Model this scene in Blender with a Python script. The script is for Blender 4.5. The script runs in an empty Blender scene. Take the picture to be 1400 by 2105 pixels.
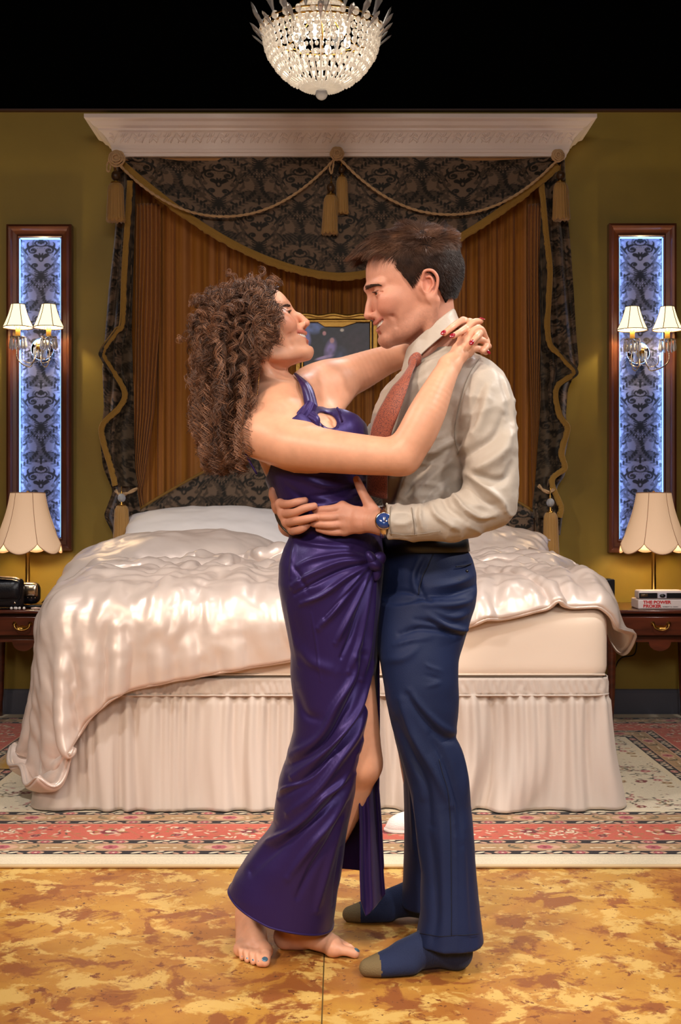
import bpy, math, random
import numpy as np
from math import pi, sin, cos, radians
from mathutils import Vector, Matrix
random.seed(7); RNG = np.random.default_rng(11)
SC = bpy.context.scene; COL = SC.collection

# ------------------------------------------------------------------ camera, world, exposure, stage lights
F_PX = 2575.0; CAM_Z = 1.06; HOR = 1052.5
cam_d = bpy.data.cameras.new('camera'); cam = bpy.data.objects.new('camera', cam_d); COL.objects.link(cam)
cam.location = (0, 0, CAM_Z); cam.rotation_euler = (pi / 2, 0, 0)
cam_d.sensor_fit = 'VERTICAL'; cam_d.sensor_height = 36.0; cam_d.lens = 36.0 * F_PX / 2105.0
cam_d.clip_start = 0.05; cam_d.clip_end = 60
SC.camera = cam
SC.view_settings.view_transform = 'Standard'; SC.view_settings.look = 'None'
SC.view_settings.gamma = 1.0; SC.view_settings.use_curve_mapping = False
SC.view_settings.exposure = 0.0
w = bpy.data.worlds.new('world'); SC.world = w; w.use_nodes = True
w.node_tree.nodes['Background'].inputs[0].default_value = (0.9, 0.8, 0.7, 1)
w.node_tree.nodes['Background'].inputs[1].default_value = 0.0
try:
    SC.cycles.max_bounces = 8; SC.cycles.diffuse_bounces = 3; SC.cycles.glossy_bounces = 3
    SC.cycles.transmission_bounces = 6; SC.cycles.transparent_max_bounces = 6
    SC.cycles.sample_clamp_indirect = 4.0; SC.cycles.caustics_reflective = False; SC.cycles.caustics_refractive = False
    SC.cycles.use_denoising = True
except Exception: pass

def srgb(h):
    if isinstance(h, str):
        h = h.lstrip('#'); c = [int(h[i:i+2], 16) / 255 for i in (0, 2, 4)]
    else: c = [v / 255 for v in h]
    return tuple(v / 12.92 if v <= 0.04045 else ((v + 0.055) / 1.055) ** 2.4 for v in c)

def area(name, loc, target, power, size, color, spread=180):
    l = bpy.data.lights.new(name, 'AREA'); l.energy = power; l.color = color
    l.shape = 'RECTANGLE'; l.size = size[0]; l.size_y = size[1]; l.spread = radians(spread)
    o = bpy.data.objects.new(name, l); COL.objects.link(o); o.location = loc
    o.rotation_euler = (Vector(target) - Vector(loc)).to_track_quat('-Z', 'Y').to_euler()
    return o
def spot(name, loc, target, power, angle, blend, radius, color):
    l = bpy.data.lights.new(name, 'SPOT'); l.energy = power; l.color = color
    l.spot_size = radians(angle); l.spot_blend = blend; l.shadow_soft_size = radius
    o = bpy.data.objects.new(name, l); COL.objects.link(o); o.location = loc
    o.rotation_euler = (Vector(target) - Vector(loc)).to_track_quat('-Z', 'Y').to_euler()
    return o
WARM = (1.0, 0.82, 0.66); NEUT = (1.0, 0.94, 0.88); COOL = (0.84, 0.87, 1.0)
# theatre lanterns hung over the audience and above the set
area('stage_wash_front', (0.2, -2.2, 2.9), (0.0, 4.6, 0.9), 92, (2.4, 0.8), NEUT)
area('stage_wash_left', (-3.4, 0.2, 3.4), (0.0, 3.8, 0.6), 30, (0.8, 0.6), WARM)
spot('stage_light_front_left', (-2.9, -0.9, 4.3), (0.0, 3.1, 1.0), 780, 33, 0.7, 0.22, WARM)
spot('stage_light_front_right', (2.9, -0.7, 4.4), (0.1, 3.2, 0.9), 620, 34, 0.7, 0.22, NEUT)
spot('stage_light_side_left', (-3.0, 3.3, 3.6), (0.1, 3.05, 1.1), 170, 40, 0.6, 0.16, NEUT)
spot('stage_light_side_right', (3.0, 3.6, 3.9), (0.2, 3.05, 1.1), 420, 40, 0.6, 0.14, NEUT)
spot('stage_light_top_back', (0.7, 5.2, 4.7), (0.1, 3.1, 1.2), 190, 48, 0.6, 0.14, (0.94, 0.93, 1.0))
spot('stage_light_bed_left', (-2.2, 2.2, 4.8), (-0.6, 4.9, 0.5), 400, 44, 0.8, 0.12, (1.0, 0.97, 0.96))
spot('stage_light_bed_right', (2.3, 2.3, 4.8), (0.6, 4.9, 0.5), 400, 44, 0.8, 0.12, (1.0, 0.97, 0.96))
spot('stage_light_floor', (0.1, 1.0, 4.8), (0.0, 2.7, 0.0), 260, 62, 0.8, 0.3, (1.0, 0.82, 0.62))

# ------------------------------------------------------------------ object helpers
def W(px, py, d):
    return np.array([(px - 700.0) * d / F_PX, d, CAM_Z - (py - HOR) * d / F_PX])

def link(o, parent=None):
    COL.objects.link(o)
    if parent is not None:
        o.parent = parent
        if parent.parent is None: o.matrix_parent_inverse = Matrix.Translation(-parent.location)
    return o
def tag(o, label=None, cat=None, group=None, kind=None):
    if label: o['label'] = label
    if cat: o['category'] = cat
    if group: o['group'] = group
    if kind: o['kind'] = kind
    return o
def empty(name, loc, label, cat, group=None):
    o = bpy.data.objects.new(name, None); o.empty_display_size = 0.05
    COL.objects.link(o); o.location = loc
    o.matrix_world = Matrix.Translation(loc)
    return tag(o, label, cat, group)

class MB:
    """collects shapes, builds ONE mesh object"""
    def __init__(s): s.v = []; s.f = []; s.n = 0; s.c = []
    def add(s, v, f, col=None):
        v = np.asarray(v, float).reshape(-1, 3)
        s.v.append(v); s.f.append([tuple(int(i) + s.n for i in q) for q in f]); s.n += len(v)
        s.c.append(np.ones((len(v), 3)) if col is None else np.broadcast_to(np.asarray(col, float), (len(v), 3)))
        return s
    def box(s, c, size, rz=0.0, rx=0.0):
        hx, hy, hz = [q / 2 for q in size]
        v = np.array([[x, y, z] for x in (-hx, hx) for y in (-hy, hy) for z in (-hz, hz)])
        if rx: v = v @ np.array(Matrix.Rotation(rx, 3, 'X')).T
        if rz: v = v @ np.array(Matrix.Rotation(rz, 3, 'Z')).T
        return s.add(v + np.array(c), [(0,1,3,2),(4,6,7,5),(0,4,5,1),(2,3,7,6),(0,2,6,4),(1,5,7,3)])
    def lathe(s, prof, c, n=32, axis='z', rot=None, scal=None, cap=True):
        """prof: (r, z) list"""
        a = np.arange(n) * 2 * pi / n; v = []
        for r, z in prof:
            v.append(np.stack([r * np.cos(a), r * np.sin(a), np.full(n, z)], 1))
        v = np.concatenate(v)
        if scal is not None: v = v * np.array(scal)
        if axis == 'x': v = v[:, [2, 0, 1]]
        if axis == 'y': v = v[:, [0, 2, 1]] * np.array([1, -1, 1])
        if rot is not None: v = v @ np.array(rot).T
        f = []
        m = len(prof)
        for i in range(m - 1):
            for j in range(n):
                k = (j + 1) % n; f.append((i*n+j, i*n+k, (i+1)*n+k, (i+1)*n+j))
        if cap:
            f.append(tuple(range(n - 1, -1, -1))); f.append(tuple((m-1)*n + j for j in range(n)))
        return s.add(v + np.array(c), f)
    def tube(s, pts, r, n=8, cap=True, flat=None):
        pts = np.asarray(pts, float); m = len(pts)
        r = np.broadcast_to(np.asarray(r, float), (m,))
        t = np.gradient(pts, axis=0); t /= np.linalg.norm(t, axis=1)[:, None] + 1e-9
        ref = np.array([0, 0, 1.0]) if abs(t[0][2]) < 0.9 else np.array([1.0, 0, 0])
        u = np.cross(t[0], ref); u /= np.linalg.norm(u); a = np.arange(n) * 2 * pi / n; V = []
        for i in range(m):
            u = u - t[i] * np.dot(u, t[i]); u /= np.linalg.norm(u) + 1e-9; b = np.cross(t[i], u)
            fl = 1.0 if flat is None else flat
            V.append(pts[i] + r[i] * (np.cos(a)[:, None] * u + fl * np.sin(a)[:, None] * b))
        f = []
        for i in range(m - 1):
            for j in range(n):
                k = (j + 1) % n; f.append((i*n+j, i*n+k, (i+1)*n+k, (i+1)*n+j))
        if cap:
            f.append(tuple(range(n - 1, -1, -1))); f.append(tuple((m-1)*n + j for j in range(n)))
        return s.add(np.concatenate(V), f)
    def ball(s, c, r, n=12, m=8, rot=None):
        r3 = np.broadcast_to(np.asarray(r, float), (3,))
        pr = [(max(1e-4, sin(pi * i / m)), -cos(pi * i / m)) for i in range(m + 1)]
        return s.lathe(pr, c, n, scal=r3, rot=rot, cap=False)
    def grid(s, P, col=None, closeu=False, closev=False):
        """P: (nu, nv, 3)"""
        nu, nv = P.shape[:2]; I = np.arange(nu * nv).reshape(nu, nv)
        if closeu: I = np.concatenate([I, I[:1]], 0)
        if closev: I = np.concatenate([I, I[:, :1]], 1)
        q = np.stack([I[:-1, :-1], I[1:, :-1], I[1:, 1:], I[:-1, 1:]], -1).reshape(-1, 4)
        return s.add(P.reshape(-1, 3), q.tolist(), None if col is None else col.reshape(-1, 3))
    def prism(s, poly, y0, y1, axis='y'):
        n = len(poly); a = np.array(poly, float)
        if axis == 'y': v = [np.stack([a[:, 0], np.full(n, y), a[:, 1]], 1) for y in (y0, y1)]
        elif axis == 'x': v = [np.stack([np.full(n, y), a[:, 0], a[:, 1]], 1) for y in (y0, y1)]
        else: v = [np.stack([a[:, 0], a[:, 1], np.full(n, y)], 1) for y in (y0, y1)]
        f = [tuple(range(n)), tuple(range(2*n - 1, n - 1, -1))] + [(i, (i+1) % n, n + (i+1) % n, n + i) for i in range(n)]
        return s.add(np.concatenate(v), f)
    def build(s, name, mat, parent=None, smooth=True, bevel=0, segs=2, color=False, subsurf=0, solid=0, auto=None):
        V = np.concatenate(s.v); me = bpy.data.meshes.new(name)
        Fs = [q for f in s.f for q in f]
        me.from_pydata(V.tolist(), [], Fs)
        if color:
            C = np.concatenate(s.c); ca = me.color_attributes.new('Col', 'FLOAT_COLOR', 'POINT')
            ca.data.foreach_set('color', np.concatenate([C, np.ones((len(C), 1))], 1).astype(np.float32).ravel())
        me.update()
        o = bpy.data.objects.new(name, me); link(o, parent)
        me.materials.append(mat)
        if smooth: me.polygons.foreach_set('use_smooth', [True] * len(me.polygons))
        if solid:
            md = o.modifiers.new('solid', 'SOLIDIFY'); md.thickness = solid; md.offset = 0
        if bevel:
            md = o.modifiers.new('bevel', 'BEVEL'); md.width = bevel; md.segments = segs; md.limit_method = 'ANGLE'; md.angle_limit = radians(35)
        if subsurf:
            md = o.modifiers.new('sub', 'SUBSURF'); md.levels = subsurf; md.render_levels = subsurf
        if smooth and (bevel or auto):
            try: me.set_sharp_from_angle(angle=radians(auto or 40))
            except Exception: pass
        return o

def bigmesh(name, V, Q, mat, parent=None, color=None, smooth=True):
    """fast mesh from numpy verts and quads (or tris)"""
    me = bpy.data.meshes.new(name); V = np.ascontiguousarray(V, np.float32); Q = np.ascontiguousarray(Q, np.int32)
    k = Q.shape[1]; me.vertices.add(len(V)); me.vertices.foreach_set('co', V.ravel())
    me.loops.add(Q.size); me.loops.foreach_set('vertex_index', Q.ravel())
    me.polygons.add(len(Q)); me.polygons.foreach_set('loop_start', np.arange(0, Q.size, k, dtype=np.int32))
    try: me.polygons.foreach_set('loop_total', np.full(len(Q), k, np.int32))
    except Exception: pass
    me.update(calc_edges=True)
    if smooth: me.polygons.foreach_set('use_smooth', np.ones(len(Q), bool))
    if color is not None:
        ca = me.color_attributes.new('Col', 'FLOAT_COLOR', 'POINT')
        ca.data.foreach_set('color', np.concatenate([color, np.ones((len(V), 1))], 1).astype(np.float32).ravel())
    me.materials.append(mat)
    o = bpy.data.objects.new(name, me); link(o, parent); return o
def gridq(nu, nv):
    I = np.arange(nu * nv).reshape(nu, nv)
    return np.stack([I[:-1, :-1], I[1:, :-1], I[1:, 1:], I[:-1, 1:]], -1).reshape(-1, 4)

# ------------------------------------------------------------------ materials
_M = {}
def mat(name, col=(0.8, 0.8, 0.8), rough=0.5, metal=0.0, spec=0.5, noise=None, bump=None, vcol=False, sheen=0, trans=0, ior=1.45, emit=None, estr=0, sss=0, sssr=(1, .35, .2), aniso=0, coat=0, alpha=None, spectint=None):
    """noise=(scale, color2, detail, stretch xyz, lo, hi); bump=(scale, strength, stretch)"""
    if name in _M: return _M[name]
    m = bpy.data.materials.new(name); m.use_nodes = True; nt = m.node_tree; N = nt.nodes; L = nt.links
    b = N['Principled BSDF']; b.inputs['Base Color'].default_value = (*col, 1); b.inputs['Roughness'].default_value = rough
    b.inputs['Metallic'].default_value = metal; b.inputs['Specular IOR Level'].default_value = spec; b.inputs['IOR'].default_value = ior
    if sheen: b.inputs['Sheen Weight'].default_value = sheen; b.inputs['Sheen Roughness'].default_value = 0.4
    if trans: b.inputs['Transmission Weight'].default_value = trans
    if emit is not None: b.inputs['Emission Color'].default_value = (*emit, 1); b.inputs['Emission Strength'].default_value = estr
    if sss: b.inputs['Subsurface Weight'].default_value = sss; b.inputs['Subsurface Radius'].default_value = sssr; b.inputs['Subsurface Scale'].default_value = 0.012
    if coat: b.inputs['Coat Weight'].default_value = coat; b.inputs['Coat Roughness'].default_value = 0.15
    if spectint: b.inputs['Specular Tint'].default_value = (*spectint, 1)
    src = None
    tc = N.new('ShaderNodeTexCoord')
    def mp(stretch):
        q = N.new('ShaderNodeMapping'); q.inputs['Scale'].default_value = stretch; L.new(tc.outputs['Object'], q.inputs[0]); return q
    if vcol:
        a = N.new('ShaderNodeVertexColor'); a.layer_name = 'Col'; src = a.outputs[0]
    if noise:
        t = N.new('ShaderNodeTexNoise'); t.inputs['Scale'].default_value = noise[0]; t.inputs['Detail'].default_value = noise[2]
        L.new(mp(noise[3]).outputs[0], t.inputs[0])
        r = N.new('ShaderNodeMapRange'); r.inputs[1].default_value = noise[4]; r.inputs[2].default_value = noise[5]; L.new(t.outputs[0], r.inputs[0])
        x = N.new('ShaderNodeMix'); x.data_type = 'RGBA'; L.new(r.outputs[0], x.inputs['Factor'])
        x.inputs['A'].default_value = (*col, 1); x.inputs['B'].default_value = (*noise[1], 1)
        if src is not None:
            x.blend_type = 'MULTIPLY'; L.new(src, x.inputs['A'])
        src = x.outputs['Result']
    if src is not None: L.new(src, b.inputs['Base Color'])
    if bump:
        t = N.new('ShaderNodeTexNoise'); t.inputs['Scale'].default_value = bump[0]; t.inputs['Detail'].default_value = 3
        L.new(mp(bump[2] if len(bump) > 2 else (1, 1, 1)).outputs[0], t.inputs[0])
        q = N.new('ShaderNodeBump'); q.inputs['Strength'].default_value = bump[1]; q.inputs['Distance'].default_value = bump[3] if len(bump) > 3 else 0.004
        L.new(t.outputs[0], q.inputs['Height']); L.new(q.outputs[0], b.inputs['Normal'])
    _M[name] = m; return m
def cr(pts, n):
    """Catmull-Rom through control points, n samples in all"""
    p = np.asarray(pts, float); p = np.vstack([2 * p[0] - p[1], p, 2 * p[-1] - p[-2]])
    t = np.linspace(0, len(p) - 3 - 1e-6, n); i = t.astype(int); u = (t - i)[:, None]
    a, b, c, d = p[i], p[i+1], p[i+2], p[i+3]
    return 0.5 * ((2*b) + (-a + c) * u + (2*a - 5*b + 4*c - d) * u**2 + (-a + 3*b - 3*c + d) * u**3)
def vnoise(P, seed=0):
    """smooth value noise, P (...,3) -> [-1,1]"""
    P = np.asarray(P, np.float64); i = np.floor(P).astype(np.int64); f = P - i; f = f * f * (3 - 2 * f); out = 0
    for dx in (0, 1):
        for dy in (0, 1):
            for dz in (0, 1):
                h = ((i[..., 0] + dx) * 73856093) ^ ((i[..., 1] + dy) * 19349663) ^ ((i[..., 2] + dz) * 83492791) ^ (seed * 2654435761)
                h = (h ^ (h >> 13)) * 1274126177 & 0xffffffff; h = (h ^ (h >> 16)) & 0xffff
                out = out + (h / 32767.5 - 1) * (f[..., 0] if dx else 1 - f[..., 0]) * (f[..., 1] if dy else 1 - f[..., 1]) * (f[..., 2] if dz else 1 - f[..., 2])
    return out
def fbm(P, seed=0, o=3):
    P = np.asarray(P, float); return sum(vnoise(P * 2**k, seed + k) / 2**k for k in range(o))

# ------------------------------------------------------------------ drawn pattern tiles (numpy), sampled at mesh vertices
class Tile:
    def __init__(s, w, h, pxm, bg):
        s.w, s.h, s.k = w, h, pxm; s.W = int(w * pxm); s.H = int(h * pxm); s.a = np.zeros((s.H, s.W, 3)) + np.array(bg)
    def disc(s, x, y, r, c, ry=None, ang=0.0, al=1.0):
        ry = ry or r; R = int(max(r, ry) * s.k) + 2; cx, cy = x * s.k, y * s.k
        yy, xx = np.mgrid[-R:R+1, -R:R+1]; ix = int(round(cx)); iy = int(round(cy))
        dx = (xx + ix - cx) / s.k; dy = (yy + iy - cy) / s.k
        u = dx * cos(ang) + dy * sin(ang); v = -dx * sin(ang) + dy * cos(ang)
        d = (1 - np.sqrt((u / r) ** 2 + (v / ry) ** 2)) * min(r, ry) * s.k
        m = np.clip(d + 0.5, 0, 1)[..., None] * al
        Y = ((yy + iy) % s.H); X = ((xx + ix) % s.W)
        s.a[Y, X] = s.a[Y, X] * (1 - m) + np.array(c) * m
    def stroke(s, pts, r0, r1, c, n=40, rm=None):
        p = cr(pts, n)
        for i, (x, y) in enumerate(p):
            t = i / (n - 1); r = r0 * (1 - t) + r1 * t
            if rm: r = r + rm * 4 * t * (1 - t)
            s.disc(x, y, max(r, 0.3 / s.k), c)
    def flower(s, x, y, r, petal, core, edge=None, n=6, a0=0.0):
        for k in range(n):
            a = a0 + 2 * pi * k / n; px, py = x + 0.6 * r * cos(a), y + 0.6 * r * sin(a)
            if edge is not None: s.disc(px, py, r * 0.48, edge)
        for k in range(n):
            a = a0 + 2 * pi * k / n; s.disc(x + 0.6 * r * cos(a), y + 0.6 * r * sin(a), r * 0.36, petal)
        s.disc(x, y, r * 0.3, core)
    def spiral(s, x, y, r, turns, a0, c, rad, sgn=1):
        t = np.linspace(0, 1, 24); a = a0 + sgn * 2 * pi * turns * t; R = r * (1 - 0.85 * t)
        s.stroke(np.stack([x + R * np.cos(a), y + R * np.sin(a)], 1), rad, rad * 1.5, c, 46); s.disc(x, y, rad * 1.7, c)
    def get(s, u, v):
        """u, v in metres -> colours (bilinear, periodic)"""
        x = (np.asarray(u) * s.k) % s.W; y = (np.asarray(v) * s.k) % s.H
        i = np.floor(x).astype(int); j = np.floor(y).astype(int); fx = (x - i)[..., None]; fy = (y - j)[..., None]
        i %= s.W; j %= s.H; i2 = (i + 1) % s.W; j2 = (j + 1) % s.H
        return (s.a[j, i] * (1-fx) + s.a[j, i2] * fx) * (1-fy) + (s.a[j2, i] * (1-fx) + s.a[j2, i2] * fx) * fy
DW, DH = 0.27, 0.39
def damask():
    """greyscale ink of an ogee damask: 0 ground, 1 darkest ink"""
    T = Tile(DW, DH, 620, (0, 0, 0)); I = (1, 1, 1); G = (.62, .62, .62); B = (0.0, 0, 0)
    def S(pts, a, b, c=I, rm=None, ox=0, oy=0):
        for sg in (1, -1): T.stroke([(ox + sg * x, oy + y) for x, y in pts], a, b, c, 40, rm)
    for ox, oy in ((0, 0), (DW / 2, DH / 2)):
        # ogee lattice made of overlapping leaves
        for sg in (1, -1):
            for t in np.linspace(0.04, 0.96, 17):
                y = -DH/2 + DH * t * 0.5 - 0.0; x = (DW / 4) * (1 - cos(pi * t)); 
                a = math.atan2(DH / 2, DW / 4 * pi * sin(pi * t) + 0.02)
                for k in (1, -1):
                    T.disc(ox + sg * (x + k * .008), oy + y - 0.0, 0.012, G if k > 0 else I, 0.0045, (a - k * 0.8) * sg if sg > 0 else pi - (a - k * 0.8))
            # chequered scales in the lattice joints
        for r in range(5):
            for q in range(-r, r + 1, 2):
                T.disc(ox + q * .009, oy - 0.160 + r * .013, .0055, I, .0075); T.disc(ox + q * .009, oy - 0.160 + r * .013, .0028, B, .004)
        # V of plume leaves
        for k in range(7):
            S([(.004 + k*.003, .150 - k*.004), (.02 + k*.007, .165 - k*.001), (.040 + k*.008, .176 - k*.008)], .0055, .0012, I if k % 2 else G, None, ox, oy)
        T.disc(ox, oy + .145, .008, I, .02); T.disc(ox, oy + .118, .005, I, .014)
        # medallion: crest, scrolls, heart, lower leaves
        T.disc(ox, oy + .085, .007, I, .014); S([(0, .075), (.015, .088), (.022, .075), (.014, .066)], .004, .002, I, None, ox, oy)
        for sg in (1, -1):
            T.spiral(ox + sg * .030, oy + .040, .019, 1.3, pi / 2, I, .0033, -sg)
            T.spiral(ox + sg * .022, oy - .038, .014, 1.2, -pi / 2, I, .003, sg)
            T.spiral(ox + sg * .058, oy - .060, .012, 1.1, 0 if sg > 0 else pi, G, .0028, sg)
        S([(.0, .060), (.030, .064), (.056, .044), (.062, .010), (.048, -.028), (.020, -.060), (0, -.078)], .0028, .003, I, .002, ox, oy)
        S([(.066, .040), (.082, .010), (.070, -.030), (.050, -.070), (.020, -.092), (0, -.098)], .0018, .003, G, .002, ox, oy)
        for k in range(6):
            a = .5 + k * .42; S([(.010 * cos(a), -.004 + .012 * sin(a)), (.030 * cos(a), -.004 + .030 * sin(a))], .0048, .0014, I, None, ox, oy)
        T.disc(ox, oy - .004, .010, I, .015); T.disc(ox, oy - .004, .004, B, .007)
        for k in range(5):
            S([(.0, -.070 - k*.008), (.014 + k*.002, -.074 - k*.010), (.026 - k*.002, -.066 - k*.012)], .0042, .0012, I, None, ox, oy)
        T.disc(ox, oy - .112, .006, I, .016)
        # denser acanthus filling between medallion and lattice, beaded outline, veins
        for k in range(10):
            a = -1.25 + k*.30; x0_, y0_ = .074*cos(a)*.98, -.012 + .092*sin(a)
            S([(x0_, y0_), (x0_ + .013*cos(a + .5), y0_ + .016*sin(a + .5)), (x0_ + .016*cos(a + .9), y0_ + .026*sin(a + .9))], .0048, .0010, I if k % 2 else G, None, ox, oy)
        for k in range(16):
            a = -1.5 + k*.2; 
            for sg in (1, -1): T.disc(ox + sg*.050*cos(a), oy - .010 + .062*sin(a), .0022, G)
        for k in range(7):
            S([(.010 + k*.009, .118 + k*.004), (.020 + k*.010, .132 + k*.006), (.022 + k*.011, .150 + k*.004)], .0060, .0010, I if k % 2 else G, None, ox, oy)
            S([(.016 + k*.008, -.118 - k*.004), (.026 + k*.009, -.128 - k*.007), (.026 + k*.010, -.146 - k*.006)], .0052, .0010, G if k % 2 else I, None, ox, oy)
        for sg in (1, -1):
            T.spiral(ox + sg*.020, oy + .014, .010, 1.1, 0, I, .0026, sg); T.spiral(ox + sg*.044, oy - .004, .009, 1.0, pi/2, G, .0024, -sg)
            T.spiral(ox + sg*.094, oy + .030, .012, 1.1, pi/2, G, .0026, sg); T.spiral(ox + sg*.096, oy - .040, .010, 1.1, -pi/2, G, .0026, -sg)
        for k in range(9):
            t = k / 8; S([(.074 - .030*t, .060 - .14*t + .02), (.082 - .030*t, .066 - .14*t + .03)], .0036, .0010, G, None, ox, oy)
    return T
DAM = damask()
def damask_col(u, v, ground, ink, hi=None):
    k = DAM.get(u, v)[..., :1]
    return np.array(ground) * (1 - k) + np.array(ink) * k
# ================================================================== setting
M_wall = mat('olive_paint', srgb((154, 128, 44)), 0.5, noise=(3.0, srgb((142, 117, 37)), 4, (1, 1, 1), .35, .7), bump=(60, 0.08))
M_black = mat('black_drape', (0.002, 0.002, 0.002), 0.95, spec=0.1)
M_base = mat('grey_paint', srgb((92, 92, 104)), 0.5)
M_trimw = mat('brown_trim', srgb((70, 40, 30)), 0.5)
def struct(o, nm=None): o['kind'] = 'structure'; return o
WY = 6.55
m = MB().box((0, WY + 0.06, 1.575), (5.2, 0.12, 3.15)); struct(m.build('wall_back', M_wall, smooth=False))
m = MB().box((0, WY + 0.05, 3.155), (5.2, 0.16, 0.009)); struct(m.build('trim_1', M_trimw, smooth=False))
pr = [(WY, 0.0), (WY - .018, 0.0), (WY - .018, .115), (WY - .010, .13), (WY, .135)]
m = MB().prism(pr, -2.6, 2.6, 'x'); struct(m.build('baseboard_back', M_base, smooth=False))
m = MB().box((0, 9.0, 3.0), (12, 0.1, 6.6)); struct(m.build('wall_theatre_rear', M_black, smooth=False))
m = MB().box((0, 3.0, 5.35), (12, 12.2, 0.1)); struct(m.build('ceiling', M_black, smooth=False))

# painted stage floor
mf = bpy.data.materials.new('painted_stage_floor'); mf.use_nodes = True; nt = mf.node_tree; N = nt.nodes; L = nt.links
b = N['Principled BSDF']; tc = N.new('ShaderNodeTexCoord')
def _noise(sc, det, rough=0.6, st=(1, 1, 1), dist=0.0, off=(0, 0, 0)):
    q = N.new('ShaderNodeMapping'); q.inputs['Scale'].default_value = st; q.inputs['Location'].default_value = off; L.new(tc.outputs['Object'], q.inputs[0])
    t = N.new('ShaderNodeTexNoise'); t.inputs['Scale'].default_value = sc; t.inputs['Detail'].default_value = det; t.inputs['Roughness'].default_value = rough
    t.inputs['Distortion'].default_value = dist; L.new(q.outputs[0], t.inputs[0]); return t.outputs[0]
def _ramp(s, lo, hi):
    r = N.new('ShaderNodeMapRange'); r.interpolation_type = 'SMOOTHSTEP'; r.inputs[1].default_value = lo; r.inputs[2].default_value = hi; L.new(s, r.inputs[0]); return r.outputs[0]
def _mix(f, a, c, mode='MIX'):
    x = N.new('ShaderNodeMix'); x.data_type = 'RGBA'; x.blend_type = mode; L.new(f, x.inputs['Factor'])
    for k, q in (('A', a), ('B', c)):
        if isinstance(q, tuple): x.inputs[k].default_value = (*q, 1)
        else: L.new(q, x.inputs[k])
    return x.outputs['Result']
c = _mix(_ramp(_noise(2.2, 5), .38, .62), srgb((190, 138, 58)), srgb((168, 108, 48)))
c = _mix(_ramp(_noise(9.0, 8, .66, (1, 1, 1), .35, (3, 1, 0)), .50, .58), c, srgb((212, 172, 96)))
c = _mix(_ramp(_noise(8.5, 9, .68, (1, 1, 1), .5, (7, 5, 0)), .52, .60), c, srgb((146, 86, 42)))
c = _mix(_ramp(_noise(20, 8, .70, (1.0, 1.0, 1), .4, (1, 9, 0)), .585, .63), c, srgb((126, 70, 38)))
c = _mix(_ramp(_noise(60, 3, .6, (1, 1, 1), .3, (2, 9, 4)), .655, .69), c, srgb((96, 56, 38)))
L.new(c, b.inputs['Base Color']); b.inputs['Roughness'].default_value = 0.42
q = N.new('ShaderNodeBump'); q.inputs['Strength'].default_value = 0.1; q.inputs['Distance'].default_value = .003; L.new(_noise(30, 4), q.inputs['Height']); L.new(q.outputs[0], b.inputs['Normal'])
# two floor boards with an open seam between them
def board(x0, x1):
    m = MB().box(((x0 + x1) / 2, 3.0, -0.02), (x1 - x0, 12.0, 0.04)); return m
m = board(-6.0, -0.0405); bm2 = board(-0.0375, 6.0); m.add(bm2.v[0], bm2.f[0])
m.box((0, 3, -0.05), (12, 12, 0.02)); o = m.build('floor', mf, smooth=False); struct(o)
m = MB().box((-0.039, 1.86, -0.006), (0.0028, 3.7, 0.01)); struct(m.build('trim_2', mat('seam_tape', srgb((90, 70, 30)), .8), smooth=False))

# ------------------------------------------------------------------ rug (pattern worked out per knot)
CR = srgb((226, 208, 176)); BK = srgb((34, 24, 26)); TN = srgb((176, 140, 98)); CO = srgb((196, 92, 72)); PK = srgb((178, 84, 92)); WN = srgb((120, 34, 40)); GD = srgb((156, 120, 70)); GN = srgb((92, 84, 62)); LP = srgb((206, 160, 130))
def tile_dark():
    T = Tile(.24, .042, 700, BK)
    for k in range(3):
        x = .09 + k * .05
        T.disc(x, .021, .017, CR, .007, .55); T.disc(x + .024, .012, .012, LP, .006, -.5)
    T.disc(.165, .034, .010, CR, .006, .2)
    T.disc(.02, .021, .026, LP, .016); T.flower(.02, .021, .015, PK, CR, WN)
    return T
def tile_tan():
    T = Tile(.34, .080, 700, TN)
    T.disc(.06, .04, .05, LP, .03); T.flower(.06, .04, .027, PK, CR, LP, 7); T.disc(.06, .04, .008, WN)
    for sg in (1, -1):
        for k in range(4): T.disc(.06 + sg * (.085 + k * .008), .04 + (k - 1.5) * .012, .016, GN, .0045, sg * (.2 - k * .5))
        T.disc(.06 + sg * .062, .03, .006, CR); T.disc(.06 + sg * .06, .052, .007, CR, .004)
    T.disc(.23, .04, .018, CR, .010); T.disc(.23, .044, .026, GD, .005); T.disc(.205, .03, .006, CR); T.disc(.262, .03, .006, CR)
    return T
def tile_coral():
    T = Tile(.92, .205, 560, CO); R = np.random.default_rng(5)
    for cx, cy, big in ((.16, .10, 1), (.62, .105, 1), (.39, .06, 0), (.85, .15, 0), (.85, .05, 0), (.39, .15, 0)):
        T.stroke([(cx - .16, cy + .05), (cx - .08, cy - .06), (cx, cy), (cx + .08, cy + .07), (cx + .17, cy - .03)], .0035, .002, GD)
        if big:
            for k in range(8):
                a = k * pi / 4; T.disc(cx + .045 * cos(a), cy + .034 * sin(a), .017, LP if k % 2 else GD, .009, a)
            T.flower(cx, cy, .030, WN, CR, PK)
        else: T.flower(cx, cy, .018, WN, PK, LP)
    for _ in range(150):
        x, y, a = R.uniform(0, .92), R.uniform(.015, .19), R.uniform(0, pi)
        T.disc(x, y, R.uniform(.006, .016), [CR, LP, GD, CR, GN, WN, LP][R.integers(7)], R.uniform(.003, .005), a)
    for _ in range(20):
        x, y, a = R.uniform(0, .92), R.uniform(.03, .17), R.uniform(0, 6)
        T.spiral(x, y, R.uniform(.012, .02), .7, a, CR, .0025, 1 if R.random() > .5 else -1)
    return T
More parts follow.
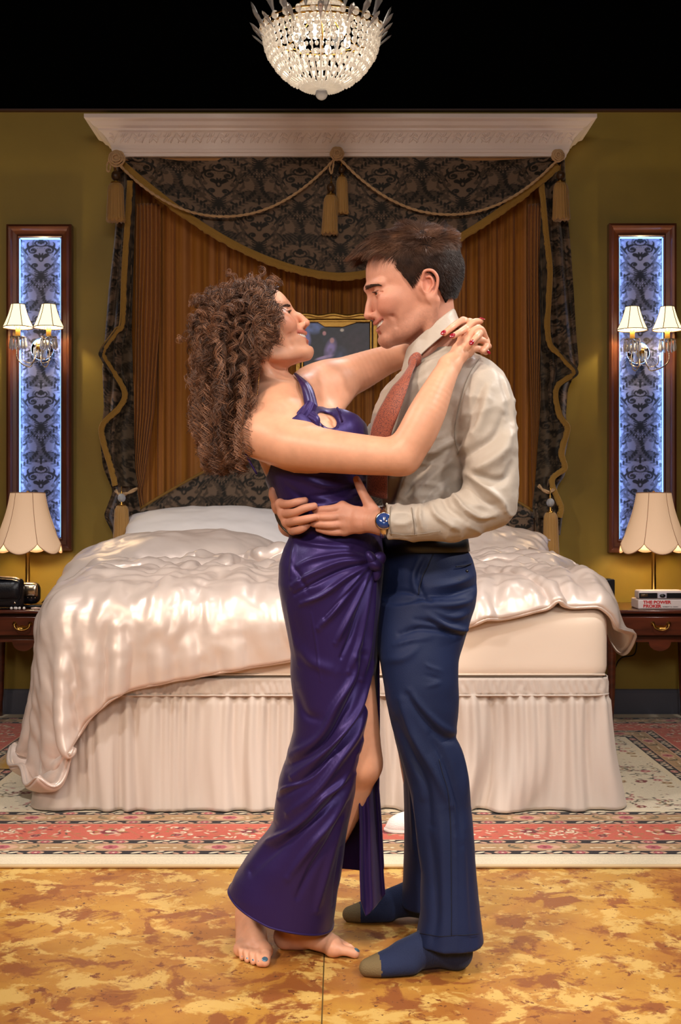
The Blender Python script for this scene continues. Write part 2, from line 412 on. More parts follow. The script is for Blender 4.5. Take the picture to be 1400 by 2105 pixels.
def tile_field():
    T = Tile(.70, .60, 450, srgb((224, 208, 180))); R = np.random.default_rng(9)
    for k in range(16):
        x, y = R.uniform(0, .7), R.uniform(0, .6); a = R.uniform(0, 6); r = R.uniform(.05, .10); s_ = 1 if R.random() > .5 else -1
        T.spiral(x, y, r, .8, a, GN, .0022, s_)
        for q in range(7):
            b_ = a + s_ * q * .7; T.disc(x + r * cos(b_) * (1 - q*.06), y + r * sin(b_) * (1 - q*.06), .012, [GN, PK, GD, WN, BK][R.integers(5)], .005, b_ + 1)
    for k in range(26):
        x, y = R.uniform(0, .7), R.uniform(0, .6); T.flower(x, y, R.uniform(.012, .026), [PK, WN, GD, PK, LP][R.integers(5)], CR, None, 6, R.uniform(0, 1))
    for k in range(120):
        T.disc(R.uniform(0, .7), R.uniform(0, .6), R.uniform(.004, .011), [GN, PK, WN, GD, BK][R.integers(5)], .003, R.uniform(0, 3))
    return T
TD, TT, TC_, TF = tile_dark(), tile_tan(), tile_coral(), tile_field()
RX, RY0, RY1 = 1.985, 3.725, 6.50
def rug_col(X, Y):
    dx = RX - np.abs(X); d0 = np.minimum(Y - RY0, RY1 - Y); horiz = d0 < dx
    d = np.minimum(dx, d0); t = np.where(horiz, X, Y); C = TF.get(X, Y)
    edges = [(0, .115, 'c'), (.115, .157, 'd'), (.157, .162, 'l'), (.162, .235, 't'), (.235, .240, 'l'), (.240, .282, 'd'), (.282, .288, 'l'), (.288, .485, 'o'), (.485, .491, 'l'), (.491, .533, 'd'), (.533, .538, 'l'), (.538, .610, 't'), (.610, .615, 'l'), (.615, .657, 'd'), (.657, .685, 'c')]
    for a, b_, k in edges:
        mk = (d >= a) & (d < b_)
        if k == 'c': q = np.broadcast_to(np.array(CR), C.shape) * np.where(np.abs(d - .097) < .003, .6, 1.0)[..., None]
        elif k == 'l': q = np.broadcast_to(np.array(LP), C.shape)
        elif k == 'd': q = TD.get(t, d - a)
        elif k == 't': q = TT.get(t + .1, (d - a) * .08 / .073)
        else: q = TC_.get(t, (d - a) * .205 / .197)
        C = np.where(mk[..., None], q, C)
    return C
M_rug = mat('wool_rug', rough=0.95, spec=0.1, vcol=True, sheen=.25, noise=(240, (.78, .78, .78), 2, (1, 1, 1), .3, .8), bump=(300, .3))
def rug_patch(x0, x1, y0, y1, sx, sy):
    xs = np.linspace(x0, x1, int((x1-x0)/sx) + 2); ys = np.linspace(y0, y1, int((y1-y0)/sy) + 2); X, Y = np.meshgrid(xs, ys, indexing='ij')
    Z = .011 + .0012 * vnoise(np.stack([X*3, Y*3, X*0], -1), 3)
    return np.stack([X, Y, Z], -1).reshape(-1, 3), gridq(len(xs), len(ys)), rug_col(X, Y).reshape(-1, 3)
V, Q, C, n = [], [], [], 0
for a in ((-RX, RX, RY0, 4.46, .0024, .0019), (-RX, -.95, 4.46, RY1, .0034, .0034), (.85, RX, 4.46, RY1, .0034, .0034), (-.95, .85, 4.46, RY1, .04, .04)):
    v, q, c_ = rug_patch(*a); V.append(v); Q.append(q + n); C.append(c_); n += len(v)
rug = empty('rug', (0, 5.1, 0), 'large coral, cream and black floral rug under the bed', 'rug')
bigmesh('pile', np.concatenate(V), np.concatenate(Q), M_rug, rug, np.concatenate(C))
m = MB().tube([(-RX, RY0, .007), (RX, RY0, .007), ], .0065, 6); m.box((0, 5.11, .004), (2*RX, 2.76, .007)); m.build('binding', mat('rug_binding', srgb((206, 180, 140)), .9), rug)
# ================================================================== bed
BX0, BX1, BY0, BY1, BZ0, BZ1 = -1.03, 0.955, 4.425, 6.385, 0.440, 0.735
SATIN = mat('champagne_satin', srgb((226, 206, 194)), 0.36, metal=.25, spec=0.8, bump=(7, .5, (1, 1, 1), .012), spectint=srgb((255, 236, 220)))
SHEET = mat('cream_sheet', srgb((236, 214, 194)), 0.5, spec=0.35, bump=(5, .35, (1, 3, 2)))
SKIRT = mat('bed_skirt_cotton', srgb((206, 190, 178)), 0.75, spec=0.2, sheen=.2)
WHITE = mat('white_cotton', srgb((236, 226, 222)), 0.6, spec=0.3, bump=(8, .3))
bed = empty('bed', (-.04, 5.4, 0), 'wide bed with cream fitted mattress, gathered pale skirt and arched damask headboard', 'bed')
def rbox(x0, x1, y0, y1, z0, z1, r, n=10, bulge=0.0):
    """rounded box as a cube-sphere pushed onto it"""
    t = np.linspace(-1, 1, n); V, Q, k = [], [], 0
    h = np.array([(x1-x0)/2, (y1-y0)/2, (z1-z0)/2]); c = np.array([(x0+x1)/2, (y0+y1)/2, (z0+z1)/2])
    for ax in range(3):
        for s_ in (-1, 1):
            a, b_ = np.meshgrid(t, t, indexing='ij'); a = np.sign(a) * (1 - (1-abs(a))**1.6); b_ = np.sign(b_) * (1 - (1-abs(b_))**1.6)
            P = np.zeros(a.shape + (3,)); P[..., ax] = s_; P[..., (ax+1) % 3] = a * s_; P[..., (ax+2) % 3] = b_
            P = P * h; I = np.clip(P, -(h - r), h - r); D = P - I; D /= np.linalg.norm(D, axis=-1, keepdims=True) + 1e-9
            P = I + D * r
            P += bulge * D * (1 - (np.abs(P[..., [(ax+1) % 3]]) / h[(ax+1) % 3]) ** 2)
            V.append((P + c).reshape(-1, 3)); Q.append(gridq(n, n) + k); k += n * n
    return np.concatenate(V), np.concatenate(Q)
v, q = rbox(BX0, BX1, BY0, BY1, BZ0, BZ1, .075, 26)
o = bigmesh('mattress', v, q, SHEET, bed); o.modifiers.new('weld', 'WELD').merge_threshold = .0008
m = MB().tube([(BX0+.02, BY0+.005, BZ0+.045), (BX1-.02, BY0+.005, BZ0+.045)], .004, 6); m.build('piping', SHEET, o)
v, q = rbox(BX0+.02, BX1-.02, BY0+.025, BY1, .05, .45, .03, 8); bigmesh('box_spring', v, q, SKIRT, bed)
# gathered skirt running down both sides and across the foot
path = [(BX0 + .0, BY1 - .1), (BX0, BY0 + .12), (BX0 + .004, BY0 + .03), (BX0 + .05, BY0 + .006), (-.3, BY0 + .004), (BX1 - .06, BY0 + .006), (BX1 - .012, BY0 + .03), (BX1 - .006, BY0 + .12), (BX1 - .006, BY1 - .1)]
pp = []
for (a, b_) in zip(path[:-1], path[1:]):
    L_ = math.dist(a, b_); k = max(2, int(L_ / .006)); pp += [(a[0] + (b_[0]-a[0])*i/k, a[1] + (b_[1]-a[1])*i/k) for i in range(k)]
pp = np.array(pp + [path[-1]]); 
for _ in range(12): pp[1:-1] = (pp[:-2] + pp[2:] + 2*pp[1:-1]) / 4
s_ = np.concatenate([[0], np.cumsum(np.linalg.norm(np.diff(pp, axis=0), axis=1))]); tn = np.gradient(pp, axis=0); tn /= np.linalg.norm(tn, axis=1)[:, None]; nr = np.stack([tn[:, 1], -tn[:, 0]], 1)
if nr[len(nr)//2][1] > 0: nr = -nr
zs = np.concatenate([np.linspace(.474, .415, 7), np.linspace(.411, .016, 34)])
P = np.zeros((len(pp), len(zs), 3)); 
ph = s_ * 38 + 3.2 * vnoise(np.stack([s_*5, s_*0, s_*0], 1), 4) * 2
ph2 = s_ * 150 + 3 * vnoise(np.stack([s_*9, s_*0, s_*0+3], 1), 6)
for j, z in enumerate(zs):
    t = np.clip((.411 - z) / .40, 0, 1)
    wob = 2.2 * vnoise(np.stack([s_*4, np.full_like(s_, z*3), s_*0], 1), 9)
    if z > .412: off = .010 + .0035*np.sin(ph2*1.5 + 3*vnoise(np.stack([s_*30, np.full_like(s_, z*40), s_*0], 1), 8)) * (1 if z < .458 else .3)
    else:
        big = np.sin(ph + wob*t); big = np.sign(big)*np.abs(big)**.8
        off = .008 + .045*t**1.2 + (.010 + .036*t**.7)*big*(.65+.5*vnoise(np.stack([s_*3, s_*0, s_*0+7], 1), 2)) + (.006*(1-t)**1.2 + .002)*np.sin(ph2 + wob*t) - (.006 if t < .03 else 0)
    P[:, j, :2] = pp + nr * off[:, None]; P[:, j, 2] = z + (0 if t < .99 else .012 * vnoise(np.stack([s_*3, s_*0, s_*0+2], 1), 5))
P[:, :, 2] -= 0
m = MB().grid(P); m.build('bed_skirt', SKIRT, bed, solid=.003)
# skirt seam line below the gathered band
m = MB().tube(np.concatenate([pp + nr*.0125, np.full((len(pp), 1), .413)], 1)[::3], .0035, 6); m.build('skirt_seam', SKIRT, bed)
for fx in (BX0 + .2, BX1 - .22):
    m = MB().box((fx, BY0 + .09, .032), (.10, .10, .038)); m.build('foot', mat('dark_foot', srgb((60, 30, 20)), .5), bed, bevel=.004)

# headboard: arched, damask covered, with buttoned-edge welt
G_DR, I_DR = srgb((118, 94, 74)), srgb((32, 25, 16))
M_dam = mat('damask_cloth', rough=0.6, spec=0.35, vcol=True, sheen=.3)
def head_top(x):
    a = np.abs(x + .03) / 1.03; return 1.06 + .40 * np.cos(np.clip(a, 0, 1) * pi / 2) ** 1.0 - .03 * np.cos(a*pi*1.5)*0
xs = np.linspace(-1.06, 1.0, 560); ts = np.linspace(0, 1, 220); X, T_ = np.meshgrid(xs, ts, indexing='ij')
Z = .35 + (head_top(X) - .35) * T_; ed = np.minimum(np.minimum(X + 1.06, 1.0 - X), head_top(X) - Z); Y = 6.445 - .05 * np.sqrt(np.clip(1 - (1 - np.clip(ed / .06, 0, 1))**2, 0, 1))
hb = bigmesh('headboard', np.stack([X, Y, Z], -1).reshape(-1, 3), gridq(560, 220), M_dam, bed, damask_col((X + .03)*.7, Z, G_DR, I_DR).reshape(-1, 3))
hx = np.linspace(-1.06, 1.0, 60); m = MB().tube(np.stack([hx, hx*0+6.425, head_top(hx)-.004], 1), .009, 8); m.build('welt', mat('gold_braid', srgb((142, 102, 40)), .7, bump=(400, .5)), hb)
m = MB().prism([(-1.06, .3)] + [(x, head_top(x)-.005) for x in np.linspace(-1.06, 1.0, 40)] + [(1.0, .3)], 6.445, 6.462); m.build('back_panel', mat('dark_back', srgb((50, 36, 24)), .8), hb)

# ------------------------------------------------------------------ duvet: position based cloth settling over the bed
def sd_bed(P):
    c = np.array([(BX0+BX1)/2, (BY0+BY1)/2+.3, (BZ1-.2)/2]); h = np.array([(BX1-BX0)/2, (BY1-BY0)/2+.3, (BZ1+.2)/2]); r = .08
    q = np.abs(P - c) - (h - r); o_ = np.maximum(q, 0); lo = np.linalg.norm(o_, axis=-1); ins = np.minimum(q.max(-1), 0)
    d = lo + ins - r
    n = np.where(lo[..., None] > 1e-6, o_ / (lo[..., None] + 1e-9), (q == q.max(-1, keepdims=True)) * 1.0) * np.sign(P - c)
    return d, n
def drape(nu, nv, init, ru, rv, steps, iters, thick, seed, extra=None, stiff=.25, grav=9.0):
    """init (nu,nv,3) start shape; ru, rv rest lengths (nu-1,nv),(nu,nv-1)"""
    P = init.astype(np.float32).copy(); V_ = np.zeros_like(P); dt = 1/60.
    su = (ru[:, :-1] + ru[:, 1:]) / 2; sv = (rv[:-1] + rv[1:]) / 2; dg = np.sqrt(su**2 + sv**2)
    def con(A, B, rest, k):
        d = B - A; l = np.sqrt((d*d).sum(-1)) + 1e-9; c = (d * ((l - rest) / l * .5 * k)[..., None]); A += c; B -= c
    def conb(A, B, rest, k):
        d = B - A; l = np.sqrt((d*d).sum(-1)) + 1e-9; c = (d * (np.minimum(l - rest, 0) / l * .5 * k)[..., None]); A += c; B -= c
    for s in range(steps):
        V_[..., 2] -= grav * dt; V_ *= .965; old = P.copy(); P += V_ * dt
        for it in range(iters):
            for k in (0, 1):
                n_ = (nu - 1 - k) // 2; con(P[k:k+2*n_:2], P[k+1:k+1+2*n_:2], ru[k:k+2*n_:2], 1)
                n_ = (nv - 1 - k) // 2; con(P[:, k:k+2*n_:2], P[:, k+1:k+1+2*n_:2], rv[:, k:k+2*n_:2], 1)
                n_ = (nu - 1 - k) // 2
                con(P[k:k+2*n_:2, :-1], P[k+1:k+1+2*n_:2, 1:], dg[k:k+2*n_:2], .5); con(P[k:k+2*n_:2, 1:], P[k+1:k+1+2*n_:2, :-1], dg[k:k+2*n_:2], .5)
            for k in range(4):
                A = P[k:nu-2:4]; B = P[k+2:nu:4]; n_ = min(len(A), len(B)); conb(A[:n_], B[:n_], (ru[k:nu-2:4] + ru[k+1:nu-1:4])[:n_]*.98, stiff)
                A = P[:, k:nv-2:4]; B = P[:, k+2:nv:4]; n_ = min(A.shape[1], B.shape[1]); conb(A[:, :n_], B[:, :n_], (rv[:, k:nv-2:4] + rv[:, k+1:nv-1:4])[:, :n_]*.98, stiff)
            if it % 2 == 1 or it == iters - 1:
                d, n_ = sd_bed(P); pen = np.maximum((thick if not callable(thick) else thick(P)) - d, 0)[..., None]; P += n_ * pen
                fr = (pen > 0) * np.where(n_[..., 2:] > .7, .85, .25); P -= (P - old - ((P - old) * n_).sum(-1, keepdims=True) * n_) * fr
                P[..., 2] = np.maximum(P[..., 2], .03)
                if extra is not None: extra(P)
        V_ = (P - old) / dt
    return P
nu, nv = 176, 92
c0 = np.array([-1.53, 4.03]); c1 = np.array([1.07, 4.45]); ex = (c1 - c0); Lx = np.linalg.norm(ex); ex /= Lx; ey = np.array([-ex[1], ex[0]])
U, V2 = np.meshgrid(np.linspace(0, Lx, nu), np.linspace(0, 1.26, nv), indexing='ij')
back = np.clip((V2 - .75) / .7, 0, 1)
sq = 1 - .10 * 1
XY = c0 + U[..., None] * ex + V2[..., None] * ey
fr_ = 1 - np.clip((V2 - .25) / .5, 0, 1)
Z = .79 + .045 * (1 + fbm(np.stack([U*2.6, V2*3.5, U*0], -1), 21, 3)) + .05*fr_*(1 + np.sin(U*24 + 3*vnoise(np.stack([U*2, V2*2, U*0], -1), 2))) + .075*back*(1 + np.sin(V2*34 + 3.0*vnoise(np.stack([U*2.2, V2*2, U*0], -1), 5)))
init = np.concatenate([XY, Z[..., None]], -1)
ru = np.full((nu-1, nv), Lx/(nu-1)) * (1.07 + .05*back[:-1]) ; rv = np.full((nu, nv-1), 1.26/(nv-1)) * (1.05 + .24*back[:, :-1])
def loft(P):
    x, y = P[..., 0].astype(float), P[..., 1].astype(float); q = np.clip((y - 4.45) / .25, 0, 1); bk = np.clip((y - 4.95) / .5, 0, 1)
    r1 = 1 - np.abs(vnoise(np.stack([x*2.6 + 1.1*y, y*7.5 + .8*x, x*0], -1), 33)); r2 = 1 - np.abs(vnoise(np.stack([x*6, y*11, x*0], -1), 35))
    r3 = 1 - np.abs(vnoise(np.stack([x*7.0, y*2.5, x*0], -1), 37))
    return (.028 + .035*q + bk*(.075*r1**2.5 + .03*r2**2) + .03*r3**2*(1 - bk)*(.3+.7*q)).astype(np.float32)
pc = {(0, 0): (-1.04, 4.30, .18), (17, 0): (-.874, 4.335, .41), (0, 16): (-1.16, 4.50, .25), (0, 32): (-1.265, 4.72, .32), (nu-1, 0): (1.095, 4.62, .635), (nu-1, 30): (1.06, 5.05, .66), (nu-1, 60): (1.03, 5.4, .70)}
def pins(P):
    for k, q in pc.items(): P[k] += (np.array(q, np.float32) - P[k]) * .25
D = drape(nu, nv, init, ru, rv, 120, 14, loft, 3, pins, grav=6.0)
for _ in range(1): D[1:-1, 1:-1] = .6*D[1:-1, 1:-1] + .1*(D[:-2, 1:-1] + D[2:, 1:-1] + D[1:-1, :-2] + D[1:-1, 2:])
for _ in range(14):
    K = D.copy(); kx, kv = 48, 44
    K[1:kx, 0] = (D[:kx-1, 0] + 2*D[1:kx, 0] + D[2:kx+1, 0])/4; K[0, 1:kv] = (D[0, :kv-1] + 2*D[0, 1:kv] + D[0, 2:kv+1])/4
    K[1:kx, 1:kv] = .6*D[1:kx, 1:kv] + .1*(D[:kx-1, 1:kv] + D[2:kx+1, 1:kv] + D[1:kx, :kv-1] + D[1:kx, 2:kv+1]); D = K
nD = np.cross(np.gradient(D, axis=0), np.gradient(D, axis=1)); nD /= np.linalg.norm(nD, axis=-1, keepdims=True)
from_u = np.linspace(0, 1, nu)[:, None] * np.ones((1, nv)); from_v = np.linspace(0, 1.26, nv)[None] * np.ones((nu, 1)); Ul = from_u * Lx
wa = 2.4 * vnoise(np.stack([Ul*1.6, from_v*1.6, Ul*0], -1), 51)
rg = lambda a, b_, sd: (1 - np.abs(vnoise(np.stack([Ul*a + wa*.7, from_v*b_ + wa*.5, Ul*0], -1), sd)))**3
fz = np.clip(1 - from_v / .62, 0, 1)**.7
wr = .026*fz*rg(9, 2.6, 52) + .024*(1-fz)*rg(4.5, 13, 53) + .013*rg(15, 9, 54) + .009*rg(24, 20, 55) + .010*rg(11, 5, 56) - .012
edge = np.clip(np.minimum(np.minimum(Ul, Lx - Ul), from_v) / .05, 0, 1)
wr *= .50 + .50*np.clip((D[..., 2] - .55)/.18, 0, 1); D = D + nD * (wr*edge)[..., None]
dv = bigmesh('duvet', D.reshape(-1, 3), gridq(nu, nv), SATIN); tag(dv, 'champagne satin duvet crumpled across the bed, one corner hanging at the left foot', 'duvet')
sm = dv.modifiers.new('solid', 'SOLIDIFY'); sm.thickness = .028; sm.offset = 0
sb = dv.modifiers.new('sub', 'SUBSURF'); sb.levels = 1; sb.render_levels = 1
# stitched hem: a flat piped edge along the outer border
def nrm(Dm):
    a = np.gradient(Dm, axis=0); b_ = np.gradient(Dm, axis=1); n_ = np.cross(a, b_); return n_ / (np.linalg.norm(n_, axis=-1, keepdims=True) + 1e-9)
bd = np.concatenate([D[0, ::-1], D[1:, 0], D[-1, 1:]])
for _ in range(2): bd[1:-1] = (bd[:-2] + bd[2:] + 2*bd[1:-1]) / 4
m = MB().tube(bd, .0085, 6, flat=.6); h_ = m.build('hem', SATIN, dv)

# ------------------------------------------------------------------ pillows
def pillow(name, c, size, rot, label, material, seed=1, wr=.008, group='pillows on the bed', flange=0.0, sag=0.0):
    n = 56; t = np.linspace(-1, 1, n); A, B = np.meshgrid(t, t, indexing='ij'); hx, hy, hz = [k/2 for k in size]
    pinch = 1 - .07 * (1 - np.abs(B)**2) * np.abs(A)**4; pin2 = 1 - .09 * (1 - np.abs(A)**2) * np.abs(B)**4
    prof = np.clip((1 - np.abs(A)**2.6), 0, 1)**.55 * np.clip((1 - np.abs(B)**2.6), 0, 1)**.55
    V, Q = [], []
    Mx = np.array(Matrix.Rotation(rot[2], 3, 'Z') @ Matrix.Rotation(rot[0], 3, 'X') @ Matrix.Rotation(rot[1], 3, 'Y'))
    for k, sg in enumerate((1, -1)):
        X = A * hx * pinch; Y = B * hy * pin2
        wv = wr * fbm(np.stack([X*9 + seed, Y*9, A*0 + sg], -1), seed, 3) * (0.3 + prof)
        edge = (1 - prof) * np.clip(1 - np.minimum(1 - np.abs(A), 1 - np.abs(B)) * 3, 0, 1)
        wv = wv + wr * .9 * edge * np.sin(50 * (X + Y) + 4 * vnoise(np.stack([X*5, Y*5, A*0], -1), seed))
        Z = sg * hz * prof + wv
        Pp = np.stack([X, Y, Z - sag * (X/hx)**2 - sag * (Y/hy)**2], -1).reshape(-1, 3) @ Mx.T + np.array(c)
        q = gridq(n, n) + k * n * n; V.append(Pp); Q.append(q if sg > 0 else q[:, ::-1])
    V = np.concatenate(V); Q = np.concatenate(Q)
    # keep it from sinking into the mattress
    on = (V[:, 1] < BY1 - .02) & (V[:, 0] > BX0 - .02) & (V[:, 0] < BX1 + .02); V[on, 2] = np.maximum(V[on, 2], BZ1 + .002)
    o = bigmesh(name, V, Q, material); tag(o, label, 'pillow', group)
    o.modifiers.new('weld', 'WELD').merge_threshold = .002; s = o.modifiers.new('s', 'SUBSURF'); s.levels = 1; s.render_levels = 1
    return o
R_ = radians
pillow('pillow', (-.63, 6.17, .93), (.95, .52, .24), (R_(28), R_(0), R_(0)), 'white cotton pillow leaning on the headboard, left half of the bed', WHITE, 3, .006, sag=.01)
pillow('pillow', (.26, 6.17, .93), (.88, .52, .24), (R_(28), 0, 0), 'white cotton pillow behind the couple, hidden mostly by the man', WHITE, 5, .006)
pillow('pillow', (-.76, 5.72, .865), (1.06, .52, .22), (R_(8), R_(-4), R_(4)), 'satin pillow lying at the left, overhanging the bed edge beside the lamp', SATIN, 7, .011, sag=.045)
pillow('pillow', (.55, 5.86, .865), (.92, .50, .24), (R_(24), R_(4), R_(-3)), 'satin pillow at the right, propped behind the man toward the book', SATIN, 11, .012)
pillow('pillow', (.64, 5.52, .80), (.86, .44, .12), (R_(4), R_(3), R_(-6)), 'flat satin pillow lying in front of the propped right pillow', SATIN, 13, .011, sag=.02)
# ================================================================== bed crown, swag, curtains, ropes, tassels
PLAST = mat('crown_plaster', srgb((244, 226, 218)), 0.6, spec=.3)
BRAID = mat('gold_fringe', srgb((166, 124, 52)), 0.8, sheen=.3, bump=(220, .8))
ROPE = mat('pale_cord', srgb((206, 166, 122)), 0.7, bump=(300, .6))
BRASS = mat('brass', srgb((196, 150, 74)), 0.28, metal=1.0)
CRYST = mat('crystal', (0.96, 0.97, 1.0), 0.06, trans=0.6, ior=1.55, spec=1.0)
CX = 0.0
def sweep_u(prof, hw, ywall):
    """moulding profile (out, z) swept along left side, front, right side with mitred corners"""
    V = []; 
    for out, z in prof:
        V.append([[-hw - out, ywall, z], [-hw - out, ywall - .22 - out, z], [hw + out, ywall - .22 - out, z], [hw + out, ywall, z]])
    return np.array(V)
cz = 2.862
prof = [(.0, cz - .012), (.022, cz - .012), (.022, cz + .004), (.030, cz + .006), (.036, cz + .018), (.034, cz + .022), (.040, cz + .040), (.056, cz + .070), (.078, cz + .092), (.090, cz + .098), (.092, cz + .108), (.112, cz + .116), (.126, cz + .132), (.146, cz + .139), (.150, cz + .143), (.150, cz + .162), (.0, cz + .162)]
crown = empty('cornice_canopy', (0, WY - .1, cz), 'white plaster cornice crown mounted on the wall above the bed', 'cornice')
V = sweep_u(prof, 1.115, WY - .005); m = MB()
for k in range(3):
    for i in range(len(prof)):
        a, b_ = V[i], V[(i+1) % len(prof)]; m.add([a[k], a[k+1], b_[k+1], b_[k]], [(0, 1, 2, 3)])
m.build('moulding', PLAST, crown, smooth=False)
# carved egg-and-leaf band on the cove
m = MB(); yf = WY - .005 - .22
for i in range(64):
    x = -1.14 + i * 2.28 / 63
    for (ou, zz, r, rr) in ((.052, cz+.062, .0135, .012), (.070, cz+.083, .010, .009)):
        m.ball((x + (.010 if i % 2 else -.004), yf - ou, zz), (r*1.35, .006, rr*.6), 8, 5, Matrix.Rotation(.6, 3, 'X') @ Matrix.Rotation(-.9 if i % 3 else .7, 3, 'Y'))
    m.tube([(x, yf - .044, cz+.048), (x+.012, yf - .060, cz+.071), (x+.030, yf - .080, cz+.088)], [.0022, .0035, .001], 5)
m.build('carved_band', PLAST, crown)
m = MB().box((0, WY - .12, cz - .02), (2.2, .012, .016)); m.box((0, yf + .012, cz - .019), (2.23, .012, .014)); m.build('lining_strip', mat('tan_lining', srgb((170, 120, 70)), .7), crown, smooth=False)

YS = WY - .20    # front face plane of the swag
# gold sheer curtain, pleated
CURT = mat('gold_sheer', srgb((168, 108, 42)), 0.75, spec=.15, sheen=.15, noise=(5, srgb((184, 124, 74)), 2, (6, 1, .12), .4, .75))
xs = np.linspace(-1.10, 1.10, 900); zs = np.linspace(.8, 2.85, 16); X, Z = np.meshgrid(xs, zs, indexing='ij')
s2 = X * 78 + 5 * vnoise(np.stack([X*3.3, X*0, X*0], -1), 61)
tie = np.clip((1.7 - Z) / .6, 0, 1)
Y = WY - .045 - .014*np.sin(s2 + .5*vnoise(np.stack([X*8, Z*1.5, X*0], -1), 62)) - .007*np.sin(s2*2.7 + 2*vnoise(np.stack([X*9, X*0, X*0], -1), 3)) - .012*vnoise(np.stack([X*7, Z*.4, X*0], -1), 63)
m = MB().grid(np.stack([X, Y, Z], -1)); o = m.build('backdrop_curtain', CURT, solid=.002)
tag(o, 'pleated golden sheer curtain hanging on the wall behind the headboard', 'curtain')

def damask_surface(name, P, UV, material, parent, ground=G_DR, ink=I_DR):
    nu, nv = P.shape[:2]; return bigmesh(name, P.reshape(-1, 3), gridq(nu, nv), material, parent, damask_col(UV[..., 0]*.7, UV[..., 1], ground, ink).reshape(-1, 3))
# front swag
swag = empty('swag', (0, YS, 2.5), 'dark damask swag with gold fringe, dipping in a curve below the crown', 'swag')
zt = cz - .006
def sw_bot(x):
    a = np.abs(x) / 1.085; return 2.26 + .56 * a**1.75 
xs = np.linspace(-1.085, 1.085, 860); ts = np.linspace(0, 1, 240); X, T_ = np.meshgrid(xs, ts, indexing='ij'); Z = zt + (sw_bot(X) - zt) * T_
Y = YS - .02 - .035*np.sin(T_*pi*.85)*(1 - (X/1.085)**2) - .010*np.sin(T_*9 + 2*np.abs(X)*3)*(1 - T_*.3)*(np.abs(X)/1.1)**.8 - .004*vnoise(np.stack([X*4, Z*5, X*0], -1), 2)
damask_surface('drape', np.stack([X, Y, Z], -1), np.stack([X*.94, (Z - .07*X*X)*.94], -1), M_dam, swag)
bx = np.linspace(-1.085, 1.085, 260); bz = sw_bot(bx); by = np.interp(bx, xs, Y[:, -1])
def ribbon(P, w, th, name, material, parent, updir=(0, 0, -1), fringe=0.0, seed=0):
    """flat braid hanging from a line, with a tufted lower edge"""
    P = np.asarray(P, float); t = np.gradient(P, axis=0); t /= np.linalg.norm(t, axis=1)[:, None]
    d = np.cross(t, [0, 1, 0]); d /= np.linalg.norm(d, axis=1)[:, None] + 1e-9
    if np.dot(d[len(d)//2], updir) < 0: d = -d
    n = np.cross(t, d); n *= np.sign((n @ np.array([0, -1, 0])))[:, None]
    rows = []
    for a, b_ in ((0, 0), (0, th), (.15, th*1.6), (.33, th), (.42, th*1.5), (.6, th*1.3), (.8, th*1.3), (1, th*.8), (1, 0), (0, 0)):
        jit = fringe * np.array([vnoise(np.array([i*.9, a*5, seed]), 3) for i in range(len(P))]) if (a >= .8 and fringe) else np.zeros(len(P))
        rows.append(P + d * (a*w + jit)[:, None] + n * (b_ + jit*.5)[:, None])
    m = MB().grid(np.stack(rows, 1)); return m.build(name, material, parent)
ribbon(np.stack([bx, by - .004, bz + .006], 1), .040, .006, 'fringe', BRAID, swag, fringe=.004)

# side jabots: damask tails with zigzag gold braid
def jabot(sx, edge, outer, inner, label, seed):
    """edge: leading braided edge; outer/inner: px outlines by height"""
    r = empty('side_drape', (sx * .98, WY - .12, 1.2), label, 'drape', None)
    zz = np.linspace(0, 1, 420); py = 330 + zz * (1100 - 330); d = WY - .16
    xo = np.interp(py, [q[1] for q in outer], [q[0] for q in outer]); xi = np.interp(py, [q[1] for q in inner], [q[0] for q in inner])
    ker = np.ones(9)/9; xo = np.convolve(np.pad(xo, 4, 'edge'), ker, 'valid'); xi = np.convolve(np.pad(xi, 4, 'edge'), ker, 'valid')
    ts = np.linspace(0, 1, 46); T_, PY = np.meshgrid(ts, py, indexing='ij'); PX = xo + (xi - xo) * T_
    Yd = d - .03*np.sin(T_*pi) - .016*np.sin(T_*15 + PY*.008 + seed) - .012*vnoise(np.stack([T_*4, PY*.012, T_*0], -1), seed)
    P = np.stack([(PX - 700) * d / F_PX, Yd, CAM_Z - (PY - HOR) * d / F_PX], -1)
    damask_surface('drape', P, np.stack([P[..., 0]*1.0 + .1*np.sin(PY*.02), P[..., 2]], -1), M_dam, r)
    # folded-back upper layer bounded by the braid
    ex = np.array([q[0] for q in edge], float); ey = np.array([q[1] for q in edge], float); E = cr(np.stack([ex, ey], 1), 220)
    xin = np.interp(E[:, 1], [q[1] for q in inner], [q[0] for q in inner])
    ts = np.linspace(0, 1, 26); G = np.zeros((220, 26, 3)); d2 = d - .055
    for j, t in enumerate(ts):
        px_ = E[:, 0] + (xin - E[:, 0]) * t if True else 0
        y_ = d2 - .018*np.sin(t*7 + E[:, 1]*.01) + .03*t; G[:, j] = np.stack([(px_ - 700) * d2 / F_PX, y_, CAM_Z - (E[:, 1] - HOR) * d2 / F_PX], 1)
    damask_surface('fold', G, np.stack([G[..., 0]*1.0 + .07, G[..., 2] + .1], -1), M_dam, r, srgb((92, 76, 58)), I_DR)
    m = MB(); t_ = np.gradient(E, axis=0); Eb = np.stack([(E[:, 0] - 700) * d2 / F_PX, np.full(220, d2 - .006), CAM_Z - (E[:, 1] - HOR) * d2 / F_PX], 1)
    ribbon(Eb, .030, .006, 'braid', BRAID, r, updir=(-sx, 0, 0), fringe=.003, seed=seed)
    return r
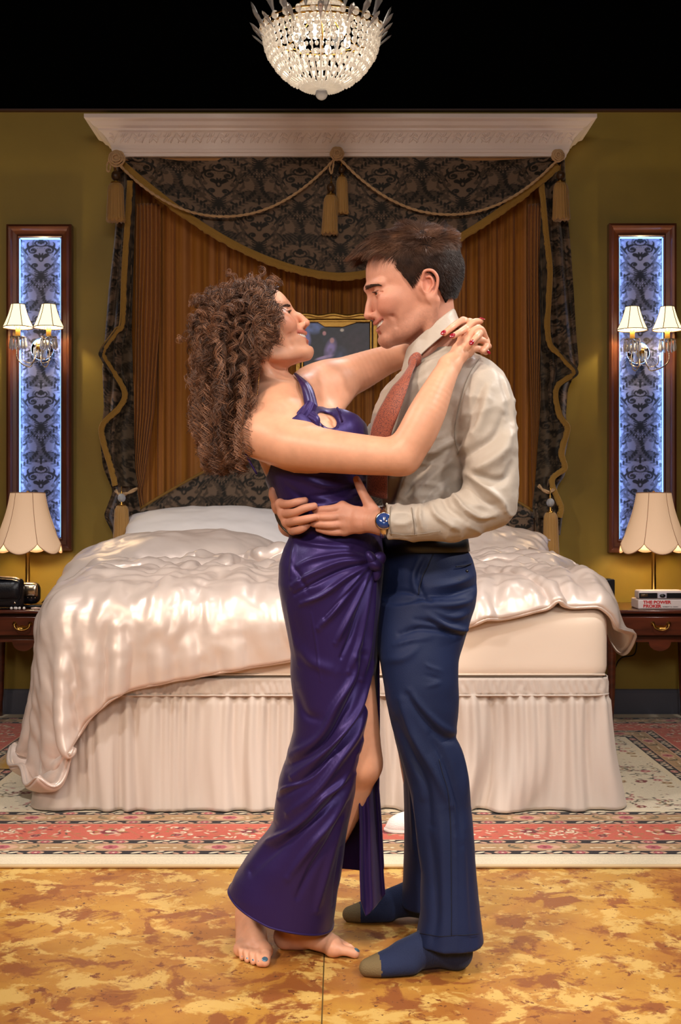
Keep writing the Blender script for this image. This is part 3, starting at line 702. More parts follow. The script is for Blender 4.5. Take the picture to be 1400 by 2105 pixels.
jabot(-1, [(262, 372), (258, 440), (250, 560), (246, 660), (236, 676), (206, 720), (210, 742), (248, 800), (244, 830), (208, 868), (205, 900), (222, 960), (232, 1000)],
      [(232, 330), (238, 420), (232, 500), (222, 590), (216, 680), (212, 760), (214, 840), (206, 900), (212, 960), (232, 1010), (212, 1060), (232, 1100)],
      [(276, 330), (275, 420), (272, 560), (270, 680), (274, 800), (274, 960), (282, 1010), (290, 1060), (300, 1100)], 'damask side drape with zigzag gold braid, left of the bed', 1)
jabot(1, [(1118, 372), (1128, 480), (1136, 560), (1132, 690), (1160, 730), (1188, 768), (1150, 800), (1155, 850), (1172, 880), (1160, 930), (1166, 965), (1140, 990), (1158, 1040), (1155, 1065)],
      [(1160, 330), (1163, 420), (1172, 520), (1180, 620), (1190, 750), (1168, 800), (1164, 860), (1174, 880), (1162, 940), (1164, 975), (1144, 1005), (1160, 1040), (1152, 1100)],
      [(1116, 330), (1114, 450), (1110, 560), (1112, 700), (1112, 850), (1104, 980), (1098, 1040), (1100, 1100)], 'damask side drape with rippled gold braid, right of the bed', 4)
# inner gathered sheer legs held by the tie-backs
for sx, pts, lb in ((-1, [(280, 420, 330), (278, 640, 330), (276, 850, 316), (274, 985, 296), (262, 1010, 290), (262, 1060, 300), (262, 1110, 306)], 'gold sheer tail pulled back by the left tie-back'),
                    (1, [(1126, 420, 1085), (1122, 640, 1085), (1112, 850, 1092), (1100, 985, 1094), (1104, 1010, 1096), (1112, 1060, 1094), (1112, 1110, 1090)], 'gold sheer tail pulled back by the right tie-back')):
    py = np.linspace(420, 1110, 120); a = np.interp(py, [q[1] for q in pts], [q[0] for q in pts]); c_ = np.interp(py, [q[1] for q in pts], [q[2] for q in pts]); d = WY - .10
    T_, PY = np.meshgrid(np.linspace(0, 1, 90), py, indexing='ij'); PX = a + (c_ - a) * T_
    Y = d - .012*np.sin(T_*40 + 2*vnoise(np.stack([T_*3, PY*.006, T_*0], -1), 8)) - .02*np.sin(T_*pi)
    m = MB().grid(np.stack([(PX - 700) * d / F_PX, Y, CAM_Z - (PY - HOR) * d / F_PX], -1)); o = m.build('curtain_tail', CURT, solid=.002); tag(o, lb, 'curtain', 'gathered sheer tails')

def rope(pts, r=.0068, mb=None, tw=95):
    """two-ply twisted cord"""
    p = cr(pts, max(30, len(pts) * 22)); L_ = np.concatenate([[0], np.cumsum(np.linalg.norm(np.diff(p, axis=0), axis=1))]); n = int(L_[-1] / .008) + 8
    q = np.stack([np.interp(np.linspace(0, L_[-1], n), L_, p[:, k]) for k in range(3)], 1); t = np.gradient(q, axis=0); t /= np.linalg.norm(t, axis=1)[:, None]
    u = np.cross(t, [0.05, 1, 0.02]); u /= np.linalg.norm(u, axis=1)[:, None]; v = np.cross(t, u); m = mb or MB(); a = np.linspace(0, L_[-1] * tw, n)
    for k in range(2):
        m.tube(q + (np.cos(a + k*pi)[:, None] * u + np.sin(a + k*pi)[:, None] * v) * r * .45, r * .68, 6)
    return m
YR = YS - .085
for x0, x1, zl, lb in ((232, 690, 445, 'pale rope swag dipping from the left rosette to the middle one'), (697, 1150, 441, 'pale rope swag dipping from the middle rosette to the right one')):
    pts = []
    for t in np.linspace(0, 1, 13):
        x = x0 + (x1 - x0) * t; y = 325 + (zl - 325) * (1 - abs(2*t - 1)**2.1); pts.append(W(x, y, YR - .01*sin(t*pi)))
    o = rope(pts).build('rope_swag', ROPE); tag(o, lb, 'rope', 'rope swags')
def tassel(px, py0, py1, wpx, d, label, sway=0, wood=True, bead=False):
    """py0 top of the hanging loop, py1 hem of the skirt"""
    top = W(px, py0, d); bot = W(px + sway, py1, d); L_ = top[2] - bot[2]; r = wpx * d / F_PX / 2
    e = empty('tassel', tuple(top), label, 'tassel', 'gold tassels on the bed drapery'); x, y, z = top; h = L_
    sk = z - L_ + h*0; k0 = z - h * .36
    pr = [(r*.35, k0 + .012), (r*.62, k0 + .004), (r*.80, k0 - .012), (r*.84, k0 - .03), (r*.88, (k0 + bot[2])/2), (r*.97, bot[2] + .02), (r*1.02, bot[2] + .005), (r*.92, bot[2])]
    n = 72; a = np.arange(n) * 2*pi/n; V = []
    for i, (rr, zz) in enumerate(pr):
        t = (top[2] - zz) / L_; rad = rr * (1 + .05*np.sin(a*18) + .03*np.sin(a*7 + i)); V.append(np.stack([x + (bot[0]-top[0])*t + rad*np.cos(a), y + rad*.85*np.sin(a), zz + (.006*np.sin(a*11) if i == len(pr)-1 else 0*a)], 1))
    I = []
    for i in range(len(pr)-1):
        for j in range(n): I.append((i*n+j, i*n+(j+1)%n, (i+1)*n+(j+1)%n, (i+1)*n+j))
    I.append(tuple((len(pr)-1)*n + j for j in range(n))); m = MB().add(np.concatenate(V), I); m.build('skirt', mat('gold_silk', srgb((178, 132, 68)), .55, sheen=.5, bump=(120, .6, (3, 3, .2))), e)
    xx = x + (bot[0]-top[0]) * .3
    m = MB().lathe([(.001, k0 + .10*h), (r*.22, k0+.09*h), (r*.12, k0+.075*h), (r*.3, k0+.06*h), (r*.16, k0+.045*h), (r*.5, k0+.03*h), (r*.55, k0+.012), (r*.3, k0+.0)], (xx, y, 0), 20); m.build('cap', BRASS, e)
    m = MB().ball((xx, y, k0 + .16*h), (r*.5, r*.5, r*.55), 14, 8); m.build('bead', CRYST if bead else mat('dark_turned_wood', srgb((70, 46, 26)), .35), e)
    m = MB().lathe([(r*.1, k0 + .2*h), (r*.22, k0+.215*h), (r*.08, k0+.23*h), (r*.16, k0+.25*h), (r*.06, k0+.27*h), (r*.06, z)], (x, y, 0), 12); m.build('stem', BRASS, e)
    return e
tassel(238, 338, 455, 38, YR, 'gold tassel hanging at the far left under the coiled rosette')
tassel(681, 362, 481, 34, YR - .01, 'lower of the two tassels at the middle rosette', -3)
tassel(702, 326, 440, 27, YR + .02, 'upper of the two tassels at the middle rosette', 2)
tassel(1152, 338, 452, 36, YR, 'gold tassel hanging at the far right under the knotted rosette', 2)
tassel(250, 1000, 1118, 34, WY - .28, 'gold tassel with crystal bead on the left tie-back', 0, bead=True)
tassel(1131, 1004, 1150, 34, WY - .28, 'gold tassel with crystal bead on the right tie-back', 2, bead=True)
def rosette(px, py, rp, label, loop):
    c = W(px, py, YR - .005); r = rp * YR / F_PX; m = MB()
    for k in range(3):
        rr = r * (1 - .27*k); a = np.linspace(0, 2*pi, 18); m = rope(np.stack([c[0] + rr*np.cos(a)*.98, np.full(18, c[1] - .010*k), c[2] + rr*np.sin(a)*.98], 1), .006, m)
    m.ball(tuple(c), (r*.5, .02, r*.5), 12, 8)
    if loop: m = rope([W(px - 14, py, YR), W(px - 20, py + 14, YR), W(px - 19, py + 26, YR), W(px - 14, py + 24, YR), W(px - 12, py + 8, YR)] if loop < 0 else [W(px - 6, py + 8, YR-.01), W(px - 15, py + 26, YR-.01), W(px - 12, py + 42, YR-.01), W(px - 8, py + 26, YR-.01), W(px - 6, py + 8, YR-.01)], .0045, m)
    o = m.build('rope_rosette', ROPE); tag(o, label, 'rosette', 'rope rosettes')
rosette(240, 326, 16, 'coiled cord rosette at the left end of the crown', -1)
rosette(693, 316, 13, 'coiled cord rosette in the middle below the crown', 1)
rosette(1147, 320, 12, 'cord rosette at the right end of the crown', 0)
for pts, lb in (([(238, 1008), (246, 1016), (262, 1014), (282, 1004)], 'pale cord tie-back round the left drape'), ([(1107, 998), (1118, 1008), (1130, 1012), (1140, 1004)], 'pale cord tie-back round the right drape')):
    o = rope([W(x, y, WY - .25 + .02*abs(i - 1.5)) for i, (x, y) in enumerate(pts)], .009, None, 60).build('tieback_cord', ROPE); tag(o, lb, 'cord', 'tie-back cords')

# ------------------------------------------------------------------ gilt picture on the wall
pic = empty('framed_picture', (.0, WY - .1, 1.95), 'gilt framed dark painting of an embracing couple, behind the two people', 'picture')
x0, x1, z1 = (612-700)*6.3/F_PX, (772-700)*6.3/F_PX, CAM_Z - (648-HOR)*6.3/F_PX; z0 = z1 - .33; yp = 6.36
GILT = mat('gilt', srgb((176, 132, 62)), .38, metal=.8, bump=(60, .5))
m = MB()
for (a, b_, w_, yy) in ((0, .0, .026, 0), (.022, .0, .014, -.008)):
    for (cx_, cz_, sx_, sz_) in (((x0+x1)/2, z1 - a, x1-x0 - 2*a, w_), ((x0+x1)/2, z0 + a, x1-x0 - 2*a, w_), (x0 + a, (z0+z1)/2, w_, z1-z0 - 2*a), (x1 - a, (z0+z1)/2, w_, z1-z0 - 2*a)):
        m.box((cx_, yp + yy, cz_), (sx_, .03, sz_))
tx = np.linspace(x0, x1, 40); m.tube(np.stack([tx, tx*0 + yp - .012, z1 + .006 + .005*np.sin((tx-x0)*44)], 1), .010, 8)
m.prism([(x + 0, z) for x, z in [((x0+x1)/2 - .085, z1-.03), ((x0+x1)/2 - .06, z1-.046), ((x0+x1)/2 + .03, z1-.047), ((x0+x1)/2 + .085, z1-.03)]], yp - .02, yp - .005)
m.box(((x0+x1)/2, (yp+WY)/2 - .002, z1 - .03), (.05, WY-yp, .02)); m.build('frame', GILT, pic, bevel=.004)
xs = np.linspace(x0, x1, 150); zs = np.linspace(z0, z1, 130); X, Z = np.meshgrid(xs, zs, indexing='ij'); C = np.zeros(X.shape + (3,)) + np.array(srgb((26, 26, 44)))
u, v = (X - x0)/(x1-x0), (z1 - Z)/(z1 - z0)
def blob(cu, cv, ru_, rv_, c, soft=.4, ang=0):
    global C
    du, dv_ = (u-cu), (v-cv); a = du*cos(ang)+dv_*sin(ang); b_ = -du*sin(ang)+dv_*cos(ang); k = np.clip((1 - np.sqrt((a/ru_)**2 + (b_/rv_)**2))/soft, 0, 1)[..., None]; C = C*(1-k) + np.array(srgb(c))*k
blob(.75, .4, .4, .5, (48, 30, 44), 1); blob(.20, .12, .17, .16, (96, 116, 176)); blob(.12, .4, .06, .22, (120, 124, 190)); blob(.24, .5, .13, .24, (28, 22, 34)); blob(.33, .22, .06, .07, (30, 18, 24))
blob(.34, .25, .03, .04, (190, 140, 150)); blob(.42, .5, .09, .2, (142, 126, 190), .6, .2); blob(.44, .36, .035, .05, (196, 150, 160)); blob(.34, .62, .15, .03, (170, 150, 200), .5, -.3); blob(.55, .62, .13, .2, (62, 72, 110), .9); blob(.57, .2, .03, .03, (196, 190, 180))
C = C*1.7*(1 + .3*vnoise(np.stack([X*60, Z*60, X*0], -1), 3))[..., None]
bigmesh('painting', np.stack([X, X*0 + yp, Z], -1).reshape(-1, 3), gridq(150, 130), mat('oil_painting', rough=.35, vcol=True), pic, C.reshape(-1, 3))

# ------------------------------------------------------------------ framed damask wall panels with LED strips
WOOD = mat('dark_frame_wood', srgb((112, 62, 40)), .33, noise=(4, srgb((74, 38, 24)), 4, (1, 1, .1), .3, .7), coat=.3)
LED = mat('led_strip', (0.2, 0.5, 1.0), emit=srgb((120, 170, 255)), estr=3)
def panel(px0, px1, py0, py1, ix0, ix1, iy0, label):
    d = WY - .06; a = W(px0, py1, d); b_ = W(px1, py0, d); x0, x1, z0, z1 = a[0], b_[0], a[2], b_[2]; i0 = (ix0-700)*d/F_PX; i1 = (ix1-700)*d/F_PX; iz1 = CAM_Z-(iy0-HOR)*d/F_PX; fw = ((i0-x0) + (x1-i1))/2; iz0 = z0 + (z1 - iz1)
    e = empty('wall_panel', ((x0+x1)/2, WY, z0), label, 'wall panel', 'framed damask wall panels')
    prf = [(0, 0), (0, .050), (.012, .058), (.022, .052), (.030, .036), (fw - .012, .030), (fw - .006, .036), (fw, .030), (fw, 0)]
    rings = []
    for o_, h in prf:
        t = o_ / fw; rings.append([[x0 + (i0-x0)*t, WY - h, z0 + (iz0-z0)*t], [x1 + (i1-x1)*t, WY - h, z0 + (iz0-z0)*t], [x1 + (i1-x1)*t, WY - h, z1 + (iz1-z1)*t], [x0 + (i0-x0)*t, WY - h, z1 + (iz1-z1)*t]])
    R3 = np.array(rings); m = MB()
    for k in range(4):
        k2 = (k+1) % 4; m.grid(np.stack([R3[:, k], R3[:, k2]], 1))
    m.build('frame', WOOD, e, smooth=False)
    xs = np.linspace(i0, i1, 100); zs = np.linspace(iz0, iz1, 560); X, Z = np.meshgrid(xs, zs, indexing='ij'); cx = (i0+i1)/2
    bigmesh('damask_panel', np.stack([X, X*0 + WY - .004, Z], -1).reshape(-1, 3), gridq(100, 560), mat('damask_panel_cloth', rough=.42, spec=.5, vcol=True), e, damask_col((X - cx)*.72, (Z - iz1)*.985 + .10, srgb((126, 124, 146)), srgb((26, 26, 34))).reshape(-1, 3))
    for x in (i0 + .002, i1 - .002):
        m = MB().box((x, WY - .018, (iz0+iz1)/2), (.0014, .018, iz1-iz0 - .01)); m.build('led_strip', LED, e, smooth=False)
    m = MB().box(((i0+i1)/2, WY - .017, iz1 - .003), (i1-i0 - .012, .022, .003)); m.build('led_strip', LED, e, smooth=False)
    for x, sg in ((i0 + .005, 1), (i1 - .005, -1)):
        l = area('led_glow', (x, WY - .022, (iz0+iz1)/2), (x + sg*.06, WY - .0, (iz0+iz1)/2), 1.1, (.012, iz1-iz0 - .03), (.34, .56, 1.0)); l.rotation_euler = Matrix(((0, 0, -sg), (0, -sg*1.0, 0), (-1, 0, 0))).to_euler() if False else (pi/2, 0, (-pi/2 if sg > 0 else pi/2) + sg*.45)
    return cx
panel(12, 146, 460, 1132, 36, 122, 486, 'tall narrow damask panel in a dark wood frame, left of the bed')
panel(1253, 1392, 458, 1136, 1276, 1367, 484, 'tall narrow damask panel in a dark wood frame, right of the bed')

# ------------------------------------------------------------------ two-arm crystal sconces
def shade_mesh(r0, r1, h, n=6, scallop=0.0, cur=.35, m=24):
    """panelled bell shade: grid (angle, height)"""
    na = n * 12; a = np.arange(na + 1) * 2*pi/na; t = np.linspace(0, 1, m); A, T_ = np.meshgrid(a, t, indexing='ij')
    seg = (A * n / (2*pi)) % 1; flat = np.cos(pi/n) / np.cos((seg - .5) * 2*pi/n) * .35 + .65 if not scallop else 1 + .035*np.sin(seg*pi)
    R_a = r1 + (r0 - r1) * ((1-cur)*T_ + cur*T_**2.2); R_a = R_a * flat; Z = -T_ * h - scallop * np.sin(seg*pi)**.8 * np.clip((T_ - .6)/.4, 0, 1)**1.5
    return np.stack([R_a*np.cos(A), R_a*np.sin(A), Z], -1)
SH_S = mat('sconce_shade_silk', srgb((255, 236, 200)), .8, emit=srgb((255, 226, 176)), estr=1.7)
SH_L = mat('lamp_shade_linen', srgb((226, 200, 176)), .85, bump=(300, .2), emit=srgb((255, 200, 150)), estr=.36)
SILV = mat('silvered_metal', srgb((214, 196, 172)), .22, metal=1.0)
DKBR = mat('shade_trim', srgb((96, 66, 40)), .8)
CAND = mat('candle_sleeve', srgb((232, 178, 84)), .5, emit=srgb((255, 180, 70)), estr=.25)
def crystal_drop(m, x, y, z, L_, r):
    m.lathe([(.0006, z), (r*.5, z - L_*.1), (r*.3, z - L_*.2), (r*.55, z - L_*.3), (r, z - L_*.72), (r*.7, z - L_*.92), (.0006, z - L_)], (x, y, 0), 6)
def sconce(cx_px, sh, cy, label):
    d = WY - .15; c = W(cx_px, cy, d); e = empty('wall_sconce', (c[0], WY - .02, c[2]), label, 'sconce', 'crystal wall sconces'); k = d / F_PX
    m = MB().lathe([(.060, 0), (.060, .006), (.052, .012), (.030, .016), (.0, .018)], (c[0], WY - .035, c[2]), 28, axis='y'); m.build('backplate', mat('mirror_plate', srgb((220, 226, 235)), .08, metal=1), e)
    m = MB().ball((c[0], WY - .09, c[2] - .0), (.02, .04, .02)); m.build('hub', BRASS, e)
    for i, (sx, sy) in enumerate(sh):
        p = W(sx, sy, d); sg = 1 if p[0] > c[0] else -1; zb = p[2] - 30*k*1.0 - .040
        m = MB().tube(cr([(c[0] + sg*.008, WY - .09, c[2]), (c[0] + sg*.02, d+.01, c[2] - .075), (c[0] + sg*.045, d, c[2] - .105), (p[0] + sg*.004, d, c[2] - .06), (p[0], d, zb)], 30), .0034, 8); m.build('arm', SILV, e)
        m = MB().tube(cr([(c[0] - sg*.01, WY - .08, c[2] - .06), (c[0] + sg*.03, d, c[2] - .085), (c[0] + sg*.07, d - .01, c[2] - .07), (c[0] + sg*.075, d, c[2] - .03)], 24), .0022, 6); m.build('scroll', SILV, e)
        m = MB().lathe([(.004, zb - .008), (.016, zb - .004), (.040, zb + .006), (.042, zb + .009), (.012, zb + .006), (.004, zb + .006)], (p[0], d, 0), 24); m.build('drip_pan', SILV, e)
        m = MB().lathe([(.0125, zb + .006), (.0125, zb + .062)], (p[0], d, 0), 16); m.build('candle_sleeve', CAND, e)
        m = MB()
        for q in range(13):
            a = q*2*pi/13 + .2; crystal_drop(m, p[0] + .039*cos(a), d + .039*sin(a), zb + .004 - .005*(q % 2), .056, .0078); m.ball((p[0] + .039*cos(a), d + .039*sin(a), zb + .006), .0035, 6, 4)
        m.build('crystal_drops', CRYST, e)
        P = shade_mesh(.078, .034, .118, 6) + np.array([p[0], d, p[2] + .060]); m = MB().grid(P); s_ = m.build('shade', SH_S, e, solid=.0015)
        m = MB(); na = P.shape[0] - 1
        for q in range(6): m.tube(P[q*12] * 1 + (P[q*12] - np.array([p[0], d, 0])) * np.array([.006, .006, 0]),   .0022, 5)
        m.tube(P[:, 0], .0022, 5, cap=False); m.tube(P[:, -1], .0024, 5, cap=False); m.build('trim', DKBR, s_)
        l = bpy.data.lights.new('sconce_bulb', 'POINT'); l.energy = 4.5; l.color = (1, .80, .46); l.shadow_soft_size = .012
        o = bpy.data.objects.new('sconce_bulb', l); COL.objects.link(o); o.location = (p[0], d, p[2] + .0)
    m = MB()
    for q in range(7):
        a = pi + pi * q / 6; crystal_drop(m, c[0] + .03*cos(a), WY - .09 + .03*sin(a), c[2] - .0, .055, .007)
    m.build('crystal_drops', CRYST, e)
sconce(76, [(37, 650), (100, 650)], 712, 'two-arm crystal sconce on the left panel, above the bedside lamp')
sconce(1323, [(1300, 655), (1372, 655)], 720, 'two-arm crystal sconce on the right panel, above the lamp and book')

# ------------------------------------------------------------------ nightstands
MAHO = mat('mahogany', srgb((98, 44, 26)), .28, noise=(5, srgb((60, 24, 14)), 5, (1, 8, 8), .3, .7), coat=.5)
TZ = .592
def nightstand(cx, label):
    e = empty('nightstand', (cx, 6.24, 0), label, 'nightstand', 'mahogany nightstands'); y0, y1 = 6.0, 6.47; hw = .245
    m = MB().box((cx, (y0+y1)/2, TZ - .009), (2*hw + .05, y1-y0 + .04, .018)); m.build('top', MAHO, e, bevel=.006)
    m = MB().box((cx, (y0+y1)/2 + .012, TZ - .085), (2*hw, y1-y0 - .03, .13))
    dz = TZ - .148
    pts = [(cx - hw, dz), (cx - hw, dz - .045)] + [(cx - hw + .03 + .03*t, dz - .035 + .030*t**.5) for t in np.linspace(0, 1, 6)] + [(cx - .055, dz - .004)] + [(cx + .05*cos(a), dz - .006 + .042*sin(a)) for a in np.linspace(-pi, 0, 14)] + [(cx + .055, dz - .004)] + [(cx + hw - .03 - .03*t, dz - .035 + .030*t**.5) for t in np.linspace(1, 0, 6)] + [(cx + hw, dz - .045), (cx + hw, dz)]
    m.prism(pts, y0 + .002, y0 + .02); m.build('case', MAHO, e, bevel=.003)
    m = MB().box((cx, y0 - .002, TZ - .078), (2*hw - .06, .016, .090)); dr = m.build('drawer', MAHO, e, bevel=.004)
    m = MB(); hz = TZ - .078
    for sg in (-1, 1): m.lathe([(.011, 0), (.011, .003), (.005, .006), (.006, .014), (.0, .016)], (cx + sg*.038, y0 - .01, hz + .012), 14, axis='y')
    m.tube(cr([(cx - .038, y0 - .024, hz + .012), (cx - .030, y0 - .028, hz - .008), (cx, y0 - .03, hz - .018), (cx + .030, y0 - .028, hz - .008), (cx + .038, y0 - .024, hz + .012)], 20), .003, 8)
    m.prism([(cx - .036, hz + .014), (cx - .022, hz - .014), (cx, hz - .020), (cx + .022, hz - .014), (cx + .036, hz + .014), (cx + .015, hz + .002), (cx, hz + .006), (cx - .015, hz + .002)], y0 - .013, y0 - .009); m.build('handle', BRASS, dr)
    for sx in (-1, 1):
        for yy in (y0 + .02, y1 - .02):
            x = cx + sx*(hw - .016); t = np.linspace(0, 1, 14); zz = (TZ - .12) * (1 - t) + .013
            P = np.stack([x - sx*.012*np.sin(t*pi*1.0)*0 + sx*.012*np.clip(t*3-2.2, 0, 1), np.full(14, yy), zz], 1); r = .026 - .014*t + .008*np.clip(t*8 - 7, 0, 1); m = MB().tube(P, r, 10); m.build('leg', MAHO, e)
    return e
nightstand(-1.520, 'mahogany nightstand at the far left holding the black bag and lamp')
nightstand(1.531, 'mahogany nightstand at the far right holding the book and lamp')
def table_lamp(px, label, dy=0):
    d = 6.25; c = W(px, 1100, d); e = empty('table_lamp', (c[0], d, TZ), label, 'lamp', 'bedside lamps'); k = d / F_PX; zt_ = CAM_Z - (1013 - HOR)*k; h = 104*k
    P = shade_mesh(68*k, 34*k, h, 6, .050, .55) + np.array([c[0], d, zt_]); s_ = MB().grid(P).build('shade', SH_L, e, solid=.002)
    m = MB()
    for q in range(6): m.tube(P[q*12], .0022, 5)
    m.tube(P[:, 0], .0028, 6, cap=False); m.tube(P[:, -1], .0022, 6, cap=False); m.build('piping', mat('shade_piping', srgb((190, 150, 120)), .8), s_)
    m = MB().lathe([(.058, TZ), (.058, TZ + .010), (.045, TZ + .018), (.022, TZ + .026), (.012, TZ + .05), (.010, zt_ - .14), (.017, zt_ - .13), (.017, zt_ - .09), (.004, zt_ - .085), (.004, zt_ - .0), (.009, zt_ + .004), (.0, zt_ + .012)], (c[0], d, 0), 24); m.build('stand', BRASS, e)
    m = MB()
    for a in (0, pi/2, pi, 3*pi/2): m.tube([(c[0], d, zt_ - .004), (c[0] + 34*k*cos(a), d + 34*k*sin(a), zt_ - .002)], .0012, 5)
    m.build('spider', BRASS, e)
    m = MB().ball((c[0], d, zt_ - .075), (.028, .028, .036)); m.build('bulb', mat('lit_bulb', (1, .9, .7), emit=(1, .72, .42), estr=8), e)
    xx = c[0] + (.03 if px < 700 else -.03); m = MB()
    for q in range(14): m.ball((xx, d - .01, zt_ - .13 - q*.009), .0018, 5, 4)
    m.ball((xx, d - .01, zt_ - .265), .004, 8, 6); m.build('pull_chain', BRASS, e)
    l = bpy.data.lights.new('lamp_bulb', 'POINT'); l.energy = 7; l.color = (1, .74, .40); l.shadow_soft_size = .03; o = bpy.data.objects.new('lamp_bulb', l); COL.objects.link(o); o.location = (c[0], d, zt_ - .20)
table_lamp(57, 'scalloped-shade brass lamp on the left nightstand, behind the black bag')
table_lamp(1344, 'scalloped-shade brass lamp on the right nightstand, behind the book')

# ------------------------------------------------------------------ things on the nightstands
LEATH = mat('black_leather', (0.006, 0.006, 0.009), .32, spec=.5, bump=(120, .2))
def k_(d): return d / F_PX
d = 6.03; c = W(12, 1232, d)
bag = empty('handbag', (c[0], d, TZ), 'black leather bag with rounded shoulder at the far left table edge', 'bag')
v, q = rbox(c[0] - .14, c[0] + .078, d - .030, d + .030, TZ + .004, TZ + .150, .029, 14, .01); bigmesh('body', v, q, LEATH, bag).modifiers.new('w', 'WELD').merge_threshold = .001
v, q = rbox(c[0] - .14, c[0] + .07, d - .038, d - .02, TZ + .05, TZ + .140, .012, 12, .01); bigmesh('flap', v, q, LEATH, bag).modifiers.new('w', 'WELD').merge_threshold = .001
m = MB().ball((c[0] + .052, d - .034, TZ + .034), .006, 8, 6); m.build('stud', SILV, bag)
d = 6.125; c = W(64, 1222, d)
rad = empty('clock_radio', (c[0], d, TZ), 'black table radio with rounded brushed metal face, beside the black bag', 'radio')
v, q = rbox(c[0] - .07, c[0] + .045, d - .04, d + .04, TZ + .018, TZ + .125, .035, 14); bigmesh('body', v, q, LEATH, rad).modifiers.new('w', 'WELD').merge_threshold = .001
v, q = rbox(c[0] - .06, c[0] + .036, d - .048, d - .03, TZ + .058, TZ + .118, .008, 12, .006); bigmesh('face', v, q, SILV, rad).modifiers.new('w', 'WELD').merge_threshold = .001
m = MB(); [m.ball((c[0] - .04 + i*.018, d - .05, TZ + .052), .003, 6, 4) for i in range(5)]; m.build('buttons', SILV, rad)
m = MB().box((c[0] + .005, d + .0, TZ + .009), (.15, .085, .014)); m.build('base', LEATH, rad, bevel=.004)
o = MB().tube(cr([(c[0] + .04, d + .05, TZ + .02), (c[0] + .07, d + .05, TZ + .045), (c[0] + .095, d + .06, TZ + .035), (c[0] + .08, d + .10, TZ + .01), (c[0] + .05, d + .14, TZ + .004)], 26), .003, 6).build('power_cord', LEATH); tag(o, 'thin black cord looping behind the radio on the left nightstand', 'cord')
o = MB().tube(cr([W(1310, 1316, 6.3), W(1304, 1345, 6.4), W(1278, 1352, 6.48), W(1266, 1370, 6.5), W(1255, 1410, 6.5), W(1240, 1440, 6.5)], 40), .0035, 6).build('power_cord', LEATH); tag(o, 'black cord dangling under the right nightstand down the wall', 'cord')
PEARL = mat('pearl', srgb((232, 222, 214)), .18, spec=.8, coat=.6)
for i, (px, lb) in enumerate(((24, 'pearl at the left end of the row before the black bag'), (31, 'second pearl from the left before the black bag'), (34, 'third pearl before the black bag, touching the second'), (40, 'fourth pearl before the black bag'), (50, 'separate pearl right of the row, below the radio'))):
    p = W(px, 1250, 6.0); o = MB().ball((p[0], 5.995 + .006*(i % 2), TZ + .0075), .0072, 12, 8).build('pearl', PEARL); tag(o, lb, 'pearl', 'loose pearls on the left nightstand')
p0 = W(64, 1251, 6.0); o = MB().tube([(p0[0], 6.0, TZ + .006), (p0[0] + .02, 6.0, TZ + .0065), (p0[0] + .052, 6.0, TZ + .006)], [.004, .0062, .004], 10).build('hair_clip', mat('pale_plastic', srgb((232, 200, 184)), .35)); tag(o, 'small pale pink bar lying on the left nightstand beside the bracelet', 'hair clip')
m = MB(); cc = W(98, 1251, 6.02)
for i in range(16):
    a = i*.39; m.ball((cc[0] + .038*cos(a) + .012, 6.03 + .022*sin(a), TZ + .005), (.0052, .0042, .0045), 8, 5)
o = m.build('bracelet', mat('rose_crystal_beads', srgb((240, 190, 160)), .15, metal=.5)); tag(o, 'sparkling beaded bracelet lying beside the duvet on the left nightstand', 'bracelet')
# paperback with a camera on it
d = 6.03; bx0 = (1312-700)*k_(d); bw = .235; bh = .047
bk_ = empty('paperback_book', (bx0 + bw/2, d, TZ), 'thick white paperback with red spine lettering on the right nightstand', 'book')
PAPER = mat('book_cover', srgb((222, 208, 206)), .45)
m = MB().box((bx0 + bw/2, d + .075, TZ + bh/2), (bw, .15, bh)); m.build('cover', PAPER, bk_, bevel=.006, segs=3)
def text(s, loc, size, mt, parent, sx=1.0, ext=.0004, bold=0.0):
    cu = bpy.data.curves.new('lettering', 'FONT'); cu.body = s; cu.size = size; cu.extrude = ext; cu.offset = bold; tmp = bpy.data.objects.new('tmp', cu); COL.objects.link(tmp)
    bpy.context.view_layer.update(); dgx = bpy.context.evaluated_depsgraph_get(); me = bpy.data.meshes.new_from_object(tmp.evaluated_get(dgx)); bpy.data.objects.remove(tmp)
    n = len(me.vertices); co = np.zeros(n*3); me.vertices.foreach_get('co', co); co = co.reshape(-1, 3); co = np.stack([co[:, 0]*sx, -co[:, 2], co[:, 1]], 1) + np.array(loc); me.vertices.foreach_set('co', co.ravel()); me.update()
    me.materials.clear(); me.materials.append(mt); o = bpy.data.objects.new('lettering', me); link(o, parent); return o
RED = mat('red_ink', srgb((196, 44, 48)), .5); INK = mat('dark_ink', srgb((50, 44, 50)), .5)
text('THE POWER', (bx0 + .024, d - .0005, TZ + .027), .0205, RED, bk_, 1.16, bold=.0009); text('BROKER', (bx0 + .024, d - .0005, TZ + .008), .0205, RED, bk_, 1.12, bold=.0009)
text('ROBERT A. CARO', (bx0 + .118, d - .0005, TZ + .009), .0085, INK, bk_, 1.1)
cmr = empty('compact_camera', (bx0 + .1, d + .02, TZ + bh), 'compact white and black camera lying on top of the paperback', 'camera')
v, q = rbox(bx0 + .004, bx0 + .225, d + .006, d + .10, TZ + bh + .001, TZ + bh + .043, .010, 12); bigmesh('body', v, q, PAPER, cmr).modifiers.new('w', 'WELD').merge_threshold = .0006
m = MB().box((bx0 + .05, d + .006, TZ + bh + .018), (.088, .006, .026)); m.box((bx0 + .18, d + .006, TZ + bh + .018), (.085, .006, .026)); m.build('front_band', LEATH, cmr, bevel=.002)
m = MB().box((bx0 + .117, d + .005, TZ + bh + .018), (.042, .008, .028)); m.build('lens_plate', mat('grey_plastic', srgb((186, 182, 196)), .3), cmr, bevel=.003)
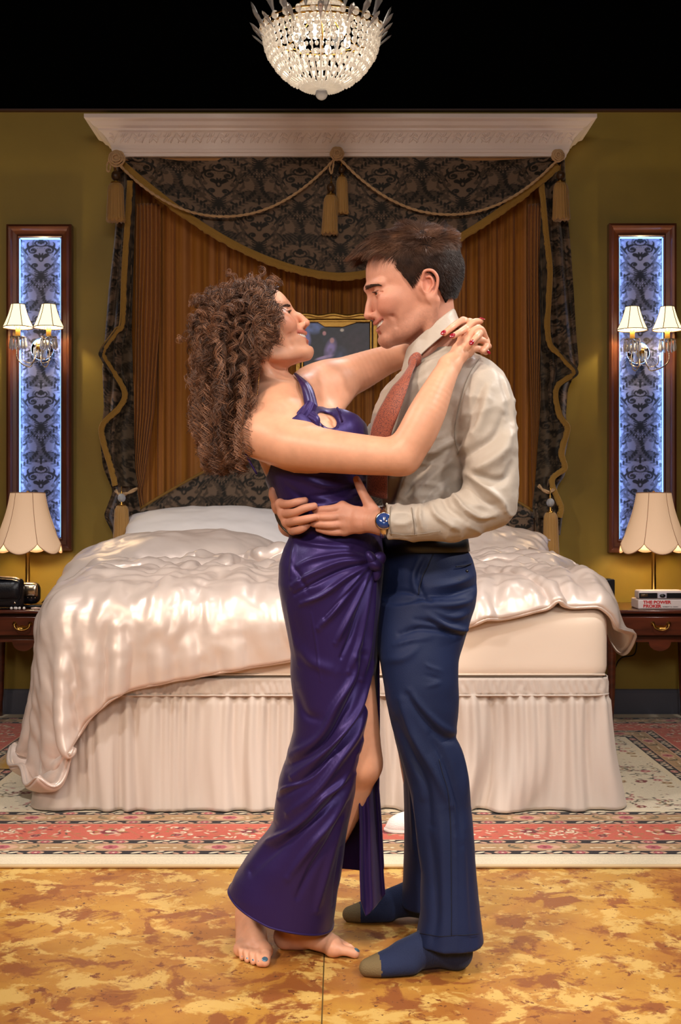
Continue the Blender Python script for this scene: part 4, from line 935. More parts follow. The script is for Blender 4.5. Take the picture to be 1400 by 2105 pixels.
m = MB().lathe([(.011, 0), (.011, .004), (.007, .006), (.0, .006)], (bx0 + .117, d + .001, TZ + bh + .018), 18, axis='y', scal=(1.25, .8, 1)); m.build('lens', LEATH, cmr)
m = MB().box((bx0 + .03, d + .0025, TZ + bh + .020), (.034, .002, .014)); m.build('flash_window', mat('amber_glass', srgb((90, 70, 50)), .15), cmr)
d = 6.15; c = W(1250, 1222, d); o = MB().box((c[0] - .002, d + .03, TZ + .07), (.066, .09, .138)).build('speaker', LEATH, bevel=.005); tag(o, 'small square black speaker behind the duvet on the right nightstand', 'speaker')

# ------------------------------------------------------------------ slipper and cloth on the rug
sl = empty('slipper', (.19, 4.12, .012), 'white slipper on the rug behind the man, only its toe visible', 'slipper')
t = np.linspace(0, 1, 20); cxs = W(792, 1712, 4.10)[0]; V = []
a = np.linspace(0, 2*pi, 25)[:-1]
for i in t:
    x = cxs + i*.26; wd = .048*np.sqrt(max(0, 1 - (1 - min(i*3.0, 1))**2)) * (1 - .25*np.sin(i*pi)*i) * (1 if i < .9 else (1 - (i - .9)*5)) + .001; h = .052*np.sqrt(max(0, 1 - (1 - min(i*2.4, 1))**2))*(1 if i < .5 else .75) + .001
    V.append(np.stack([np.full(24, x), 4.12 + wd*np.cos(a) + .03*i, .024 + np.where(np.sin(a) > 0, h*np.sin(a), .010*np.sin(a))], 1))
MB().grid(np.stack(V), closev=True).build('upper', mat('white_terry', srgb((236, 226, 220)), .9, bump=(200, .5)), sl)
P = np.array(V)[:, :, :]; m = MB().grid(np.stack([np.stack([cxs - .004 + t*.268, 4.12 + s_*np.abs(P[:, 0, 1] - 4.12 - .03*t)*1.06 + .03*t, np.full(20, z)], 1) for s_, z in ((-1, .013), (-1, .022), (1, .022), (1, .013))], 1)); m.build('sole', mat('white_rubber', srgb((220, 206, 196)), .7), sl)
c = W(62, 1538, 5.2); th = np.linspace(0, 2*pi, 40); m = MB()
R2 = np.random.default_rng(3)
xs = np.linspace(-.13, .13, 40); ys = np.linspace(-.10, .10, 30); X, Y = np.meshgrid(xs, ys, indexing='ij'); rr = np.clip(1 - (X/.13)**2 - (Y/.1)**2, 0, 1)
Z = .014 + rr**.5 * (.035 + .02*vnoise(np.stack([X*25, Y*25, X*0], -1), 4)) + .004*np.sin(Y*160 + X*60)*rr
o = MB().grid(np.stack([X + c[0] - .0, Y + 5.2, Z], -1)).build('shawl', BRAID); tag(o, 'mustard fringed cloth bunched on the rug beside the hanging duvet corner', 'cloth')

# ------------------------------------------------------------------ crystal chandelier
ch = empty('chandelier', (-.08, 5.15, 2.75), 'basket chandelier of crystal chains with leaf-shaped prisms around its rim', 'chandelier')
cx, cy = W(661, 100, 5.15)[0], 5.15; k = 5.15 / F_PX; zz = lambda py: CAM_Z - (py - HOR)*k
z_rim, z_bot, R0 = zz(72), zz(185), .235
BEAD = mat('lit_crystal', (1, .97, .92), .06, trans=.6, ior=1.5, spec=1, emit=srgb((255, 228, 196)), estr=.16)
m = MB(); oct_ = 6
def stone(m, c, r, h, out):
    m.ball(c, (r, r, h), 6, 4)
rows = 9
for j in range(rows):
    t = (j + .3) / rows; rr = R0 * math.sqrt(max(0, 1 - t**1.9)) ; z = z_rim - (z_rim - z_bot) * t
    n = max(10, int(2*pi*rr / (.030 if j < 4 else .021))); s_ = .0135 if j < 4 else .0095
    for i in range(n):
        a = 2*pi*(i + .5*(j % 2))/n; stone(m, (cx + rr*cos(a), cy + rr*sin(a), z), s_*.85, s_*1.1, a)
for j in range(36):
    a = 2*pi*j/36; P = [(cx + R0*math.sqrt(max(0, 1 - t**1.9))*.985*cos(a), cy + R0*math.sqrt(max(0, 1 - t**1.9))*.985*sin(a), z_rim - (z_rim - z_bot)*t) for t in np.linspace(0, .97, 12)]; m.tube(P, .0035, 5)
m.build('crystal_basket', BEAD, ch)
m = MB()
for j in range(48):
    a = 2*pi*j/48; m.tube([(cx + .012*cos(a), cy + .012*sin(a), z_bot - .004), (cx + .085*cos(a), cy + .085*sin(a), z_bot + .010)], [.002, .005], 4)
m.build('bottom_rosette', BEAD, ch)
m = MB().ball((cx, cy, zz(193)), .0255, 16, 10); m.build('drop_ball', CRYST, ch)
m = MB(); 
for (rr, z, th_) in ((R0*1.0, z_rim + .004, .005), (R0*1.06, z_rim + .022, .004), (.09, zz(10), .005)): 
    a = np.linspace(0, 2*pi, 60); m.tube(np.stack([cx + rr*np.cos(a), cy + rr*np.sin(a), a*0 + z], 1), th_, 6)
for j in range(8):
    a = 2*pi*j/8; m.tube(cr([(cx + .03*cos(a), cy + .03*sin(a), zz(-20)), (cx + .09*cos(a), cy + .09*sin(a), zz(40)), (cx + R0*cos(a), cy + R0*sin(a), z_rim)], 12), .003, 5)
m.build('ring_frame', BRASS, ch)
m = MB().tube([(cx, cy, zz(100)), (cx, cy, 5.28)], .007, 8); m.build('hanging_rod', BRASS, ch)
for j in range(26):
    a = 2*pi*j/26; m = MB(); stone(m, (cx + R0*1.04*cos(a), cy + R0*1.04*sin(a), z_rim + .020), .015, .018, a); m.build('rim_stone', BEAD, ch)
def leaf(m, c, a, tilt, L_, w_):
    """flat faceted leaf prism standing outward from the rim"""
    o3 = np.array([cos(a), sin(a), 0]); up = np.array([0, 0, 1.0]); ax = o3*sin(tilt) + up*cos(tilt); sd = np.cross(ax, o3); nn = np.cross(sd, ax); c = np.array(c)
    out = [(0, 0), (.35, .28), (1, .66), (.78, .88), (.0, 1.0), (-.78, .88), (-1, .66), (-.35, .28)]
    rim = [c + sd*w_*x + ax*L_*y for x, y in out]; inn = [c + sd*w_*x*.62 + ax*L_*(.5 + (y-.5)*.7) for x, y in out]
    V = rim + [p + nn*.006 for p in inn] + [p - nn*.006 for p in inn]; F = [(i, (i+1) % 8, 8+(i+1) % 8, 8+i) for i in range(8)] + [(i, 16+i, 16+(i+1) % 8, (i+1) % 8) for i in range(8)] + [tuple(range(8, 16)), tuple(range(23, 15, -1))]
    m.add(V, F)
for j in range(20):
    a = 2*pi*(j + .25)/20; big = j % 2 == 0; m = MB(); leaf(m, (cx + R0*1.02*cos(a), cy + R0*1.02*sin(a), z_rim + (.015 if big else -.01)), a, .42 if big else .7, .125 if big else .095, .029 if big else .022); m.build('leaf_prism', CRYST, ch, smooth=False)
for j in range(14):
    a = 2*pi*(j + .5)/14; m = MB(); leaf(m, (cx + R0*1.0*cos(a), cy + R0*1.0*sin(a), z_rim - .03), a, .85, .085, .018); m.build('leaf_prism', CRYST, ch, smooth=False)
m = MB()
for j in range(15):
    rc = .105 if j < 3 else .088 if j < 6 else .076
    for i in range(24): a = 2*pi*(i + .5*(j % 2))/24; stone(m, (cx + rc*cos(a), cy + rc*sin(a), zz(58) + j*.0165), .0105, .0095, a)
m.build('centre_column', BEAD, ch)
for j in range(6):
    a = 2*pi*j/6 + .3; l = bpy.data.lights.new('chandelier_bulb', 'POINT'); l.energy = 2.2; l.color = (1, .86, .70); l.shadow_soft_size = .02; o = bpy.data.objects.new('chandelier_bulb', l); COL.objects.link(o); o.location = (cx + .11*cos(a), cy + .11*sin(a), z_rim - .02)
    m = MB().ball((cx + .11*cos(a), cy + .11*sin(a), z_rim - .02), (.014, .014, .022), 10, 8); m.build('bulb', mat('chandelier_lit_bulb', (1, .95, .85), emit=(1, .86, .7), estr=14), ch)
# ================================================================== implicit-surface sculpting (numpy) and surface nets
f32 = np.float32
class SDF:
    def __init__(s): s.ops = []
    def _b(s, c, r): return (np.array(c, float), float(r))
    def add(s, fn, k=0.0, b=None, op='u'): s.ops.append((op, fn, k, b)); return s
    def ell(s, c, r, k=.01, rot=None, op='u'):
        c = np.array(c, f32); r = np.array(np.broadcast_to(r, (3,)), f32); Rm = None if rot is None else np.array(rot, f32)
        def f(P):
            q = P - c
            if Rm is not None: q = q @ Rm
            a = q / r; k0 = np.sqrt((a*a).sum(-1)) + 1e-7; b_ = a / r; k1 = np.sqrt((b_*b_).sum(-1)) + 1e-7; return k0 * (k0 - 1) / k1
        return s.add(f, k, s._b(c, r.max()), op)
    def cap(s, a, b, ra, rb, k=.01, op='u'):
        a = np.array(a, f32); b = np.array(b, f32); ab = b - a; L2 = float(ab @ ab) + 1e-9
        def f(P):
            t = np.clip(((P - a) @ ab) / L2, 0, 1); q = P - a - t[..., None] * ab; return np.sqrt((q*q).sum(-1)) - (ra + (rb - ra) * t)
        return s.add(f, k, s._b((a+b)/2, np.sqrt(L2)/2 + max(ra, rb)), op)
    def chain(s, pts, rs, k=.01, n=None, op='u', flat=None):
        """smooth tube through control points with varying radius (one field)"""
        p4 = np.concatenate([np.asarray(pts, float), np.broadcast_to(np.asarray(rs, float), (len(pts),))[:, None]], 1)
        q = cr(p4, n or 6 * (len(pts) - 1) + 1); A = q[:-1].astype(f32); B = q[1:].astype(f32)
        def f(P):
            d = None
            for a, b in zip(A, B):
                ab = (b - a)[:3]; t = np.clip(((P - a[:3]) @ ab) / (float(ab @ ab) + 1e-9), 0, 1); w_ = P - a[:3] - t[..., None] * ab
                e = np.sqrt((w_*w_).sum(-1)) - (a[3] + (b[3] - a[3]) * t); d = e if d is None else np.minimum(d, e)
            return d
        c = q[:, :3].mean(0); return s.add(f, k, s._b(c, np.max(np.linalg.norm(q[:, :3] - c, axis=1) + q[:, 3])), op)
    def loft(s, tab, k=.01, op='u', yaw=0.0, pw=2.0):
        """tab rows: z, cx, cy, rx, ry"""
        T = np.array(sorted(tab), float); zf = np.linspace(T[0, 0], T[-1, 0], 120); C = np.stack([np.interp(zf, T[:, 0], T[:, i]) for i in range(1, 5)], 1)
        for _ in range(6): C[1:-1] = (C[:-2] + C[2:] + 2*C[1:-1]) / 4
        cyw, syw = cos(yaw), sin(yaw)
        def f(P):
            z = P[..., 2]; cx, cy, rx, ry = [np.interp(z, zf, C[:, i]).astype(f32) for i in range(4)]
            dx = P[..., 0] - cx; dy = P[..., 1] - cy
            if yaw: dx, dy = dx*cyw + dy*syw, -dx*syw + dy*cyw
            a = np.abs(dx) / rx; b = np.abs(dy) / ry; k0 = (a**pw + b**pw)**(1/pw) + 1e-6; k1 = np.sqrt((a/rx)**2 + (b/ry)**2) + 1e-6
            d = k0 * (k0 - 1) / k1; return np.maximum(d, np.maximum(z - T[-1, 0], T[0, 0] - z))
        c = np.array([C[:, 0].mean(), C[:, 1].mean(), (T[0, 0] + T[-1, 0])/2]); return s.add(f, k, s._b(c, (T[-1, 0] - T[0, 0])/2 + C[:, 2:].max() + .15), op)
    def ev(s, P, lo=None, hi=None):
        d = np.full(P.shape[:-1], 1.0, f32)
        for op, fn, k, b in s.ops:
            if b is not None and lo is not None:
                q = np.maximum(np.maximum(lo - b[0], b[0] - hi), 0)
                if np.linalg.norm(q) > b[1] + k + .03: continue
            e = fn(P)
            if op == 'u':
                if k > 0: h = np.maximum(k - np.abs(d - e), 0) / k; d = np.minimum(d, e) - h*h*k*.25
                else: d = np.minimum(d, e)
            elif op == 's':
                e = -e
                if k > 0: h = np.maximum(k - np.abs(d - e), 0) / k; d = np.maximum(d, e) + h*h*k*.25
                else: d = np.maximum(d, e)
            elif op == 'i': d = np.maximum(d, e)
            elif op == 'd': d = d + e
        return d.astype(f32)
def mesh_sdf(S, lo, hi, res):
    lo = np.array(lo, float); hi = np.array(hi, float); m = 4
    n = (np.ceil((hi - lo) / (res*m)).astype(int) + 1); ax = [lo[i] + np.arange(n[i]) * res * m for i in range(3)]
    G = np.stack(np.meshgrid(*ax, indexing='ij'), -1).astype(f32); Cd = S.ev(G, lo, hi)
    band = np.abs(Cd) < res * m * 1.9 + .004
    nf = (n - 1) * m + 1; D = np.repeat(np.repeat(np.repeat(Cd, m, 0), m, 1), m, 2)[m//2:, m//2:, m//2:][:nf[0], :nf[1], :nf[2]]
    D = np.pad(D, [(0, nf[i] - D.shape[i]) for i in range(3)], mode='edge')
    B = np.repeat(np.repeat(np.repeat(band, m, 0), m, 1), m, 2)[m//2:, m//2:, m//2:][:nf[0], :nf[1], :nf[2]]
    B = np.pad(B, [(0, nf[i] - B.shape[i]) for i in range(3)], mode='edge')
    ix = np.argwhere(B); P = (lo + ix * res).astype(f32); out = np.empty(len(P), f32)
    for k in range(0, len(P), 400000): out[k:k+400000] = S.ev(P[k:k+400000], lo, hi)
    D[B] = out
    # surface nets
    s = D < 0; nx, ny, nz = D.shape; cid = lambda i, j, k: (i*ny + j)*nz + k
    acc_i, acc_p, quads = [], [], []
    for a in range(3):
        sl0 = [slice(None)]*3; sl1 = [slice(None)]*3; sl0[a] = slice(0, -1); sl1[a] = slice(1, None)
        e = np.argwhere(s[tuple(sl0)] != s[tuple(sl1)]); 
        b, c = (a+1) % 3, (a+2) % 3
        e = e[(e[:, b] > 0) & (e[:, c] > 0) & (e[:, b] < D.shape[b]-1) & (e[:, c] < D.shape[c]-1)]
        e2 = e.copy(); e2[:, a] += 1; d0 = D[tuple(e.T)]; d1 = D[tuple(e2.T)]; t = d0 / (d0 - d1); p = e.astype(float); p[:, a] += t
        ids = []
        for ob, oc in ((-1, -1), (0, -1), (0, 0), (-1, 0)):
            q = e.copy(); q[:, b] += ob; q[:, c] += oc; ids.append(cid(q[:, 0], q[:, 1], q[:, 2])); acc_i.append(ids[-1]); acc_p.append(p)
        Q = np.stack(ids, 1); inside = d0 < 0; Q[~inside] = Q[~inside][:, ::-1]; quads.append(Q)
    I = np.concatenate(acc_i); Pp = np.concatenate(acc_p); Q = np.concatenate(quads)
    u, inv = np.unique(I, return_inverse=True); cnt = np.bincount(inv); V = np.stack([np.bincount(inv, Pp[:, k]) / cnt for k in range(3)], 1)
    Q = np.searchsorted(u, Q); return (lo + V * res), Q
def vnormals(V, Q):
    a = V[Q[:, 2]] - V[Q[:, 0]]; b = V[Q[:, 3]] - V[Q[:, 1]]; n = np.cross(a, b); N = np.zeros_like(V)
    for k in range(4):
        for j in range(3): N[:, j] += np.bincount(Q[:, k], n[:, j], len(V))
    return N / (np.linalg.norm(N, axis=1)[:, None] + 1e-12)
def relax(V, Q, it=1, f=.5):
    E = np.concatenate([Q[:, [0, 1]], Q[:, [1, 2]], Q[:, [2, 3]], Q[:, [3, 0]]]); E = np.concatenate([E, E[:, ::-1]]); c = np.bincount(E[:, 0], minlength=len(V))[:, None] + 1e-9
    for _ in range(it):
        A = np.stack([np.bincount(E[:, 0], V[E[:, 1], k], len(V)) for k in range(3)], 1) / c; V = V * (1-f) + A * f
    return V
def chunks(S, boxes):
    Vs, Qs, n = [], [], 0
    for i, (lo, hi, res) in enumerate(boxes):
        v, q = mesh_sdf(S, lo, hi, res); c = v[q].mean(1); ok = np.ones(len(q), bool)
        for l2, h2, r2 in boxes[:i]: ok &= ~np.all((c > np.array(l2) + 3*r2 + res) & (c < np.array(h2) - 3*r2 - res), axis=1)
        q = q[ok]; u = np.unique(q); mp = np.full(len(v), -1); mp[u] = np.arange(len(u)); v = v[u]; q = mp[q]; Vs.append(v); Qs.append(q + n); n += len(v)
    return np.concatenate(Vs), np.concatenate(Qs)
def proj(V):
    return 700 + V[:, 0] * F_PX / V[:, 1], HOR - (V[:, 2] - CAM_Z) * F_PX / V[:, 1]
def folds(V, N, L, dref, both=False):
    """cloth folds: L = [(points in photo px at depth dref, half width px, height m)], raised along the cloth's own normals"""
    k = dref / F_PX; X = V[:, 0] / k + 700; Y = HOR - (V[:, 2] - CAM_Z) / k; D = np.zeros(len(V)); face = np.clip(-N[:, 1] * 1.6 + .5, 0, 1) if not both else np.ones(len(V))
    for pts, w_, h in L:
        p = cr(pts, 6 * (len(pts) - 1) + 1) if len(pts) > 2 else np.array(pts, float); best = np.full(len(V), 1e9); tt = np.zeros(len(V))
        m_ = (X > p[:, 0].min() - 3*w_) & (X < p[:, 0].max() + 3*w_) & (Y > p[:, 1].min() - 3*w_) & (Y < p[:, 1].max() + 3*w_); x = X[m_]; y = Y[m_]; b = best[m_]; t0 = tt[m_]
        for i in range(len(p) - 1):
            a = p[i]; ab = p[i+1] - a; t = np.clip(((x - a[0])*ab[0] + (y - a[1])*ab[1]) / (ab @ ab + 1e-9), 0, 1); sg = (x - a[0])*ab[1] - (y - a[1])*ab[0]
            d = np.hypot(x - a[0] - t*ab[0], y - a[1] - t*ab[1]); d = np.where(sg > 0, d, d*1.35); u = d < b; b = np.where(u, d, b); t0 = np.where(u, (i + t)/(len(p)-1), t0)
        g = np.exp(-(b / w_)**2 * 1.2) * np.sin(np.clip(t0, .04, .96) * pi)**.5; D[m_] += h * g
    return V + N * (D * face)[:, None], D
# ================================================================== people
SKIN_M = mat('skin_man', (1, 1, 1), .46, spec=.45, vcol=True, sss=.12, bump=(420, .12))
SKIN_W = mat('skin_woman', (1, 1, 1), .42, spec=.45, vcol=True, sss=.12, bump=(420, .06))
EYEW = mat('eye', (1, 1, 1), .08, vcol=True, spec=.8)
TEETH = mat('teeth', srgb((240, 232, 220)), .25)
def headM(origin, face_sign, yaw, pitch, roll, sc):
    """local x forward, y to the person's left, z up -> world; face_sign -1 looks to -X"""
    R = Matrix.Rotation(pi if face_sign < 0 else 0, 3, 'Z') @ Matrix.Rotation(yaw, 3, 'Z') @ Matrix.Rotation(-pitch, 3, 'Y') @ Matrix.Rotation(roll, 3, 'X')
    return np.array(R), np.array(origin), sc
def H2W(H, p): R, o, s = H; return (np.asarray(p, float) * s) @ R.T + o
def W2H(H, P): R, o, s = H; return ((P - o) @ R) / s
def head_sdf(female):
    S = SDF(); fm = female; ez = -.008 if fm else 0.0
    if fm: S.ell((-.004, 0, .024), (.078, .070, .064), .0)
    else: S.ell((-.014, 0, .038), (.098, .077, .088), .0)
    rows = [(.122, -.04, .020, .020), (.112, -.075, .056, .048), (.095, -.097, .078, .064), (.070, -.108, .0925, .073), (.048, -.110, .0975, .0755), (.026, -.108, .1005, .0745), (.010, -.100, .0975, .0725), (-.008, -.080, .0970, .0710),
            (-.026, -.060, .0985, .0675), (-.045, -.040, .1000, .0615), (-.062, -.025, .0975, .0550), (-.078, -.010, .0955, .0460), (-.090, .010, .0960, .0350), (-.100, .030, .0920, .0240), (-.106, .045, .083, .012)]
    if fm: rows = [(z if z < .03 else .03 + (z-.03)*.62, xb*.74, xf, hw*.94) for z, xb, xf, hw in rows]
    S.loft([(z, (xb + xf)/2, 0, (xf - xb)/2, hw) for z, xb, xf, hw in rows], .018, pw=2.15)
    jr = .012 if fm else .0155; chz = -.094
    for sy in (1, -1):
        S.chain([(-.010, sy*(.056 if fm else .060), -.030), (.006, sy*(.050 if fm else .0545), -.064), (.045, sy*.037, chz + .006), (.084, sy*.012, chz)], [jr*.8, jr, jr*.9, jr*.85], .020)
    S.ell((.088, 0, chz), (.0150, .018 if fm else .023, .0155), .014)
    for sy in (1, -1):
        if not fm: S.cap((.0990, sy*.010, .0235), (.080, sy*.048, .022), .0085, .007, .012)
        S.ell((.070, sy*.046, -.014), (.024, .018, .018), .02)
        S.ell((.1080, sy*.0310, .0050 + ez), (.0190, .0165, .0115), .014, op='s')
        S.ell((.0810, sy*.0310, .0050 + ez), (.0142, .0155, .0140), .006)
        S.ell((.0955, sy*.0310, .0046 + ez), (.0080, .0125, .0030 if not fm else .0040), .0012, op='s')
        S.chain([(.0915, sy*.019, .0052 + ez), (.0965, sy*.031, (.0098 if not fm else .0108) + ez), (.0860, sy*.0445, .0060 + ez)], [.0014, .0017, .0012], .0015)
    nz = -.034
    S.chain([(.0900, 0, .026 + ez), (.0985, 0, .005 + ez), (.1080, 0, -.014), (.1145, 0, nz + .001)], [.0090, .0068, .0072, .0085] if not fm else [.008, .0064, .0068, .0078], .012)
    S.ell((.1142, 0, nz - .001), (.0088, .0090, .0080), .004)
    for sy in (1, -1):
        S.ell((.1045, sy*.0125, nz - .003), (.0100, .0060, .0068), .006)
        S.ell((.1085, sy*.0066, nz - .0110), (.0062, .0030, .0040), .002, op='s')
    S.ell((.088, 0, -.062), (.0165, .030, .024), .012)
    cor = (.0815, .0340, -.0480)
    S.ell((.1020, 0, -.0632), (.0130, .0180, .0070), .0020, op='s')
    for sy in (1, -1): S.chain([(.1010, sy*.008, -.0625), (.0965, sy*.021, -.0590), (.0885, sy*.0320, -.0520)], [.0066, .0060, .0028], .002, op='s')
    for sy in (1, -1):
        up = [(cor[0] + .0015, sy*(cor[1]), cor[2] + .0012), (.0925, sy*.025, -.0505), (.0995, sy*.013, -.0535), (.1030, sy*.004, -.0540), (.1035, 0, -.0545)]
        lo = [(cor[0] + .0015, sy*(cor[1]), cor[2] - .0005), (.0900, sy*.026, -.0635), (.0960, sy*.013, -.0722), (.0985, sy*.004, -.0745), (.0988, 0, -.0748)]
        S.chain(up, [.0016, .0028, .0035, .0036, .0034], .004); S.chain(lo, [.0016, .0034, .0046, .0050, .0050], .004)
        S.chain([(.1060, sy*.0190, -.036), (.0950, sy*.0340, -.0375), (.0790, sy*.0450, -.0440), (.0690, sy*.0490, -.060), (.0690, sy*.0450, -.075)], [.0008, .0018, .0024, .0022, .0006], .010, op='s')
        S.ell((.0790, sy*.0410, -.031), (.0180, .0150, .0140), .016)
        if not fm: S.chain([(.0865, sy*.0480, .004), (.0800, sy*.0530, .001), (.0745, sy*.0560, -.004)], [.0006, .0008, .0004], .004, op='s')
    S.ell((.1015, 0, -.0795), (.0065, .014, .0045), .010, op='s')
    for sy in (1, -1):
        Re = Matrix.Rotation(radians(-14), 3, 'Y') @ Matrix.Rotation(radians(sy*20), 3, 'Z')
        S.ell((-.016, sy*.0775, -.006), (.0180, .0055, .0290), .006, rot=Re)
        S.ell((-.004, sy*.0690, -.012), (.0160, .0080, .0260), .012)
        S.ell((-.0085, sy*.0845, -.003), (.0115, .0065, .0195), .003, rot=Re, op='s')
        S.chain([(-.004, sy*.079, .008), (-.010, sy*.086, .0215), (-.026, sy*.089, .0190), (-.0335, sy*.090, .002), (-.027, sy*.087, -.020), (-.015, sy*.081, -.035)], [.0034, .0034, .0036, .0036, .0034, .0045], .003)
        S.chain([(-.013, sy*.081, .009), (-.021, sy*.0850, .006), (-.0225, sy*.0850, -.010), (-.012, sy*.082, -.022)], [.0016, .0026, .0028, .0026], .003)
        S.ell((.0015, sy*.0755, -.010), (.0045, .0050, .0065), .006)
        S.ell((-.0090, sy*.0790, -.034), (.0080, .0045, .0085), .005)
    return S
def face_x(S, y, z):
    xs = np.linspace(.125, .055, 141).astype(f32); P = np.stack([np.broadcast_to(xs, (len(y), 141)), np.broadcast_to(np.asarray(y)[:, None], (len(y), 141)), np.broadcast_to(np.asarray(z)[:, None], (len(y), 141))], -1).astype(f32)
    return xs[np.argmax(S.ev(P) < 0, axis=1)]
def in_head(S, H, body, k=.012):
    """head field carried into world space"""
    R, o, s = H; R32 = R.astype(f32); o32 = o.astype(f32)
    body.add(lambda P: S.ev(((P - o32) @ R32) / f32(s)) * f32(s), k, (o.copy(), .17 * s))
def skin_col(V, H, female, base, hot):
    L = W2H(H, V); C = np.broadcast_to(np.array(base), V.shape).copy(); x, y, z = L[:, 0], np.abs(L[:, 1]), L[:, 2]; hd = np.linalg.norm(L, axis=1) < .16
    C *= (1 + .05*fbm(V*38, 3, 3) + .03*vnoise(V*140, 9))[:, None]
    def blend(w_, c):
        nonlocal C; w_ = np.clip(w_, 0, 1)[:, None]; C = C*(1 - w_) + np.array(c)*w_
    g = lambda cx, cy, cz, r: np.exp(-((x-cx)**2 + (y-cy)**2 + (z-cz)**2) / r**2) * hd
    blend(.40*g(.085, .045, -.022, .030), hot); blend(.35*g(.114, 0, -.034, .016), hot); blend(.55*g(-.018, .086, .0, .030), hot)
    if not female:
        st = hd * (x > -.02) * (np.exp(-((z + .088)/.040)**4) * np.clip((.030 - z)*20, 0, 1)) * np.clip(1 - g(.05, .05, -.02, .035), 0, 1); blend(.26*st*(1 + .5*vnoise(V*260, 4)), srgb((128, 92, 78)))
    mz = -.061; lip = hd * (x > .080) * np.exp(-((y/.0345))**8); yy_ = (y/.034)**2; zu = -.0535 + .0060*yy_; zl = -.0742 + .0235*yy_
    zc = mz + .006*(y/.029)**2; up = lip*np.exp(-((z - zu)/.0040)**4); lo = lip*np.exp(-((z - zl)/.0052)**4)
    lc = srgb((186, 92, 88)) if female else srgb((184, 108, 96))
    blend(.8*(up + lo), lc); blend(.9*hd*(x > .05)*(x < .092)*np.exp(-((z - zc + .0016)/.0030)**4)*np.exp(-(y/.026)**6)*(y < .03)*0, srgb((60, 20, 20)))
    blend(.30*g(.088, .031, .016, .009), srgb((120, 70, 60)) if female else srgb((140, 90, 74)))
    return C
def eyes(H, parent, look, col, ez=0.0):
    for sy in (1, -1):
        th = np.linspace(0, pi, 26); ph = np.linspace(0, 2*pi, 33); TH, PH = np.meshgrid(th, ph, indexing='ij'); r = .0131; dv_ = Vector(look).normalized(); q = Vector((1, 0, 0)).rotation_difference(dv_).to_matrix()
        P = np.stack([np.cos(TH), np.sin(TH)*np.cos(PH), np.sin(TH)*np.sin(PH)], -1) * r; C = np.zeros(P.shape) + np.array(srgb((232, 224, 218)))
        C[TH < .50] = srgb(col); C[TH < .22] = (.004, .004, .004); C[(TH >= .46) & (TH < .54)] = np.array(srgb(col))*.35
        P = P @ np.array(q).T + np.array([.0810, sy*.031, .0048 + ez]); bigmesh('eyeball', H2W(H, P.reshape(-1, 3)), gridq(26, 33), EYEW, parent, C.reshape(-1, 3))
def teeth(H, parent):
    m = MB()
    for i in range(-5, 6):
        a = i * .16; c = np.array([.0645 + .0345*cos(a*1.25), .0345*sin(a*1.25), -.0600 + .007*abs(i/5)**2]); 
        v = np.array([[x, y, z] for x in (-.0015, .0018) for y in (-.0029, .0029) for z in (-.0042, .0040)]) @ np.array(Matrix.Rotation(a*1.25, 3, 'Z')).T + c
        m.add(H2W(H, v), [(0,1,3,2),(4,6,7,5),(0,4,5,1),(2,3,7,6),(0,2,6,4),(1,5,7,3)])
    m.build('upper_teeth', TEETH, parent, bevel=.0006)
    m = MB().ball(tuple(H2W(H, (.076, 0, -.062))), (.014, .020, .009), 12, 8, Matrix(H[0].tolist())); m.build('mouth_cavity', mat('mouth_dark', srgb((70, 20, 22)), .5), parent)
def strands(name, P, r, matl, parent, k=3, taper=.35, color=None):
    """P (n, m, 3) hair strands as thin tubes, r radius"""
    n, m, _ = P.shape; t = np.gradient(P, axis=1); t /= np.linalg.norm(t, axis=-1, keepdims=True) + 1e-9
    ref = np.array([.31, .9, .3]); u = np.cross(t, ref); u /= np.linalg.norm(u, axis=-1, keepdims=True) + 1e-9; v = np.cross(t, u)
    rad = (r * (1 - (1-taper) * np.linspace(0, 1, m)**2))[None, :, None] * np.ones((n, 1, 1)); a = np.arange(k) * 2*pi/k
    V = np.stack([P + rad*(cos(q)*u + sin(q)*v) for q in a], 2).reshape(-1, 3); base = (np.arange(n)*m*k)[:, None, None]; i = (np.arange(m-1)*k)[None, :, None]; j = np.arange(k)[None, None]; j2 = (j+1) % k
    Q = np.stack(np.broadcast_arrays(base+i+j, base+i+j2, base+i+k+j2, base+i+k+j), -1).reshape(-1, 4)
    C = None if color is None else np.repeat(color, k, axis=1).reshape(-1, 3) if color.ndim == 3 else np.repeat(color, m*k, axis=0)
    return bigmesh(name, V, Q, matl, parent, C)
def nail(p, nrm, ax, L_, w_, matl, parent, name='fingernail'):
    nrm = Vector(nrm).normalized(); ax = Vector(ax); ax = (ax - nrm*ax.dot(nrm)).normalized(); b = nrm.cross(ax); R = Matrix((ax, b, nrm)).transposed()
    MB().ball(tuple(np.array(p)), (L_, w_, .0016), 12, 8, R).build(name, matl, parent)
def hand(S, wrist, wr, kn, fingers, fr, thumb=None, pk=.010, palm=None):
    """wrist pt; kn knuckle pts (index..little); fingers: lists of points from each knuckle to tip"""
    for i, q in enumerate(kn):
        S.chain([wrist, (np.array(wrist)*.45 + np.array(q)*.55), q], [wr*.80, fr*1.30, fr*1.18], pk)
    for a, b in zip(kn[:-1], kn[1:]): S.cap(a, b, fr*1.05, fr*1.05, .008); S.cap((np.array(wrist)*.4+np.array(a)*.6), (np.array(wrist)*.4+np.array(b)*.6), fr*1.3, fr*1.3, .010)
    for q, f in zip(kn, fingers):
        n = len(f) + 1; S.chain([q] + list(f), np.interp(np.linspace(0, 1, n), [0, .35, .5, 1], [fr*1.12, fr*.98, fr*1.03, fr*.82]), .0035)
    if thumb: S.chain([np.array(wrist)*.75 + np.array(thumb[0])*.25] + list(thumb), [fr*1.2, fr*1.45, fr*1.12, fr*1.05, fr*.84][:len(thumb)+1], .008)

